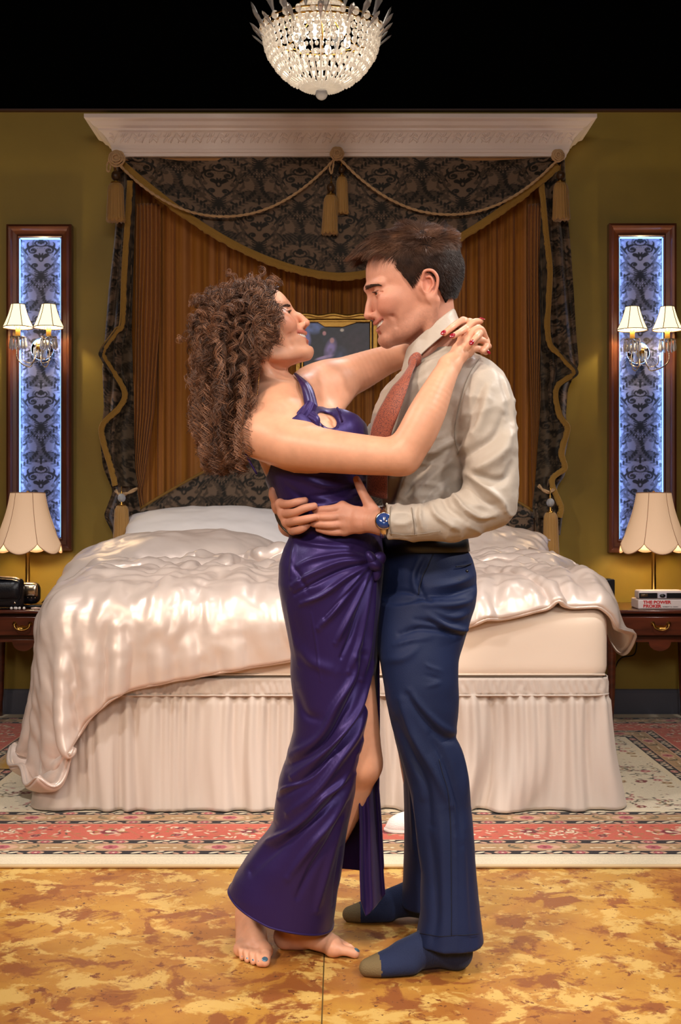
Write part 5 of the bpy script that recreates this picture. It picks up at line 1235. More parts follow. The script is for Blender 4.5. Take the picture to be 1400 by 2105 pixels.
# ------------------------------------------------------------------ the man
DM = 3.06
man = empty('person', (W(880, 1980, 3.05)[0], 3.05, 0.0), 'man in a pale shirt, rust tie and navy trousers, holding the woman by the waist', 'person')
def head_at(tip_px, d, sign, yaw, pitch, roll, sc, tipl):
    R_, _, _ = headM((0, 0, 0), sign, yaw, pitch, roll, sc); return headM(W(*tip_px, d) - (np.array(tipl)*sc) @ R_.T, sign, yaw, pitch, roll, sc)
HM = head_at((750, 652), 3.03, -1, radians(9), radians(-14), 0, 1.10, (.1225, 0, -.036))
hm = head_sdf(False); SM = SDF(); in_head(hm, HM, SM, .0)
neck_t = H2W(HM, (-.030, 0, -.030)); neck_b = W(898, 775, 3.06)
SM.chain([neck_t, (neck_t + neck_b)/2 + np.array([.004, 0, 0]), neck_b], [.056, .056, .070], .020)
SM.cap(H2W(HM, (-.020, .072, -.045)), W(872, 748, 3.00), .012, .010, .022)       # sternomastoid
SM.ell(H2W(HM, (.030, 0, -.078)), (.050, .040, .030), .03)
# near hand on her waist
wl = W(789, 1074, 2.835); kl = [W(704, 1041, 2.865), W(702, 1060, 2.858), W(704, 1077, 2.860), W(708, 1091, 2.868)]
fl = [[W(684, 1046, 2.858), W(664, 1048, 2.866), W(648, 1049, 2.880)], [W(680, 1063, 2.850), W(662, 1063, 2.856), W(646, 1063, 2.872)], [W(682, 1079, 2.852), W(664, 1078, 2.858), W(645, 1077, 2.872)], [W(690, 1093, 2.862), W(672, 1091, 2.868), W(655, 1087, 2.878)]]
tl = [W(765, 1046, 2.850), W(750, 1021, 2.856), W(741, 1003, 2.862), W(733, 985, 2.872)]
hand(SM, wl, .030, kl, fl, .0098, tl, .012)
SM.chain([wl, W(840, 1076, 2.84), W(1010, 1050, 2.88)], [.028, .027, .030], .01)
# far hand coming round her back
wr_ = W(598, 1078, 3.02); kr = [W(576, 1036, 2.93), W(582, 1056, 2.925), W(590, 1073, 2.925), W(602, 1089, 2.93)]
fr_ = [[W(594, 1036, 2.893), W(612, 1032, 2.880), W(627, 1029, 2.882)], [W(604, 1054, 2.880), W(626, 1045, 2.862), W(646, 1040, 2.862)], [W(610, 1071, 2.878), W(630, 1067, 2.860), W(648, 1063, 2.855)], [W(612, 1090, 2.890), W(622, 1086, 2.878), W(631, 1080, 2.876)]]
tr = [W(572, 1046, 2.975), W(566, 1030, 2.965), W(561, 1018, 2.958), W(560, 1008, 2.955)]
hand(SM, wr_, .030, kr, fr_, .0098, tr, .012)
SM.chain([wr_, W(650, 1060, 3.16), W(760, 950, 3.36), W(900, 810, 3.26)], [.028, .032, .04, .05], .01)
# covered body
SM.chain([W(905, 790, 3.06), W(905, 900, 3.06), W(885, 1050, 3.06), W(872, 1160, 3.06)], [.10, .105, .075, .065], .03)
SM.cap(W(960, 800, 2.98), W(1012, 1030, 2.88), .05, .04, .02); SM.cap(W(1012, 1030, 2.88), W(840, 1076, 2.84), .03, .026, .01)
SM.chain([W(875, 1200, 3.02), W(868, 1450, 2.94), W(910, 1700, 2.93), W(925, 1900, 2.93)], [.06, .055, .045, .035], .02)
SM.chain([W(860, 1200, 3.15), W(850, 1450, 3.18), W(880, 1700, 3.22), W(880, 1830, 3.24)], [.07, .055, .045, .035], .02)
fine = [(W(738, 775, 2.95) * [1, 0, 1] + [0, 2.83, 0], W(965, 470, 2.95) * [1, 0, 1] + [0, 3.18, 0], .0017),
        (W(545, 1112, 2.9) * [1, 0, 1] + [0, 2.81, 0], W(835, 970, 2.9) * [1, 0, 1] + [0, 3.03, 0], .0017)]
coarse = [(np.array([-.16, 2.80, .10]), np.array([.46, 3.50, 1.50]), .012)]
V, Q = chunks(SM, fine + coarse)
base_m = srgb((202, 144, 120)); hot_m = srgb((196, 112, 92))
bigmesh('body', V, Q, SKIN_M, man, skin_col(V, HM, False, base_m, hot_m))
eyes(HM, man, (1, .12, -.25), (70, 50, 34)); teeth(HM, man)
def brow(H, parent, matl, thick, arch, dens=130, S=None, ez=0.0):
    R = np.random.default_rng(1)
    for sy in (1, -1):
        t = R.random(dens)**.9; yy = .009 + .042*t; z = .0225 + ez + arch*np.sin(t*pi*.8) - .004*t + (R.random(dens)-.5)*thick*(1 - .55*t); x = face_x(S, sy*yy, z)
        d = np.stack([-.15 - t*.55, sy*(.75 - .2*t), .45 - .9*t], 1)*.0085; s = np.linspace(0, 1, 4)[None, :, None]; P = np.stack([x + .0002, sy*yy, z], 1)[:, None] + d[:, None]*s + np.array([.0011, sy*.0006, 0])*np.sin(s*pi)
        strands('eyebrow', H2W(H, P), .00042, matl, parent)
        t = R.random(46); an = pi*(.08 + .84*t); lx = .0810 + .0150*np.sin(an)*.95; ly = sy*(.031 - .0135*np.cos(an)); lz = .0085 + ez + 0*t; P = np.stack([lx - .0005, ly, lz - .001], 1)[:, None] + s*np.stack([.0060 + 0*t, -np.cos(an)*.002*sy, .0012 + 0*t], 1)[:, None] + np.array([0, 0, .0015])*s**2 
        strands('eyelashes', H2W(H, P), .00030, matl, parent)
HAIR_M = mat('hair_dark_brown', (1, 1, 1), .5, spec=.2, vcol=True)
HAIR_W = mat('hair_curly_brown', (1, 1, 1), .40, spec=.5, vcol=True)
BROWM = mat('brow_dark', srgb((72, 48, 36)), .6)
brow(HM, man, BROWM, .0085, .003, 260, hm)
# short hair: root points on the scalp, combed forward on top and down at the sides
def scalp_pts(n, seed, female=False):
    R = np.random.default_rng(seed); a = R.random(n)*2*pi; zc = R.uniform(-.75, 1, n); q = np.stack([np.sqrt(1-zc**2)*np.cos(a), np.sqrt(1-zc**2)*np.sin(a), zc], 1); return q * np.array([.098, .077, .088]) + np.array([-.014, 0, .038]), q
def skull_sdf(grow=0.0):
    S = SDF().ell((-.014, 0, .038), (.098 + grow, .077 + grow, .088 + grow), 0)
    S.loft([(z + (grow if z > .1 else 0), (xb+xf)/2, 0, (xf-xb)/2 + grow, hw + grow) for z, xb, xf, hw in ((.122, -.04, .020, .020), (.112, -.075, .056, .048), (.095, -.097, .078, .064), (.070, -.108, .0925, .073), (.048, -.110, .0975, .0755), (.026, -.108, .1005, .0745), (.010, -.100, .0975, .0725), (-.06, -.06, .05, .06))], .018, pw=2.15); return S
SKULL = skull_sdf()
SKULL_F = SDF().ell((-.004, 0, .024), (.078, .070, .064), 0).loft([(z if z < .03 else .03 + (z-.03)*.62, (xb*.74+xf)/2, 0, (xf-xb*.74)/2, hw*.94) for z, xb, xf, hw in ((.122, -.04, .020, .020), (.112, -.075, .056, .048), (.095, -.097, .078, .064), (.070, -.108, .0925, .073), (.048, -.110, .0975, .0755), (.026, -.108, .1005, .0745), (.010, -.100, .0975, .0725), (-.06, -.06, .05, .06))], .018, pw=2.15)
def seat(P0, nr_, SK=None):
    for _ in range(5): P0 = P0 - nr_ * (SK or SKULL).ev(P0.astype(f32))[:, None]
    return P0
HLX = [-.12, -.060, -.050, -.039, -.030, -.015, -.002, .012, .021, .0255, .045, .07]; HLZ = [-.052, -.062, -.056, -.021, .002, .024, .026, .012, .000, .008, .046, .080]
def hair_edge(x, y, z):
    """>0 where hair grows on the man"""
    xm = np.interp(z, [0, .008, .046, .068, .088, .100, .12], [.022, .026, .046, .040, .050, .062, .09]) + np.clip((z - .075)/.02, 0, 1)*.022*np.clip(1 - np.abs(y)/.055, 0, 1)
    return np.minimum(z - np.interp(x, HLX, HLZ), xm - x)
P0, qn = scalp_pts(44000, 3); nr_ = qn/np.array([.098, .077, .088])**2*.0077; nr_ /= np.linalg.norm(nr_, axis=1)[:, None]; P0 = seat(P0, nr_); x, y, z = P0.T
R = np.random.default_rng(5); keep = hair_edge(x, y, z) > R.normal(0, .0012, len(x)); P0 = P0[keep]; nr_ = nr_[keep]; x, y, z = P0.T
n = len(P0); part = .062 + .02*vnoise(P0*30, 2)*.3; top = np.clip((z - part)/.022, 0, 1); front = np.clip((x + .01)/.06, 0, 1)
ln = (.012 + top*(.018 + .027*front)) * R.uniform(.75, 1.15, n); swl = np.clip((-.02 - x)/.03, 0, 1)*top
dtop = np.stack([1.0 - 1.9*swl, -.30*np.sign(y + .02) * (.5 + .5*vnoise(P0*22, 3)) - .1, .02 + .22*vnoise(P0*30, 5) + .12*(1-front)], 1)
dside = np.stack([-.45 + .1*vnoise(P0*30, 7), y*0, -np.ones(n)], 1)
dd = dtop*top[:, None] + dside*(1 - top[:, None]); dd += (.26 + .25*top*(1-front))[:, None]*np.stack([vnoise(P0*50, s_) for s_ in (11, 12, 13)], 1); dd /= np.linalg.norm(dd, axis=1)[:, None]
M_ = 10; P = np.zeros((n, M_, 3)); cur = P0 * 1.0; P[:, 0] = cur - nr_*.002; dirv = nr_*(.18 + .26*top[:, None]) + dd
for i in range(1, M_):
    t = i / (M_-1); droop = np.stack([.15*front*top, 0*x, -(.75*t**1.6)*top*front - .2*top*t + .05*top*front*(1-t)], 1); curl = .35*top*front*t
    dv2 = dirv*(1 - .6*t) + dd*(.6*t) + droop + np.stack([0*x, curl*vnoise(P0*60, 21), curl*vnoise(P0*60, 22)], 1); dv2 /= np.linalg.norm(dv2, axis=1)[:, None]; cur = cur + dv2*(ln/(M_-1))[:, None]
    dk = SKULL.ev(cur.astype(f32)); need = .0022 + .0035*top*t*(1 + 1.5*vnoise(P0*40, 4)); cur = cur + nr_*np.maximum(need - dk, 0)[:, None]; P[:, i] = cur
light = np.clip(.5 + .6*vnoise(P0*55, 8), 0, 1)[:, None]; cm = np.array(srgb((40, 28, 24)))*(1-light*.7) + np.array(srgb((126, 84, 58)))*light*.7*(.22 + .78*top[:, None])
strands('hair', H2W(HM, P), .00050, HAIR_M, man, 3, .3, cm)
capS = skull_sdf(.0022); capS.add(lambda Q_: (-hair_edge(Q_[..., 0], Q_[..., 1], Q_[..., 2]) + .003).astype(f32)*.7, 0, None, 'i')
v, q = mesh_sdf(capS, (-.13, -.09, -.07), (.11, .09, .14), .003); bigmesh('hair_underlayer', H2W(HM, v), q, mat('hair_under', srgb((30, 21, 18)), .9, spec=.1), man)

# shirt ------------------------------------------------------------
SHIRT = mat('shirt_sateen', srgb((180, 168, 156)), .46, spec=.4, sheen=.15, bump=(22, .5, (1, 1, 1), .006))
SS = SDF()
def LT(rows, d, extra=None):
    """rows of photo outline: (y, xl, xr, half depth[, depth]) -> loft table in metres"""
    out = []
    for r in rows:
        dd_ = r[4] if len(r) > 4 else d; k = dd_ / F_PX; out.append((CAM_Z - (r[0]-HOR)*k, ((r[1]+r[2])/2 - 700)*k, dd_, (r[2]-r[1])/2*k, r[3]))
    return out
SS.loft(LT([(722, 862, 962, .075), (742, 846, 990, .11), (762, 826, 1004, .15), (800, 786, 1020, .185), (850, 764, 1030, .185), (900, 762, 1030, .175), (950, 770, 1022, .165), (1000, 782, 1005, .155), (1050, 788, 985, .150), (1090, 786, 966, .148), (1126, 782, 954, .145)], DM), 0)
SS.chain([W(950, 778, 2.965), W(990, 812, 2.905), W(1004, 900, 2.88), W(1010, 980, 2.865), W(1004, 1032, 2.86)], [.066, .070, .066, .064, .058], .035)
SS.chain([W(1004, 1030, 2.86), W(950, 1062, 2.845), W(880, 1073, 2.835), W(818, 1074, 2.833), W(800, 1074, 2.833)], [.058, .052, .044, .0395, .0400], .018)
SS.chain([W(890, 780, 3.14), W(850, 830, 3.26), W(770, 940, 3.34), W(690, 1040, 3.20)], [.07, .066, .058, .045], .03)
SS.ell(W(1012, 1046, 2.87), (.045, .045, .038), .03)
cut = (W(797, 1074, 2.83), np.array([1.0, 0, 0.02])); SS.add(lambda P: (cut[0][0] - P[..., 0]).astype(f32)*(P[..., 2] < CAM_Z + .03)*(P[..., 1] < 2.90) - 1.0*(~((P[..., 2] < CAM_Z + .03)*(P[..., 1] < 2.90))), 0, None, 'i')
SS.chain([wl, W(812, 1074, 2.833)], [.031, .031], .0, op='s')
V, Q = mesh_sdf(SS, (-.06, 2.74, .96), (.48, 3.46, 1.47), .0042); N_ = vnormals(V, Q)
FS = [([(990, 740), (968, 770), (945, 830), (938, 905)], 4, -.004),
      ([(1000, 800), (985, 860), (958, 915), (945, 935)], 12, .012), ([(985, 800), (965, 850), (945, 900)], 9, -.008),
      ([(1046, 880), (1025, 930), (985, 960), (950, 978)], 14, .014), ([(1030, 860), (1010, 900), (975, 925), (948, 940)], 12, -.012),
      ([(1052, 940), (1030, 985), (990, 985), (950, 965)], 11, -.012), ([(950, 968), (985, 1000), (1020, 1030), (1030, 1048)], 8, .014), ([(955, 990), (985, 1030), (1015, 1045)], 8, -.011),
      ([(925, 1010), (940, 1040), (975, 1062), (1010, 1060)], 7, .012), ([(905, 1020), (918, 1048), (950, 1072)], 7, -.009), ([(880, 1036), (892, 1060), (930, 1085)], 7, .010),
      ([(862, 1036), (858, 1060), (866, 1092)], 5, .008), ([(850, 1040), (848, 1066), (855, 1096)], 4, -.006), ([(838, 1040), (836, 1070), (842, 1100)], 3, -.003),
      ([(940, 915), (900, 940), (860, 975), (825, 1030)], 10, -.013), ([(942, 900), (900, 920), (860, 945), (835, 985)], 12, .012), ([(935, 940), (905, 965), (870, 1000), (845, 1040)], 9, .009),
      ([(920, 980), (890, 1010), (862, 1045)], 7, -.007), ([(900, 830), (890, 880), (860, 930)], 10, .007), ([(830, 960), (815, 1000), (800, 1045)], 8, -.010), ([(848, 950), (832, 1000), (812, 1046)], 6, .008), ([(812, 960), (800, 1010), (793, 1040)], 5, .008),
      ([(1040, 790), (1050, 850), (1052, 920)], 5, .003), ([(915, 760), (900, 800), (880, 860)], 9, -.006), ([(1025, 760), (1040, 820), (1040, 870)], 12, -.006)]
V, D_ = folds(V, N_, FS, 2.88)
wa_ = vnoise(V*9, 61)*.8; rgd = (1 - np.abs(vnoise(V*np.array([17, 17, 30]) + wa_[:, None], 62)))**4; V += N_ * (.0016*fbm(V*22, 5, 2) + .0034*rgd*np.clip(1.15 + vnoise(V*6, 63), 0, 1.6) - .0010)[:, None]; V = relax(V, Q, 1, .35)
shirt = bigmesh('shirt', V, Q, SHIRT, man)
def onmesh(V, pts, n=40, lift=.0006):
    px_, py_ = proj(V); out = []
    for x, y in cr(pts, n):
        k = np.where((px_ - x)**2 + (py_ - y)**2 < 36)[0]
        if len(k): 
            k = k[V[k, 1] < V[k, 1].min() + .02]; out.append([V[k, 0].mean(), np.sort(V[k, 1])[:4].mean() - lift, V[k, 2].mean()])
    out = np.array(out); 
    for _ in range(3): out[1:-1] = (out[:-2] + 2*out[1:-1] + out[2:])/4
    return out
SEAM = mat('shirt_seam', srgb((132, 120, 108)), .6)
for pts, r_ in (([(985, 737), (962, 775), (944, 830), (934, 890), (940, 935)], .0011), ([(800, 1097), (840, 1100), (905, 1092)], .0008), ([(846, 1044), (850, 1070), (853, 1098)], .0010), ([(803, 1040), (801, 1070), (804, 1100)], .0012)):
    MB().tube(onmesh(V, pts), r_, 6).build('seam', SEAM, shirt)
# collar: folded band around the neck, open under the chin
def collar_pts(n=60):
    a = np.linspace(-2.75, 2.75, n); c = W(905, 705, 3.05); ang = a
    fx = -np.cos(ang); fy = -np.sin(ang); R_ = .073
    x = c[0] + fx*.074*1.0; y = c[1] + fy*R_ ; z = c[2] + .004 + (.052)*(-fx)*0 + (x - c[0])*0.72
    return np.stack([x, y, z], 1), np.stack([fx, fy, fx*0], 1), a
cp, cn, ca = collar_pts(); cp = cp[::-1]; cn = cn[::-1]
sh_ = np.clip((2.2 - np.abs(ca))/2.2, 0, 1)
a_ = np.linspace(0, 2*pi, 80); c0_ = W(885, 704, 3.045)
def ring(a, r, dz, lean=0.85): x = -np.cos(a)*r*.80; y = -np.sin(a)*r*.95; return np.stack([c0_[0] + x, c0_[1] + y, c0_[2] + x*lean + dz], -1)
a_ = np.linspace(.05, 2*pi - .05, 90); rows = []
for r, dz in ((.066, -.012), (.066, .018), (.067, .030), (.070, .034), (.074, .028), (.080, .008)): rows.append(ring(a_, r, dz))
tip = np.exp(-((a_ - .62)/.34)**2) + np.exp(-((a_ - 2*pi + .62)/.34)**2)
low = ring(a_, .090, -.016); low[:, 2] -= tip*.026; low[:, 0] -= tip*.004; low[:, 1] -= tip*.006*np.sin(a_); rows.append(low)
m = MB().grid(np.stack(rows, 1)); m.build('collar', SHIRT, man, solid=.0025, subsurf=1)
# tie
TIE = mat('rust_tie', srgb((158, 84, 62)), .6, sheen=.3, noise=(520, srgb((96, 52, 50)), 1, (1, 1, 1), .5, .6))
tp = [W(850, 742, 2.948), W(846, 756, 2.925), W(826, 790, 2.872), W(804, 838, 2.862), W(786, 880, 2.878), W(779, 920, 2.892), W(776, 960, 2.905), W(775, 1020, 2.93)]
tw = [.012, .0125, .020, .026, .029, .030, .030, .030]; c_ = cr(np.concatenate([np.array(tp), np.array(tw)[:, None]], 1), 60); P = []
for i in range(60):
    t = c_[min(i+1, 59), :3] - c_[max(i-1, 0), :3]; t /= np.linalg.norm(t); nn = np.array([-.62, -.78, 0]); sd = np.cross(t, nn); sd /= np.linalg.norm(sd); nn = np.cross(sd, t); nn *= -1 if nn[1] > 0 else 1
    s = np.linspace(-1, 1, 12); P.append(c_[i, :3] + sd*c_[i, 3]*s[:, None] + nn*(.006*(1 - s**2))[:, None])
t_o = MB().grid(np.array(P)).build('tie', TIE, man, solid=.004)
MB().ball(tuple((W(857, 734, 2.965) + W(849, 748, 2.94))/2), (.015, .013, .021), 16, 10, Matrix.Rotation(radians(28), 3, 'Y')).build('knot', TIE, t_o)
MB().ball(tuple(W(795, 1037, 2.905)), (.003, .003, .004), 8, 6).build('shirt_button', mat('shirt_button', srgb((220, 210, 190)), .3), man)
# belt
BELT = mat('black_belt', (.008, .008, .01), .35)
bt = LT([(1106, 783, 956, .150), (1132, 782, 960, .150)], DM); a = np.linspace(0, 2*pi, 64); P = np.stack([np.stack([bt[i][1] + (bt[i][3] + o_)*np.cos(a), bt[i][2] + (bt[i][4] + o_)*np.sin(a), a*0 + bt[i][0]], 1) for i, o_ in ((0, .002), (0, .006), (1, .006), (1, .002))], 1)
MB().grid(P).build('belt', BELT, man, solid=.002)

# trousers -----------------------------------------------------------
TROU = mat('navy_wool', srgb((27, 40, 79)), .60, spec=.3, sheen=.03, bump=(500, .15), noise=(3, srgb((20, 31, 65)), 2, (1, 1, 1), .3, .7))
ST = SDF()
ST.loft(LT([(1116, 783, 953, .146), (1150, 781, 970, .152), (1180, 780, 978, .158), (1215, 779, 980, .162), (1250, 778, 974, .164), (1285, 778, 958, .165), (1330, 780, 942, .150), (1370, 790, 930, .08)], DM), 0)
ST.loft(LT([(1240, 790, 960, .090, 2.975), (1300, 780, 951, .095, 2.965), (1340, 779, 943, .098, 2.955), (1400, 787, 942, .095, 2.945), (1450, 795, 942, .090, 2.94), (1480, 803, 941, .086, 2.94), (1515, 812, 936, .083, 2.94), (1545, 820, 950, .083, 2.94), (1600, 836, 962, .086, 2.94), (1650, 847, 967, .088, 2.94), (1700, 855, 972, .090, 2.935), (1800, 866, 979, .094, 2.93), (1880, 863, 987, .098, 2.925), (1932, 854, 993, .102, 2.92)], DM), .05, pw=2.2)
ST.loft(LT([(1240, 800, 930, .085, 3.14), (1340, 790, 920, .088, 3.16), (1450, 800, 915, .080, 3.18), (1520, 812, 915, .076, 3.19), (1600, 829, 930, .078, 3.20), (1700, 832, 945, .082, 3.215), (1800, 830, 955, .086, 3.225), (1860, 826, 955, .088, 3.23)], DM), .05, pw=2.2)
for rows, dd_ in ((((1850, 875, 975, .088, 2.925), (1960, 868, 982, .090, 2.92)), 2.92), (((1800, 845, 945, .075, 3.225), (1900, 840, 945, .075, 3.23)), 3.23)): ST.loft(LT(rows, dd_), .0, op='s')
V, Q = mesh_sdf(ST, (.00, 2.78, .02), (.36, 3.36, 1.01), .0042); N_ = vnormals(V, Q)
FT = [([(775, 1228), (830, 1215), (880, 1232), (870, 1228)], 5, -.006), ([(780, 1240), (820, 1236), (872, 1224)], 6, -.009), ([(872, 1150), (858, 1180), (862, 1210), (874, 1230)], 5, -.009), ([(862, 1145), (850, 1185), (852, 1215)], 9, .007),
      ([(875, 1222), (920, 1220), (965, 1212), (982, 1208)], 6, -.010), ([(880, 1206), (930, 1200), (978, 1188)], 9, .008), ([(870, 1238), (920, 1242), (970, 1236)], 8, .008),
      ([(880, 1262), (915, 1285), (950, 1295), (962, 1290)], 8, .013), ([(820, 1300), (860, 1288), (910, 1294), (945, 1302)], 6, -.010), ([(850, 1270), (890, 1278), (930, 1306)], 5, -.007), ([(885, 1250), (925, 1266), (962, 1262)], 8, .007),
      ([(810, 1322), (840, 1312), (880, 1305)], 6, .005), ([(790, 1355), (830, 1345), (860, 1320)], 10, .005),
      ([(905, 1372), (878, 1362), (872, 1356)], 4, .003), ([(870, 1380), (900, 1388)], 4, -.003), ([(872, 1402), (900, 1396)], 4, .003),
      ([(940, 1505), (900, 1480), (860, 1440), (840, 1410)], 9, .006), ([(938, 1515), (905, 1505), (870, 1470), (835, 1420)], 9, -.009), ([(820, 1430), (845, 1500), (885, 1570), (920, 1640)], 11, .010), ([(812, 1480), (840, 1540), (870, 1600), (880, 1680)], 10, -.010),
      ([(935, 1520), (948, 1560), (958, 1640)], 10, .006), ([(880, 1500), (910, 1560), (935, 1640), (945, 1720)], 9, -.007), ([(905, 1545), (925, 1640), (930, 1750), (930, 1920)], 3, .004),
      ([(868, 1640), (885, 1760), (890, 1850), (880, 1925)], 11, -.008), ([(900, 1650), (905, 1760), (905, 1925)], 12, .005), ([(850, 1620), (858, 1700), (862, 1800)], 6, .005), ([(955, 1700), (960, 1800), (965, 1920)], 9, -.004),
      ([(938, 1164), (955, 1161), (970, 1158)], 2.0, -.003)]
V, D_ = folds(V, N_, FT, 2.93); V += N_ * (.0015*fbm(V*16, 8, 2))[:, None]; V = relax(V, Q, 1, .35)
tro = bigmesh('trousers', V, Q, TROU, man)
SEAMT = mat('trouser_seam', srgb((14, 20, 42)), .7)
for pts, r_ in (([(936, 1165), (955, 1162), (972, 1157)], .0013), ([(892, 1136), (876, 1170), (864, 1200), (860, 1222)], .0014), ([(902, 1560), (922, 1640), (928, 1760), (928, 1922)], .0009), ([(860, 1915), (905, 1922), (985, 1917)], .0008)):
    MB().tube(onmesh(V, pts), r_, 6).build('seam', SEAMT, tro)
MB().tube([W(958, 1172, 2.90), W(962, 1176, 2.90)], .003, 6).build('button', LEATH, tro)
# socks
SOCK = mat('navy_socks', srgb((28, 40, 76)), .85, sheen=.1, bump=(420, .5, (1, 1, .2))); TOE = mat('olive_toe_cap', srgb((120, 102, 70)), .85, bump=(420, .5))
def sock(ank, heel, toe, z0, sc, name='sock'):
    ank, heel, toe = map(np.array, (ank, heel, toe)); S = SDF(); f = toe - heel; L_ = np.linalg.norm(f); f /= L_; up = np.array([0, 0, 1.0]); sd = np.cross(up, f)
    p = lambda t, h, s=0: heel + f*L_*t + up*h*sc + sd*s*sc
    S.chain([ank + up*.10, ank, p(.14, .075), p(.10, .034)], [.045*sc, .042*sc, .038*sc, .033*sc], .02)
    S.chain([p(.10, .034), p(.30, .040), p(.55, .034), p(.78, .024), p(.93, .0175)], [.032*sc, .033*sc, .032*sc, .0245*sc, .017*sc], .02)
    S.chain([p(.16, .070), p(.38, .058), p(.58, .040)], [.036*sc, .030*sc, .026*sc], .02)
    S.chain([p(.55, .022, -.022), p(.80, .018, -.024), p(.90, .015, -.018)], [.020*sc, .017*sc, .013*sc], .015); S.chain([p(.55, .022, .022), p(.82, .018, .020), p(.95, .016, .008)], [.020*sc, .017*sc, .014*sc], .015)
    S.add(lambda P: (z0 + .001 - P[..., 2]).astype(f32), 0, None, 'i')
    lo = np.minimum(np.minimum(ank, heel), toe) - .07; hi = np.maximum(np.maximum(ank, heel), toe) + [.07, .07, .13]; lo[2] = z0 - .01
    v, q = mesh_sdf(S, lo, hi, .003); t = ((v - heel) @ f) / L_; fc = t[q].mean(1) > .84
    o = bigmesh(name, v, q, SOCK, man); o.data.materials.append(TOE); o.data.polygons.foreach_set('material_index', fc.astype(np.int32)); return o
sock(W(912, 1915, 2.925) , (W(958, 1990, 2.915)*[1, 1, 0]), (W(742, 2008, 2.865)*[1, 1, 0]), 0.0, 1.08)
sock(W(868, 1850, 3.235), (W(905, 1890, 3.27)*[1, 1, 0]), (W(707, 1890, 3.25)*[1, 1, 0]), 0.0, 1.05)
# watch on the near wrist, strap on the far one
WAT = mat('watch_dial', srgb((36, 62, 120)), .15, coat=.8)
wc = W(789, 1074, 2.835); wt = empty('watch', tuple(wc), None, None); wt.parent = man; wt.matrix_parent_inverse = Matrix.Translation(-man.location)
if 'label' in wt: del wt['label']
a = np.linspace(0, 2*pi, 40); P = np.stack([np.stack([wc[0] + a*0 + dx, wc[1] - .0 + .0335*np.cos(a), wc[2] + .0345*np.sin(a)], 1) for dx in (-.009, .009)], 1)
def sub(o, p, origin=None): o.parent = p; o.matrix_parent_inverse = (Matrix.Translation(wc.tolist())).inverted(); return o
o = MB().grid(P).build('bracelet', SILV, solid=.003); sub(o, wt)
Rw = Matrix.Rotation(radians(12), 3, 'Z')
o = MB().lathe([(.0, 0), (.020, 0), (.0205, .005), (.018, .008)], (wc[0] - .001, wc[1] - .033, wc[2] + .004), 28, axis='y').build('case', SILV); sub(o, wt)
o = MB().lathe([(.0175, .0), (.0175, .0092), (.0, .0094)], (wc[0] - .001, wc[1] - .033, wc[2] + .004), 28, axis='y').build('dial', WAT); sub(o, wt)
o = MB().box((wc[0] + .002, wc[1] - .0428, wc[2] + .008), (.0012, .001, .010)).box((wc[0] + .004, wc[1] - .0428, wc[2] + .003), (.008, .001, .0012)).build('hands', SILV); sub(o, wt)
MB().tube(cr([W(569, 1052, 2.985), W(576, 1072, 2.955), W(588, 1088, 2.935), W(604, 1099, 2.935)], 24), .0075, 8, flat=.45).build('wrist_strap', mat('dark_strap', srgb((50, 40, 28)), .4), man)
# ------------------------------------------------------------------ the woman
DWm = 3.02
wom = empty('person', (W(620, 1950, 3.02)[0], 3.02, 0.0), 'barefoot curly-haired woman in a long purple satin dress, arms round the man', 'person')
HF = head_at((634, 661), 3.00, 1, radians(-7), radians(25), 0, 1.06, (.1210, 0, -.034))
hf = head_sdf(True); SW = SDF(); in_head(hf, HF, SW, .0)
nt = H2W(HF, (-.022, 0, -.035)); nb = W(572, 812, 3.03)
SW.chain([nt, (nt+nb)/2 + np.array([-.002, 0, 0]), nb], [.047, .046, .052], .02)
SW.cap(H2W(HF, (-.020, -.055, -.045)), W(598, 818, 2.99), .010, .009, .02); SW.cap(H2W(HF, (-.020, .055, -.045)), W(600, 812, 3.06), .010, .009, .02)
TORSO = [(790, 545, 615, .06), (808, 528, 622, .10), (828, 516, 645, .145), (850, 510, 676, .16), (880, 508, 712, .165), (910, 518, 732, .16), (945, 531, 742, .15), (980, 547, 748, .138), (1020, 564, 756, .128), (1060, 584, 768, .124), (1095, 600, 776, .126), (1130, 596, 776, .120), (1160, 592, 776, .130), (1200, 590, 772, .140), (1250, 594, 768, .140), (1300, 602, 764, .130)]
SW.loft(LT(TORSO, DWm), .035)
for y_ in (2.955, 3.085): SW.ell(W(702, 893, y_), (.056, .056, .058), .03)
SW.ell(W(541, 893, 2.905), (.052, .050, .054), .03); SW.ell(W(645, 800, 3.17), (.045, .045, .045), .03)
# clavicles
SW.cap(W(600, 828, 2.985), W(536, 858, 2.925), .007, .006, .012); SW.cap(W(606, 822, 3.06), W(640, 800, 3.14), .007, .006, .012)
SW.chain([W(590, 838, 3.04), W(618, 815, 3.11), W(646, 800, 3.17), W(672, 790, 3.19)], [.060, .056, .055, .054], .03); SW.chain([W(610, 870, 3.08), W(660, 850, 3.14), W(690, 810, 3.18)], [.060, .045, .040], .03)
# near (right) arm
SW.chain([W(541, 895, 2.90), W(600, 916, 2.865), W(700, 930, 2.825), W(790, 938, 2.80), W(828, 938, 2.795)], [.050, .0545, .048, .043, .0415], .03)
SW.chain([W(824, 938, 2.795), W(852, 900, 2.79), W(878, 848, 2.79), W(905, 790, 2.805), W(922, 757, 2.825)], [.0405, .0430, .0410, .0315, .0255], .016)
# far (left) arm
SW.chain([W(645, 800, 3.17), W(672, 790, 3.19), W(730, 768, 3.22), W(790, 742, 3.23), W(835, 728, 3.23), W(900, 700, 3.22), W(935, 685, 3.15)], [.050, .056, .050, .038, .030, .028, .026], .03)
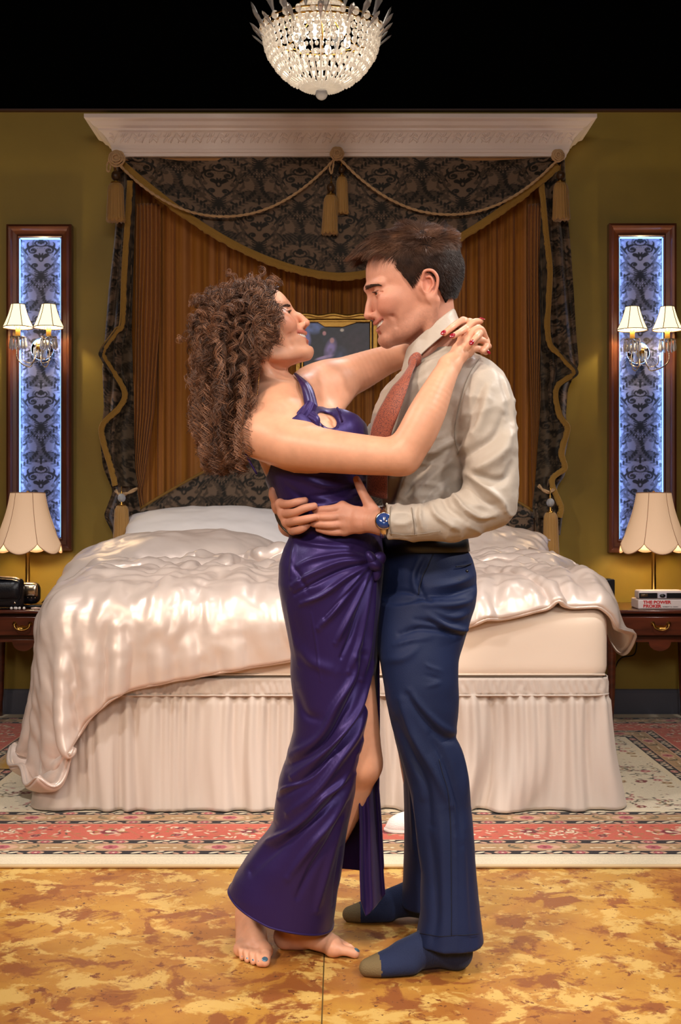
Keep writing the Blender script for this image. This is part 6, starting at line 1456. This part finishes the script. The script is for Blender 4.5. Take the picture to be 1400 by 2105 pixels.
# near hand laid on his shoulder
wn = W(924, 752, 2.83); kn_ = [W(951, 694, 2.855), W(959, 702, 2.845), W(964, 713, 2.842), W(964, 725, 2.848)]
fn_ = [[W(963, 672, 2.862), W(975, 662, 2.870), W(988, 660, 2.876)], [W(974, 679, 2.850), W(989, 677, 2.858), W(998, 693, 2.872)], [W(980, 700, 2.845), W(993, 700, 2.855), W(1005, 712, 2.868)], [W(976, 717, 2.846), W(988, 718, 2.856), W(999, 724, 2.868)]]
hand(SW, wn, .0255, kn_, fn_, .0080, None, .012)
# far hand folded over it from behind the neck
wf = W(938, 680, 3.12); kf = [W(952, 660, 3.02), W(966, 664, 3.00), W(982, 676, 2.99), W(992, 690, 2.99)]
ff = [[W(944, 662, 2.93), W(930, 672, 2.86), W(914, 685, 2.842)], [W(966, 668, 2.91), W(950, 680, 2.835), W(932, 691, 2.815)], [W(990, 680, 2.90), W(982, 690, 2.83), W(970, 704, 2.815)], [W(1000, 700, 2.92), W(1000, 712, 2.86), W(992, 722, 2.84)]]
hand(SW, wf, .026, kf, ff, .0080, None, .012)
# legs
SW.chain([W(690, 1230, 2.99), W(715, 1400, 2.975), W(738, 1540, 2.975), W(741, 1568, 2.975)], [.070, .064, .053, .0505], .02)
SW.chain([W(739, 1572, 2.985), W(700, 1660, 3.03), W(640, 1790, 3.055), W(603, 1885, 3.05)], [.050, .052, .040, .034], .02)
SW.chain([W(668, 1230, 3.08), W(662, 1450, 3.10), W(622, 1650, 3.12), W(548, 1800, 3.135), W(517, 1880, 3.135)], [.06, .055, .045, .036, .033], .02)
toes = {}
def foot(S, ank, heel, ball, big, key, wid=.040):
    """bare foot: ball = centre of the ball on the floor, big = +1 when the big toe is on the left of the direction"""
    heel = np.array(heel); ball = np.array(ball); f = ball - heel; L_ = np.linalg.norm(f); f /= L_; up = np.array([0, 0, 1.]); sd = np.cross(up, f) * big
    p = lambda t, h, s=0: heel + f*t + up*h + sd*s
    S.chain([ank, p(.030, .060), p(.018, .032)], [.034, .030, .027], .02)
    S.chain([p(.018, .026), p(.06, .030), p(L_*.55, .034, .008), p(L_*.95, .022, .016)], [.026, .027, .026, .0205], .02)
    S.chain([p(.05, .050), p(L_*.5, .048, .006), p(L_*.85, .030, .008)], [.030, .023, .018], .02)
    S.chain([p(.05, .022, -.010), p(L_*.5, .020, -.020), p(L_*.88, .016, -.026)], [.020, .018, .015], .02)
    S.ell(p(L_*1.0, .020, .028), (.019, .019, .018), .015); S.cap(p(L_*.97, .017, .02), p(L_*.85, .015, -.03), .016, .014, .015)
    T = []
    for i, (s, l, r) in enumerate(((.030, .050, .0118), (.0105, .047, .0088), (-.004, .040, .0080), (-.018, .031, .0076), (-.030, .020, .0074))):
        b = p(L_*1.02 - .012*max(i-1, 0)*.6, .018, s*.95); t1 = b + f*l*.5 + up*(.003 if i else -.001); e = b + f*l*.92 - up*(.018 - r) + sd*(-.004 if i == 0 else .003); S.chain([b - f*.012, t1, e], [r*1.25, r*.98, r], .006); T.append((e, f, up, r))
    toes[key] = T
FL = lambda px, py: np.array([1, 1, 0]) * W(px, py, CAM_Z * F_PX / (py - HOR))
foot(SW, W(598, 1880, 3.05), FL(574, 1948), FL(694, 1962) + np.array([0, .01, 0]), -1, 'a')
foot(SW, W(517, 1875, 3.13), FL(512, 1912) + np.array([0, .0, 0]), FL(524, 1955)+np.array([0, -.06, 0]), 1, 'b')
SW.add(lambda P: (.001 - P[..., 2]).astype(f32), 0, None, 'i')
B = lambda px0, py0, px1, py1, d0, d1, r: (np.array([W(px0, py0, (d0+d1)/2)[0], d0, W(px0, py0, (d0+d1)/2)[2]]), np.array([W(px1, py1, (d0+d1)/2)[0], d1, W(px1, py1, (d0+d1)/2)[2]]), r)
bx = [B(500, 790, 655, 560, 2.88, 3.13, .0017), B(893, 745, 1016, 642, 2.78, 3.20, .0016), B(490, 990, 960, 690, 2.73, 3.32, .003), B(470, 1975, 760, 1830, 2.88, 3.34, .0022), B(690, 1640, 800, 1330, 2.88, 3.10, .003), B(520, 1355, 830, 960, 2.80, 3.25, .010), B(500, 1880, 800, 1340, 2.84, 3.25, .009)]
V, Q = chunks(SW, bx); V = V[:, :]
bigmesh('body', V, Q, SKIN_W, wom, skin_col(V, HF, True, srgb((222, 164, 134)), srgb((210, 120, 100))))
eyes(HF, wom, (1, -.15, .1), (84, 64, 44), -.008); teeth(HF, wom); brow(HF, wom, BROWM, .0060, .005, 200, hf, -.010)
NAILR = mat('red_nail_varnish', srgb((150, 22, 40)), .12, coat=.8); NAILB = mat('blue_silver_nail_varnish', srgb((110, 150, 180)), .12, metal=.6)
for p, n_, a_ in ((ff[0][2], (-.3, -.9, .35), (-.8, 0, -.6)), (ff[1][2], (-.2, -.95, .3), (-.8, 0, -.6)), (ff[2][2], (.0, -1, .2), (-.5, 0, -.8)), (fn_[0][2], (.3, -.4, .9), (1, 0, 0)), (fn_[3][2], (.5, -.7, .3), (.7, 0, -.6))):
    n3 = np.array(n_)/np.linalg.norm(n_); a3 = np.array(a_)/np.linalg.norm(a_); nail(np.array(p) + n3*.0062 + a3*.002, n_, a_, .0075, .0052, NAILR, wom)
for key in toes:
    for i, (e, f, up, r) in enumerate(toes[key]):
        n3 = up*.85 + f*.5; nail(e + n3/np.linalg.norm(n3)*r*.86, n3, f, r*(.62 if i == 0 else .5), r*(.62 if i == 0 else .5), NAILB, wom, 'toenail')

# dress ---------------------------------------------------------------
DRESS = mat('purple_satin', srgb((41, 27, 72)), .40, spec=.75, sheen=.08, spectint=srgb((176, 160, 255)), bump=(260, .10, (1, 1, .2)))
SB = SDF()
SB.loft(LT([(y_, a-5, b+6, c+.008) for y_, a, b, c in TORSO], DWm), 0)
for y_ in (2.955, 3.085): SB.ell(W(702, 893, y_), (.063, .063, .065), .03)
cx_ = np.array([480, 520, 548, 575, 600, 640, 665, 690, 712, 735, 752, 800.]); cy_ = np.array([1010, 995, 975, 915, 866, 836, 832, 836, 842, 852, 868, 874.])
zc_ = CAM_Z - (cy_ - HOR)*2.92/F_PX; xc_ = (cx_ - 700)*2.92/F_PX
SB.add(lambda P: (P[..., 2] - np.interp(P[..., 0], xc_, zc_)).astype(f32)*.8, 0, None, 'i')
SB.ell(W(672, 864, 2.90), (.025, .045, .017), .005, op='s', rot=Matrix.Rotation(radians(35), 3, 'Y'))
SB.add(lambda P: (W(600, 1112, DWm)[2] - P[..., 2]).astype(f32), 0, None, 'i')
V, Q = mesh_sdf(SB, (-.24, 2.80, .96), (.12, 3.22, 1.34), .0038); N_ = vnormals(V, Q)
FB = [([(770, 985), (730, 1000), (690, 1015), (640, 1020)], 6, -.006), ([(775, 1000), (740, 1012), (700, 1030), (650, 1045)], 9, .008), ([(770, 1030), (720, 1050), (660, 1060)], 7, .006), ([(745, 890), (755, 940), (772, 1000)], 5, .006), ([(620, 985), (680, 1000), (750, 990)], 10, .006), ([(735, 895), (700, 905), (660, 905)], 7, .005), ([(590, 1000), (630, 1030), (690, 1040)], 8, -.005)]
V, _ = folds(V, N_, FB, 2.90); dr = bigmesh('dress_bodice', V, Q, DRESS, wom)
# straps and twist
def onchest(px, py, d): return W(px, py, d)
ST_ = MB().tube(cr([W(528, 975, 2.90), W(505, 930, 2.905), W(502, 885, 2.90), W(520, 858, 2.885), W(556, 852, 2.875), W(598, 866, 2.872)], 40), .0028, 8).build('strap', DRESS, dr)
for pts, ws in (([W(594, 864, 2.872), W(612, 862, 2.862), W(630, 848, 2.865), W(643, 828, 2.875)], [.004, .013, .017, .012]), ([W(640, 835, 2.872), W(632, 800, 2.93), W(618, 780, 2.98), W(606, 768, 3.03)], [.016, .014, .008, .003]),
                ([W(636, 850, 2.866), W(648, 862, 2.862), W(652, 878, 2.862)], [.012, .011, .006])):
    c_ = cr(np.concatenate([np.array(pts), np.array(ws)[:, None]], 1), 30); P = []
    for i in range(30):
        t = c_[min(i+1, 29), :3] - c_[max(i-1, 0), :3]; t /= np.linalg.norm(t); nn = np.array([.25, -.95, .2]); sd = np.cross(t, nn); sd /= np.linalg.norm(sd); s = np.linspace(-1, 1, 9); P.append(c_[i, :3] + sd*c_[i, 3]*s[:, None] + nn*(.005*(1 - s**2) + .0015*np.sin(s*9 + i*.2))[:, None])
    MB().grid(np.array(P)).build('strap', DRESS, dr, solid=.003, subsurf=1)
MB().tube(cr([W(693, 838, 2.885), W(700, 850, 2.875), W(696, 842, 2.87), W(704, 868, 2.875)], 20), .0028, 6).build('bow_tie_end', DRESS, dr)
# skirt, front panel
def tabs(rows, y): r = np.array(rows, float); return [np.interp(y, r[:, 0], r[:, i]) for i in range(1, r.shape[1])]
ROWA = [(1085, 596, 782), (1100, 597, 786), (1130, 582, 790), (1160, 573, 790), (1200, 571, 786), (1250, 579, 782), (1300, 589, 778), (1340, 597, 777), (1400, 600, 772), (1450, 604, 768), (1500, 602, 762), (1550, 590, 752), (1600, 574, 741), (1650, 566, 728), (1690, 560, 717), (1720, 545, 710), (1760, 510, 705), (1800, 482, 700), (1825, 471, 695), (1860, 466, 691), (1900, 464, 685)]
ROWD = [(1085, 3.02, .128), (1130, 3.02, .150), (1160, 3.02, .162), (1200, 3.02, .170), (1300, 3.02, .158), (1400, 3.02, .150), (1500, 3.02, .145), (1600, 3.025, .142), (1700, 3.03, .140), (1800, 3.04, .142), (1900, 3.045, .145)]
nth, nvv = 300, 420; th = np.radians(np.linspace(218, -30, nth)); vv = np.linspace(0, 1, nvv); P = np.zeros((nth, nvv, 3))
for i, a in enumerate(th):
    xn = (1 - cos(a))/2; hem = np.interp(1-xn, [0, .12, .42, 1], [1822, 1838, 1868, 1898]) if a > 0 else 1898 + a*20
    hem = np.interp((cos(a)+1)/2, [0, .1, .42, 1], [1824, 1836, 1866, 1899]); y = 1086 + (hem - 1086)*vv
    xl, xr = tabs(ROWA, y); dc, ry = tabs(ROWD, y); k = dc/F_PX; f = np.sign(sin(a))*abs(sin(a))**.82
    P[i] = np.stack([((xl+xr)/2 - 700)*k + (xr-xl)/2*k*cos(a), dc - ry*f, CAM_Z - (y - HOR)*k], 1)
for _ in range(8): P[:, 1:-1] = (P[:, :-2] + P[:, 2:] + 2*P[:, 1:-1])/4
Va = P.reshape(-1, 3); Qa = gridq(nth, nvv); Na = vnormals(Va, Qa)
if Na[:, 1].mean() > 0: Na = -Na; Qa = Qa[:, ::-1]
FD = [([(758, 1148), (710, 1138), (650, 1148), (610, 1165)], 6, .007), ([(760, 1153), (700, 1155), (640, 1180), (600, 1205)], 7, .009), ([(757, 1158), (700, 1172), (640, 1200), (606, 1222)], 5, -.007), ([(760, 1160), (712, 1186), (662, 1222), (620, 1240)], 7, .009), ([(762, 1164), (722, 1206), (684, 1256), (655, 1290)], 8, .011), ([(760, 1167), (715, 1215), (668, 1268)], 5, -.008),
      ([(764, 1170), (738, 1225), (708, 1285), (690, 1320)], 7, .009), ([(766, 1173), (742, 1240), (722, 1300), (700, 1350)], 5, -.008), ([(768, 1176), (752, 1250), (738, 1320), (716, 1380)], 7, .010), ([(772, 1180), (765, 1260), (757, 1340), (745, 1400)], 6, .010), ([(770, 1180), (758, 1260), (748, 1330)], 4, -.007),
      ([(601, 1110), (650, 1120), (720, 1125)], 7, .005), ([(604, 1118), (600, 1150), (598, 1190)], 6, .005), ([(600, 1160), (620, 1190), (630, 1215)], 6, -.004),
      ([(733, 1353), (727, 1390), (690, 1450), (656, 1515), (592, 1566)], 11, .012), ([(745, 1350), (736, 1400), (705, 1465), (662, 1530), (585, 1590)], 9, -.012), ([(769, 1370), (750, 1430), (727, 1478), (672, 1540), (600, 1604)], 9, .013), ([(768, 1400), (748, 1460), (715, 1510), (655, 1580), (570, 1650)], 10, -.013),
      ([(760, 1440), (735, 1510), (698, 1562), (650, 1627), (590, 1680)], 10, .010), ([(690, 1550), (640, 1600), (584, 1632), (566, 1660)], 6, .009), ([(742, 1530), (715, 1600), (664, 1640), (617, 1696), (541, 1756), (490, 1805)], 10, .013), ([(735, 1560), (700, 1630), (650, 1680), (570, 1750), (510, 1810)], 9, -.011),
      ([(730, 1600), (690, 1680), (640, 1740), (590, 1810)], 10, .010), ([(715, 1660), (680, 1730), (640, 1790), (610, 1850)], 9, -.008), ([(705, 1700), (680, 1770), (660, 1840), (650, 1885)], 10, .009), ([(560, 1710), (530, 1750), (490, 1800)], 8, -.006), ([(700, 1760), (690, 1830), (685, 1890)], 5, -.005),
      ([(612, 1330), (640, 1360), (690, 1380)], 14, .005), ([(605, 1420), (625, 1470), (660, 1480)], 12, -.005), ([(590, 1240), (600, 1300), (612, 1370)], 9, .004), ([(640, 1260), (650, 1320), (660, 1400)], 3, .002)]
Va, _ = folds(Va, Na, FD, 2.88); Va += Na*(.002*fbm(Va*9, 4, 2))[:, None]
sk = bigmesh('dress_skirt', Va, Qa, DRESS, wom); md = sk.modifiers.new('s', 'SOLIDIFY'); md.thickness = .003
hm_ = Va.reshape(nth, nvv, 3); MB().tube(np.concatenate([hm_[20::4, -1]]), .0028, 6).build('hem', DRESS, sk); MB().tube(hm_[-30, 150::6], .0026, 6).build('slit_edge', DRESS, sk) if False else None
# back panel with the loose flap on the right
ROWB = [(1086, 596, 783), (1160, 573, 790), (1250, 579, 784), (1340, 597, 778), (1450, 604, 779), (1560, 590, 779), (1620, 574, 778), (1700, 560, 784), (1760, 512, 787), (1800, 484, 789), (1850, 472, 793), (1900, 470, 795)]
n2 = 200; tt = np.linspace(0, 1, n2); P = np.zeros((n2, 260, 3)); vv = np.linspace(0, 1, 260)
for i, t in enumerate(tt):
    if t < .6:
        a = pi + pi*t/.6; hem = np.interp(t/.6, [0, .3, .75, 1], [1826, 1822, 1814, 1838]); y = 1088 + (hem-1088)*vv; xl, xr = tabs(ROWB, y); xl = xl + 9; k = 3.03/F_PX; dc, ry = tabs(ROWD, y)
        P[i] = np.stack([((xl+xr)/2-700)*k + (xr-xl)/2*k*cos(a), dc - ry*.9*sin(a), CAM_Z-(y-HOR)*k], 1)
    else:
        s = (t-.6)/.4; hem = np.interp(s, [0, .45, .82, 1], [1838, 1866, 1884, 1850]); y = 1088 + (hem-1088)*vv; xl, xr = tabs(ROWB, y); dd_ = 3.04 - .07*s + .012*np.sin(s*9); k = dd_/F_PX; w_ = np.interp(y, [1088, 1560, 1640, 1900], [14, 24, 40, 52])
        P[i] = np.stack([(xr - w_*s - 700)*k, y*0 + dd_, CAM_Z-(y-HOR)*k], 1)
Vb = P.reshape(-1, 3); bk = bigmesh('dress_back_panel', Vb, gridq(n2, 260), DRESS, wom); md = bk.modifiers.new('s', 'SOLIDIFY'); md.thickness = .003
# knot at the hip
for c, r_, ro in ((W(770, 1160, 2.90), (.020, .018, .016), .5), (W(764, 1150, 2.895), (.012, .012, .022), -.5), (W(778, 1150, 2.905), (.016, .010, .020), .7), (W(776, 1174, 2.905), (.011, .010, .024), .2)):
    MB().ball(tuple(c), r_, 20, 12, Matrix.Rotation(ro, 3, 'Y')).build('wrap_knot', DRESS, sk)

# curly hair ------------------------------------------------------------
R = np.random.default_rng(21)
def scalp_f(n, seed):
    P0, qn = scalp_pts(n, seed); x, y, z = P0.T
    keep = (z > np.interp(x, [-.12, -.08, -.03, .0, .02, .045, .07], [-.04, -.05, -.045, -.02, .02, .060, .088])) ; return P0[keep], qn[keep]
def locks(P0, nrm_, T, frz, nh, ms, rad, pit, seed, lift=.016, dropz=.10):
    R = np.random.default_rng(seed); n = len(P0); root = H2W(HF, P0)
    P1 = root + nrm_*(lift + .02*R.random(n))[:, None] + np.array([-.012, 0, .004])*frz[:, None]; P2 = T + np.array([-.010, 0, 1.0])*(dropz*R.uniform(.6, 1.2, n))[:, None]*[[1, 1, 1]] + nrm_*[[.02, .03, 0]]
    s = np.linspace(0, 1, ms)[None, :, None]; G = (1-s)**3*root[:, None] + 3*(1-s)**2*s*P1[:, None] + 3*(1-s)*s**2*P2[:, None] + s**3*T[:, None]
    G = G + .010*np.stack([vnoise(G*14, k_ + seed) for k_ in (1, 2, 3)], -1)*s
    ln_ = np.linalg.norm(np.diff(G, axis=1), axis=-1).sum(1); t = np.gradient(G, axis=1); t /= np.linalg.norm(t, axis=-1, keepdims=True); u = np.cross(t, np.array([.2, 1, .1])); u /= np.linalg.norm(u, axis=-1, keepdims=True); v = np.cross(t, u)
    pt = pit*R.uniform(.75, 1.3, n); rd = rad*R.uniform(.6, 1.35, n); sg = np.where(R.random(n) < .5, 1, -1); p0 = R.uniform(0, 6.28, n); out, cols = [], []
    base = R.random(n)
    for h in range(nh):
        ph = p0 + R.normal(0, .34, n); lg = np.clip(1 - np.abs(R.normal(0, .05, n)), .8, 1)
        ang = ph[:, None] + sg[:, None]*2*pi*(ln_/pt)[:, None]*(np.linspace(0, 1, ms)[None]**1.1)*lg[:, None]; am = ((rd*R.uniform(.75, 1.2, n))[:, None]*np.clip(.25 + np.linspace(0, 1, ms)*3, 0, 1)[None])[..., None]
        off = R.normal(0, 1, (n, 1, 3))*.0022*np.linspace(.6, 1.3, ms)[None, :, None]; X = G + am*(np.cos(ang)[..., None]*u + np.sin(ang)[..., None]*v) + off
        if h == 0: X = X + .006*np.stack([vnoise(X*45, k_) for k_ in (5, 6, 7)], -1)*s
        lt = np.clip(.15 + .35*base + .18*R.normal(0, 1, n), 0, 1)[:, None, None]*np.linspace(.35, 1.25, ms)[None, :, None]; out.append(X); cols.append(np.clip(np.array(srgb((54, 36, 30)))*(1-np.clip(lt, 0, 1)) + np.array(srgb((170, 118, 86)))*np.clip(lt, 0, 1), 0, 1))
    return np.concatenate(out), np.concatenate(cols)
P0, qn = scalp_f(1150, 8); nl = qn/np.array([.098, .077, .088])**2*.0077; nl /= np.linalg.norm(nl, axis=1)[:, None]; P0 = seat(P0*[[.8, .9, .7]], nl, SKULL_F); n = len(P0); nrm_ = nl @ HF[0].T
L_ = R.uniform(0, 1, n)**.8; ty = 690 + 285*L_; wv = R.normal(0, 1, n); tx = 458 + wv*36 + (1-L_)*8; tx = np.clip(tx, 402 + 30*np.clip((ty-880)/90, 0, 1) + R.normal(0, 4, n), 545 - np.clip(ty - 700, 0, 400)*.17)
td = 3.02 + np.clip(R.normal(0, .065, n), -.13, .12) + nrm_[:, 1]*.06
T = np.stack([(tx-700)*td/F_PX, td, CAM_Z-(ty-HOR)*td/F_PX], 1)
A1, C1 = locks(P0, nrm_, T, np.ones(n), 14, 52, .0100, .040, 1)
# shorter spirals framing the cheek and forehead, and a crown of loose loops
P0, qn = scalp_f(1500, 18); nl = qn/np.array([.098, .077, .088])**2*.0077; nl /= np.linalg.norm(nl, axis=1)[:, None]; P0 = seat(P0*[[.8, .9, .7]], nl, SKULL_F); m_ = (P0[:, 0] > .0) & (P0[:, 0] < .078); P0 = P0[m_]; nl = nl[m_]; n = len(P0); nrm_ = nl @ HF[0].T
fy = R.uniform(0, 1, n)**.9; ty = 628 + 150*fy; tx = 563 - 50*np.clip((ty - 690)/90, 0, 1) + R.normal(0, 9, n); td = 3.0 + np.where(nrm_[:, 1] < .1, -1, 1)*(.088 + R.normal(0, .008, n)); T = np.stack([(tx-700)*td/F_PX, td, CAM_Z-(ty-HOR)*td/F_PX], 1)
A2, C2 = locks(P0, nrm_, T, np.zeros(n), 12, 36, .0080, .032, 2, .022, .03)
P0, qn = scalp_f(900, 28); nl = qn/np.array([.098, .077, .088])**2*.0077; nl /= np.linalg.norm(nl, axis=1)[:, None]; P0 = seat(P0*[[.8, .9, .7]], nl, SKULL_F); n = len(P0); nrm_ = nl @ HF[0].T
root = H2W(HF, P0); T = root + nrm_*(.004 + .010*R.random(n))[:, None] + np.stack([-.012 + R.normal(0, .02, n), R.normal(0, .02, n), -.01 + R.normal(0, .02, n)], 1)
A3, C3 = locks(P0, nrm_, T, np.zeros(n), 10, 26, .0080, .030, 3, .004, .004)
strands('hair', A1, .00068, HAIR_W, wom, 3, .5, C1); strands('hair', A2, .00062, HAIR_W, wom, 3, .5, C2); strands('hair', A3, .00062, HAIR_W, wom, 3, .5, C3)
# under mass so the background does not show through
SH = SDF(); SH.add(lambda P: head_under(P), 0) if False else None
SH.ell(H2W(HF, (-.008, 0, .024)), (.086*1.06, .078*1.06, .068*1.06), 0); SH.chain([H2W(HF, (-.05, 0, .005)), W(478, 740, 3.03), W(462, 830, 3.03), W(468, 900, 3.02)], [.085, .062, .044, .016], .04)
fo = H2W(HF, (.045, 0, .03)); fd = HF[0][:, 0]; SH.add(lambda P: ((P - fo.astype(f32)) @ (fd*.75 + HF[0][:, 2]*-.55).astype(f32)).astype(f32) + .012, 0, None, 'i')
v, q = mesh_sdf(SH, (-.36, 2.86, 1.15), (-.06, 3.18, 1.66), .005); v += vnormals(v, q)*(.006*fbm(v*40, 3, 2))[:, None]; bigmesh('hair_underlayer', v, q, mat('hair_under_w', srgb((40, 28, 24)), .8), wom)
m = MB(); e0 = W(534, 760, 2.93)
for i in range(16): m.ball(tuple(e0 + np.array([-.0004*i, 0, -.0038*i])), .0014, 6, 4)
m.build('earring', BRASS, wom)
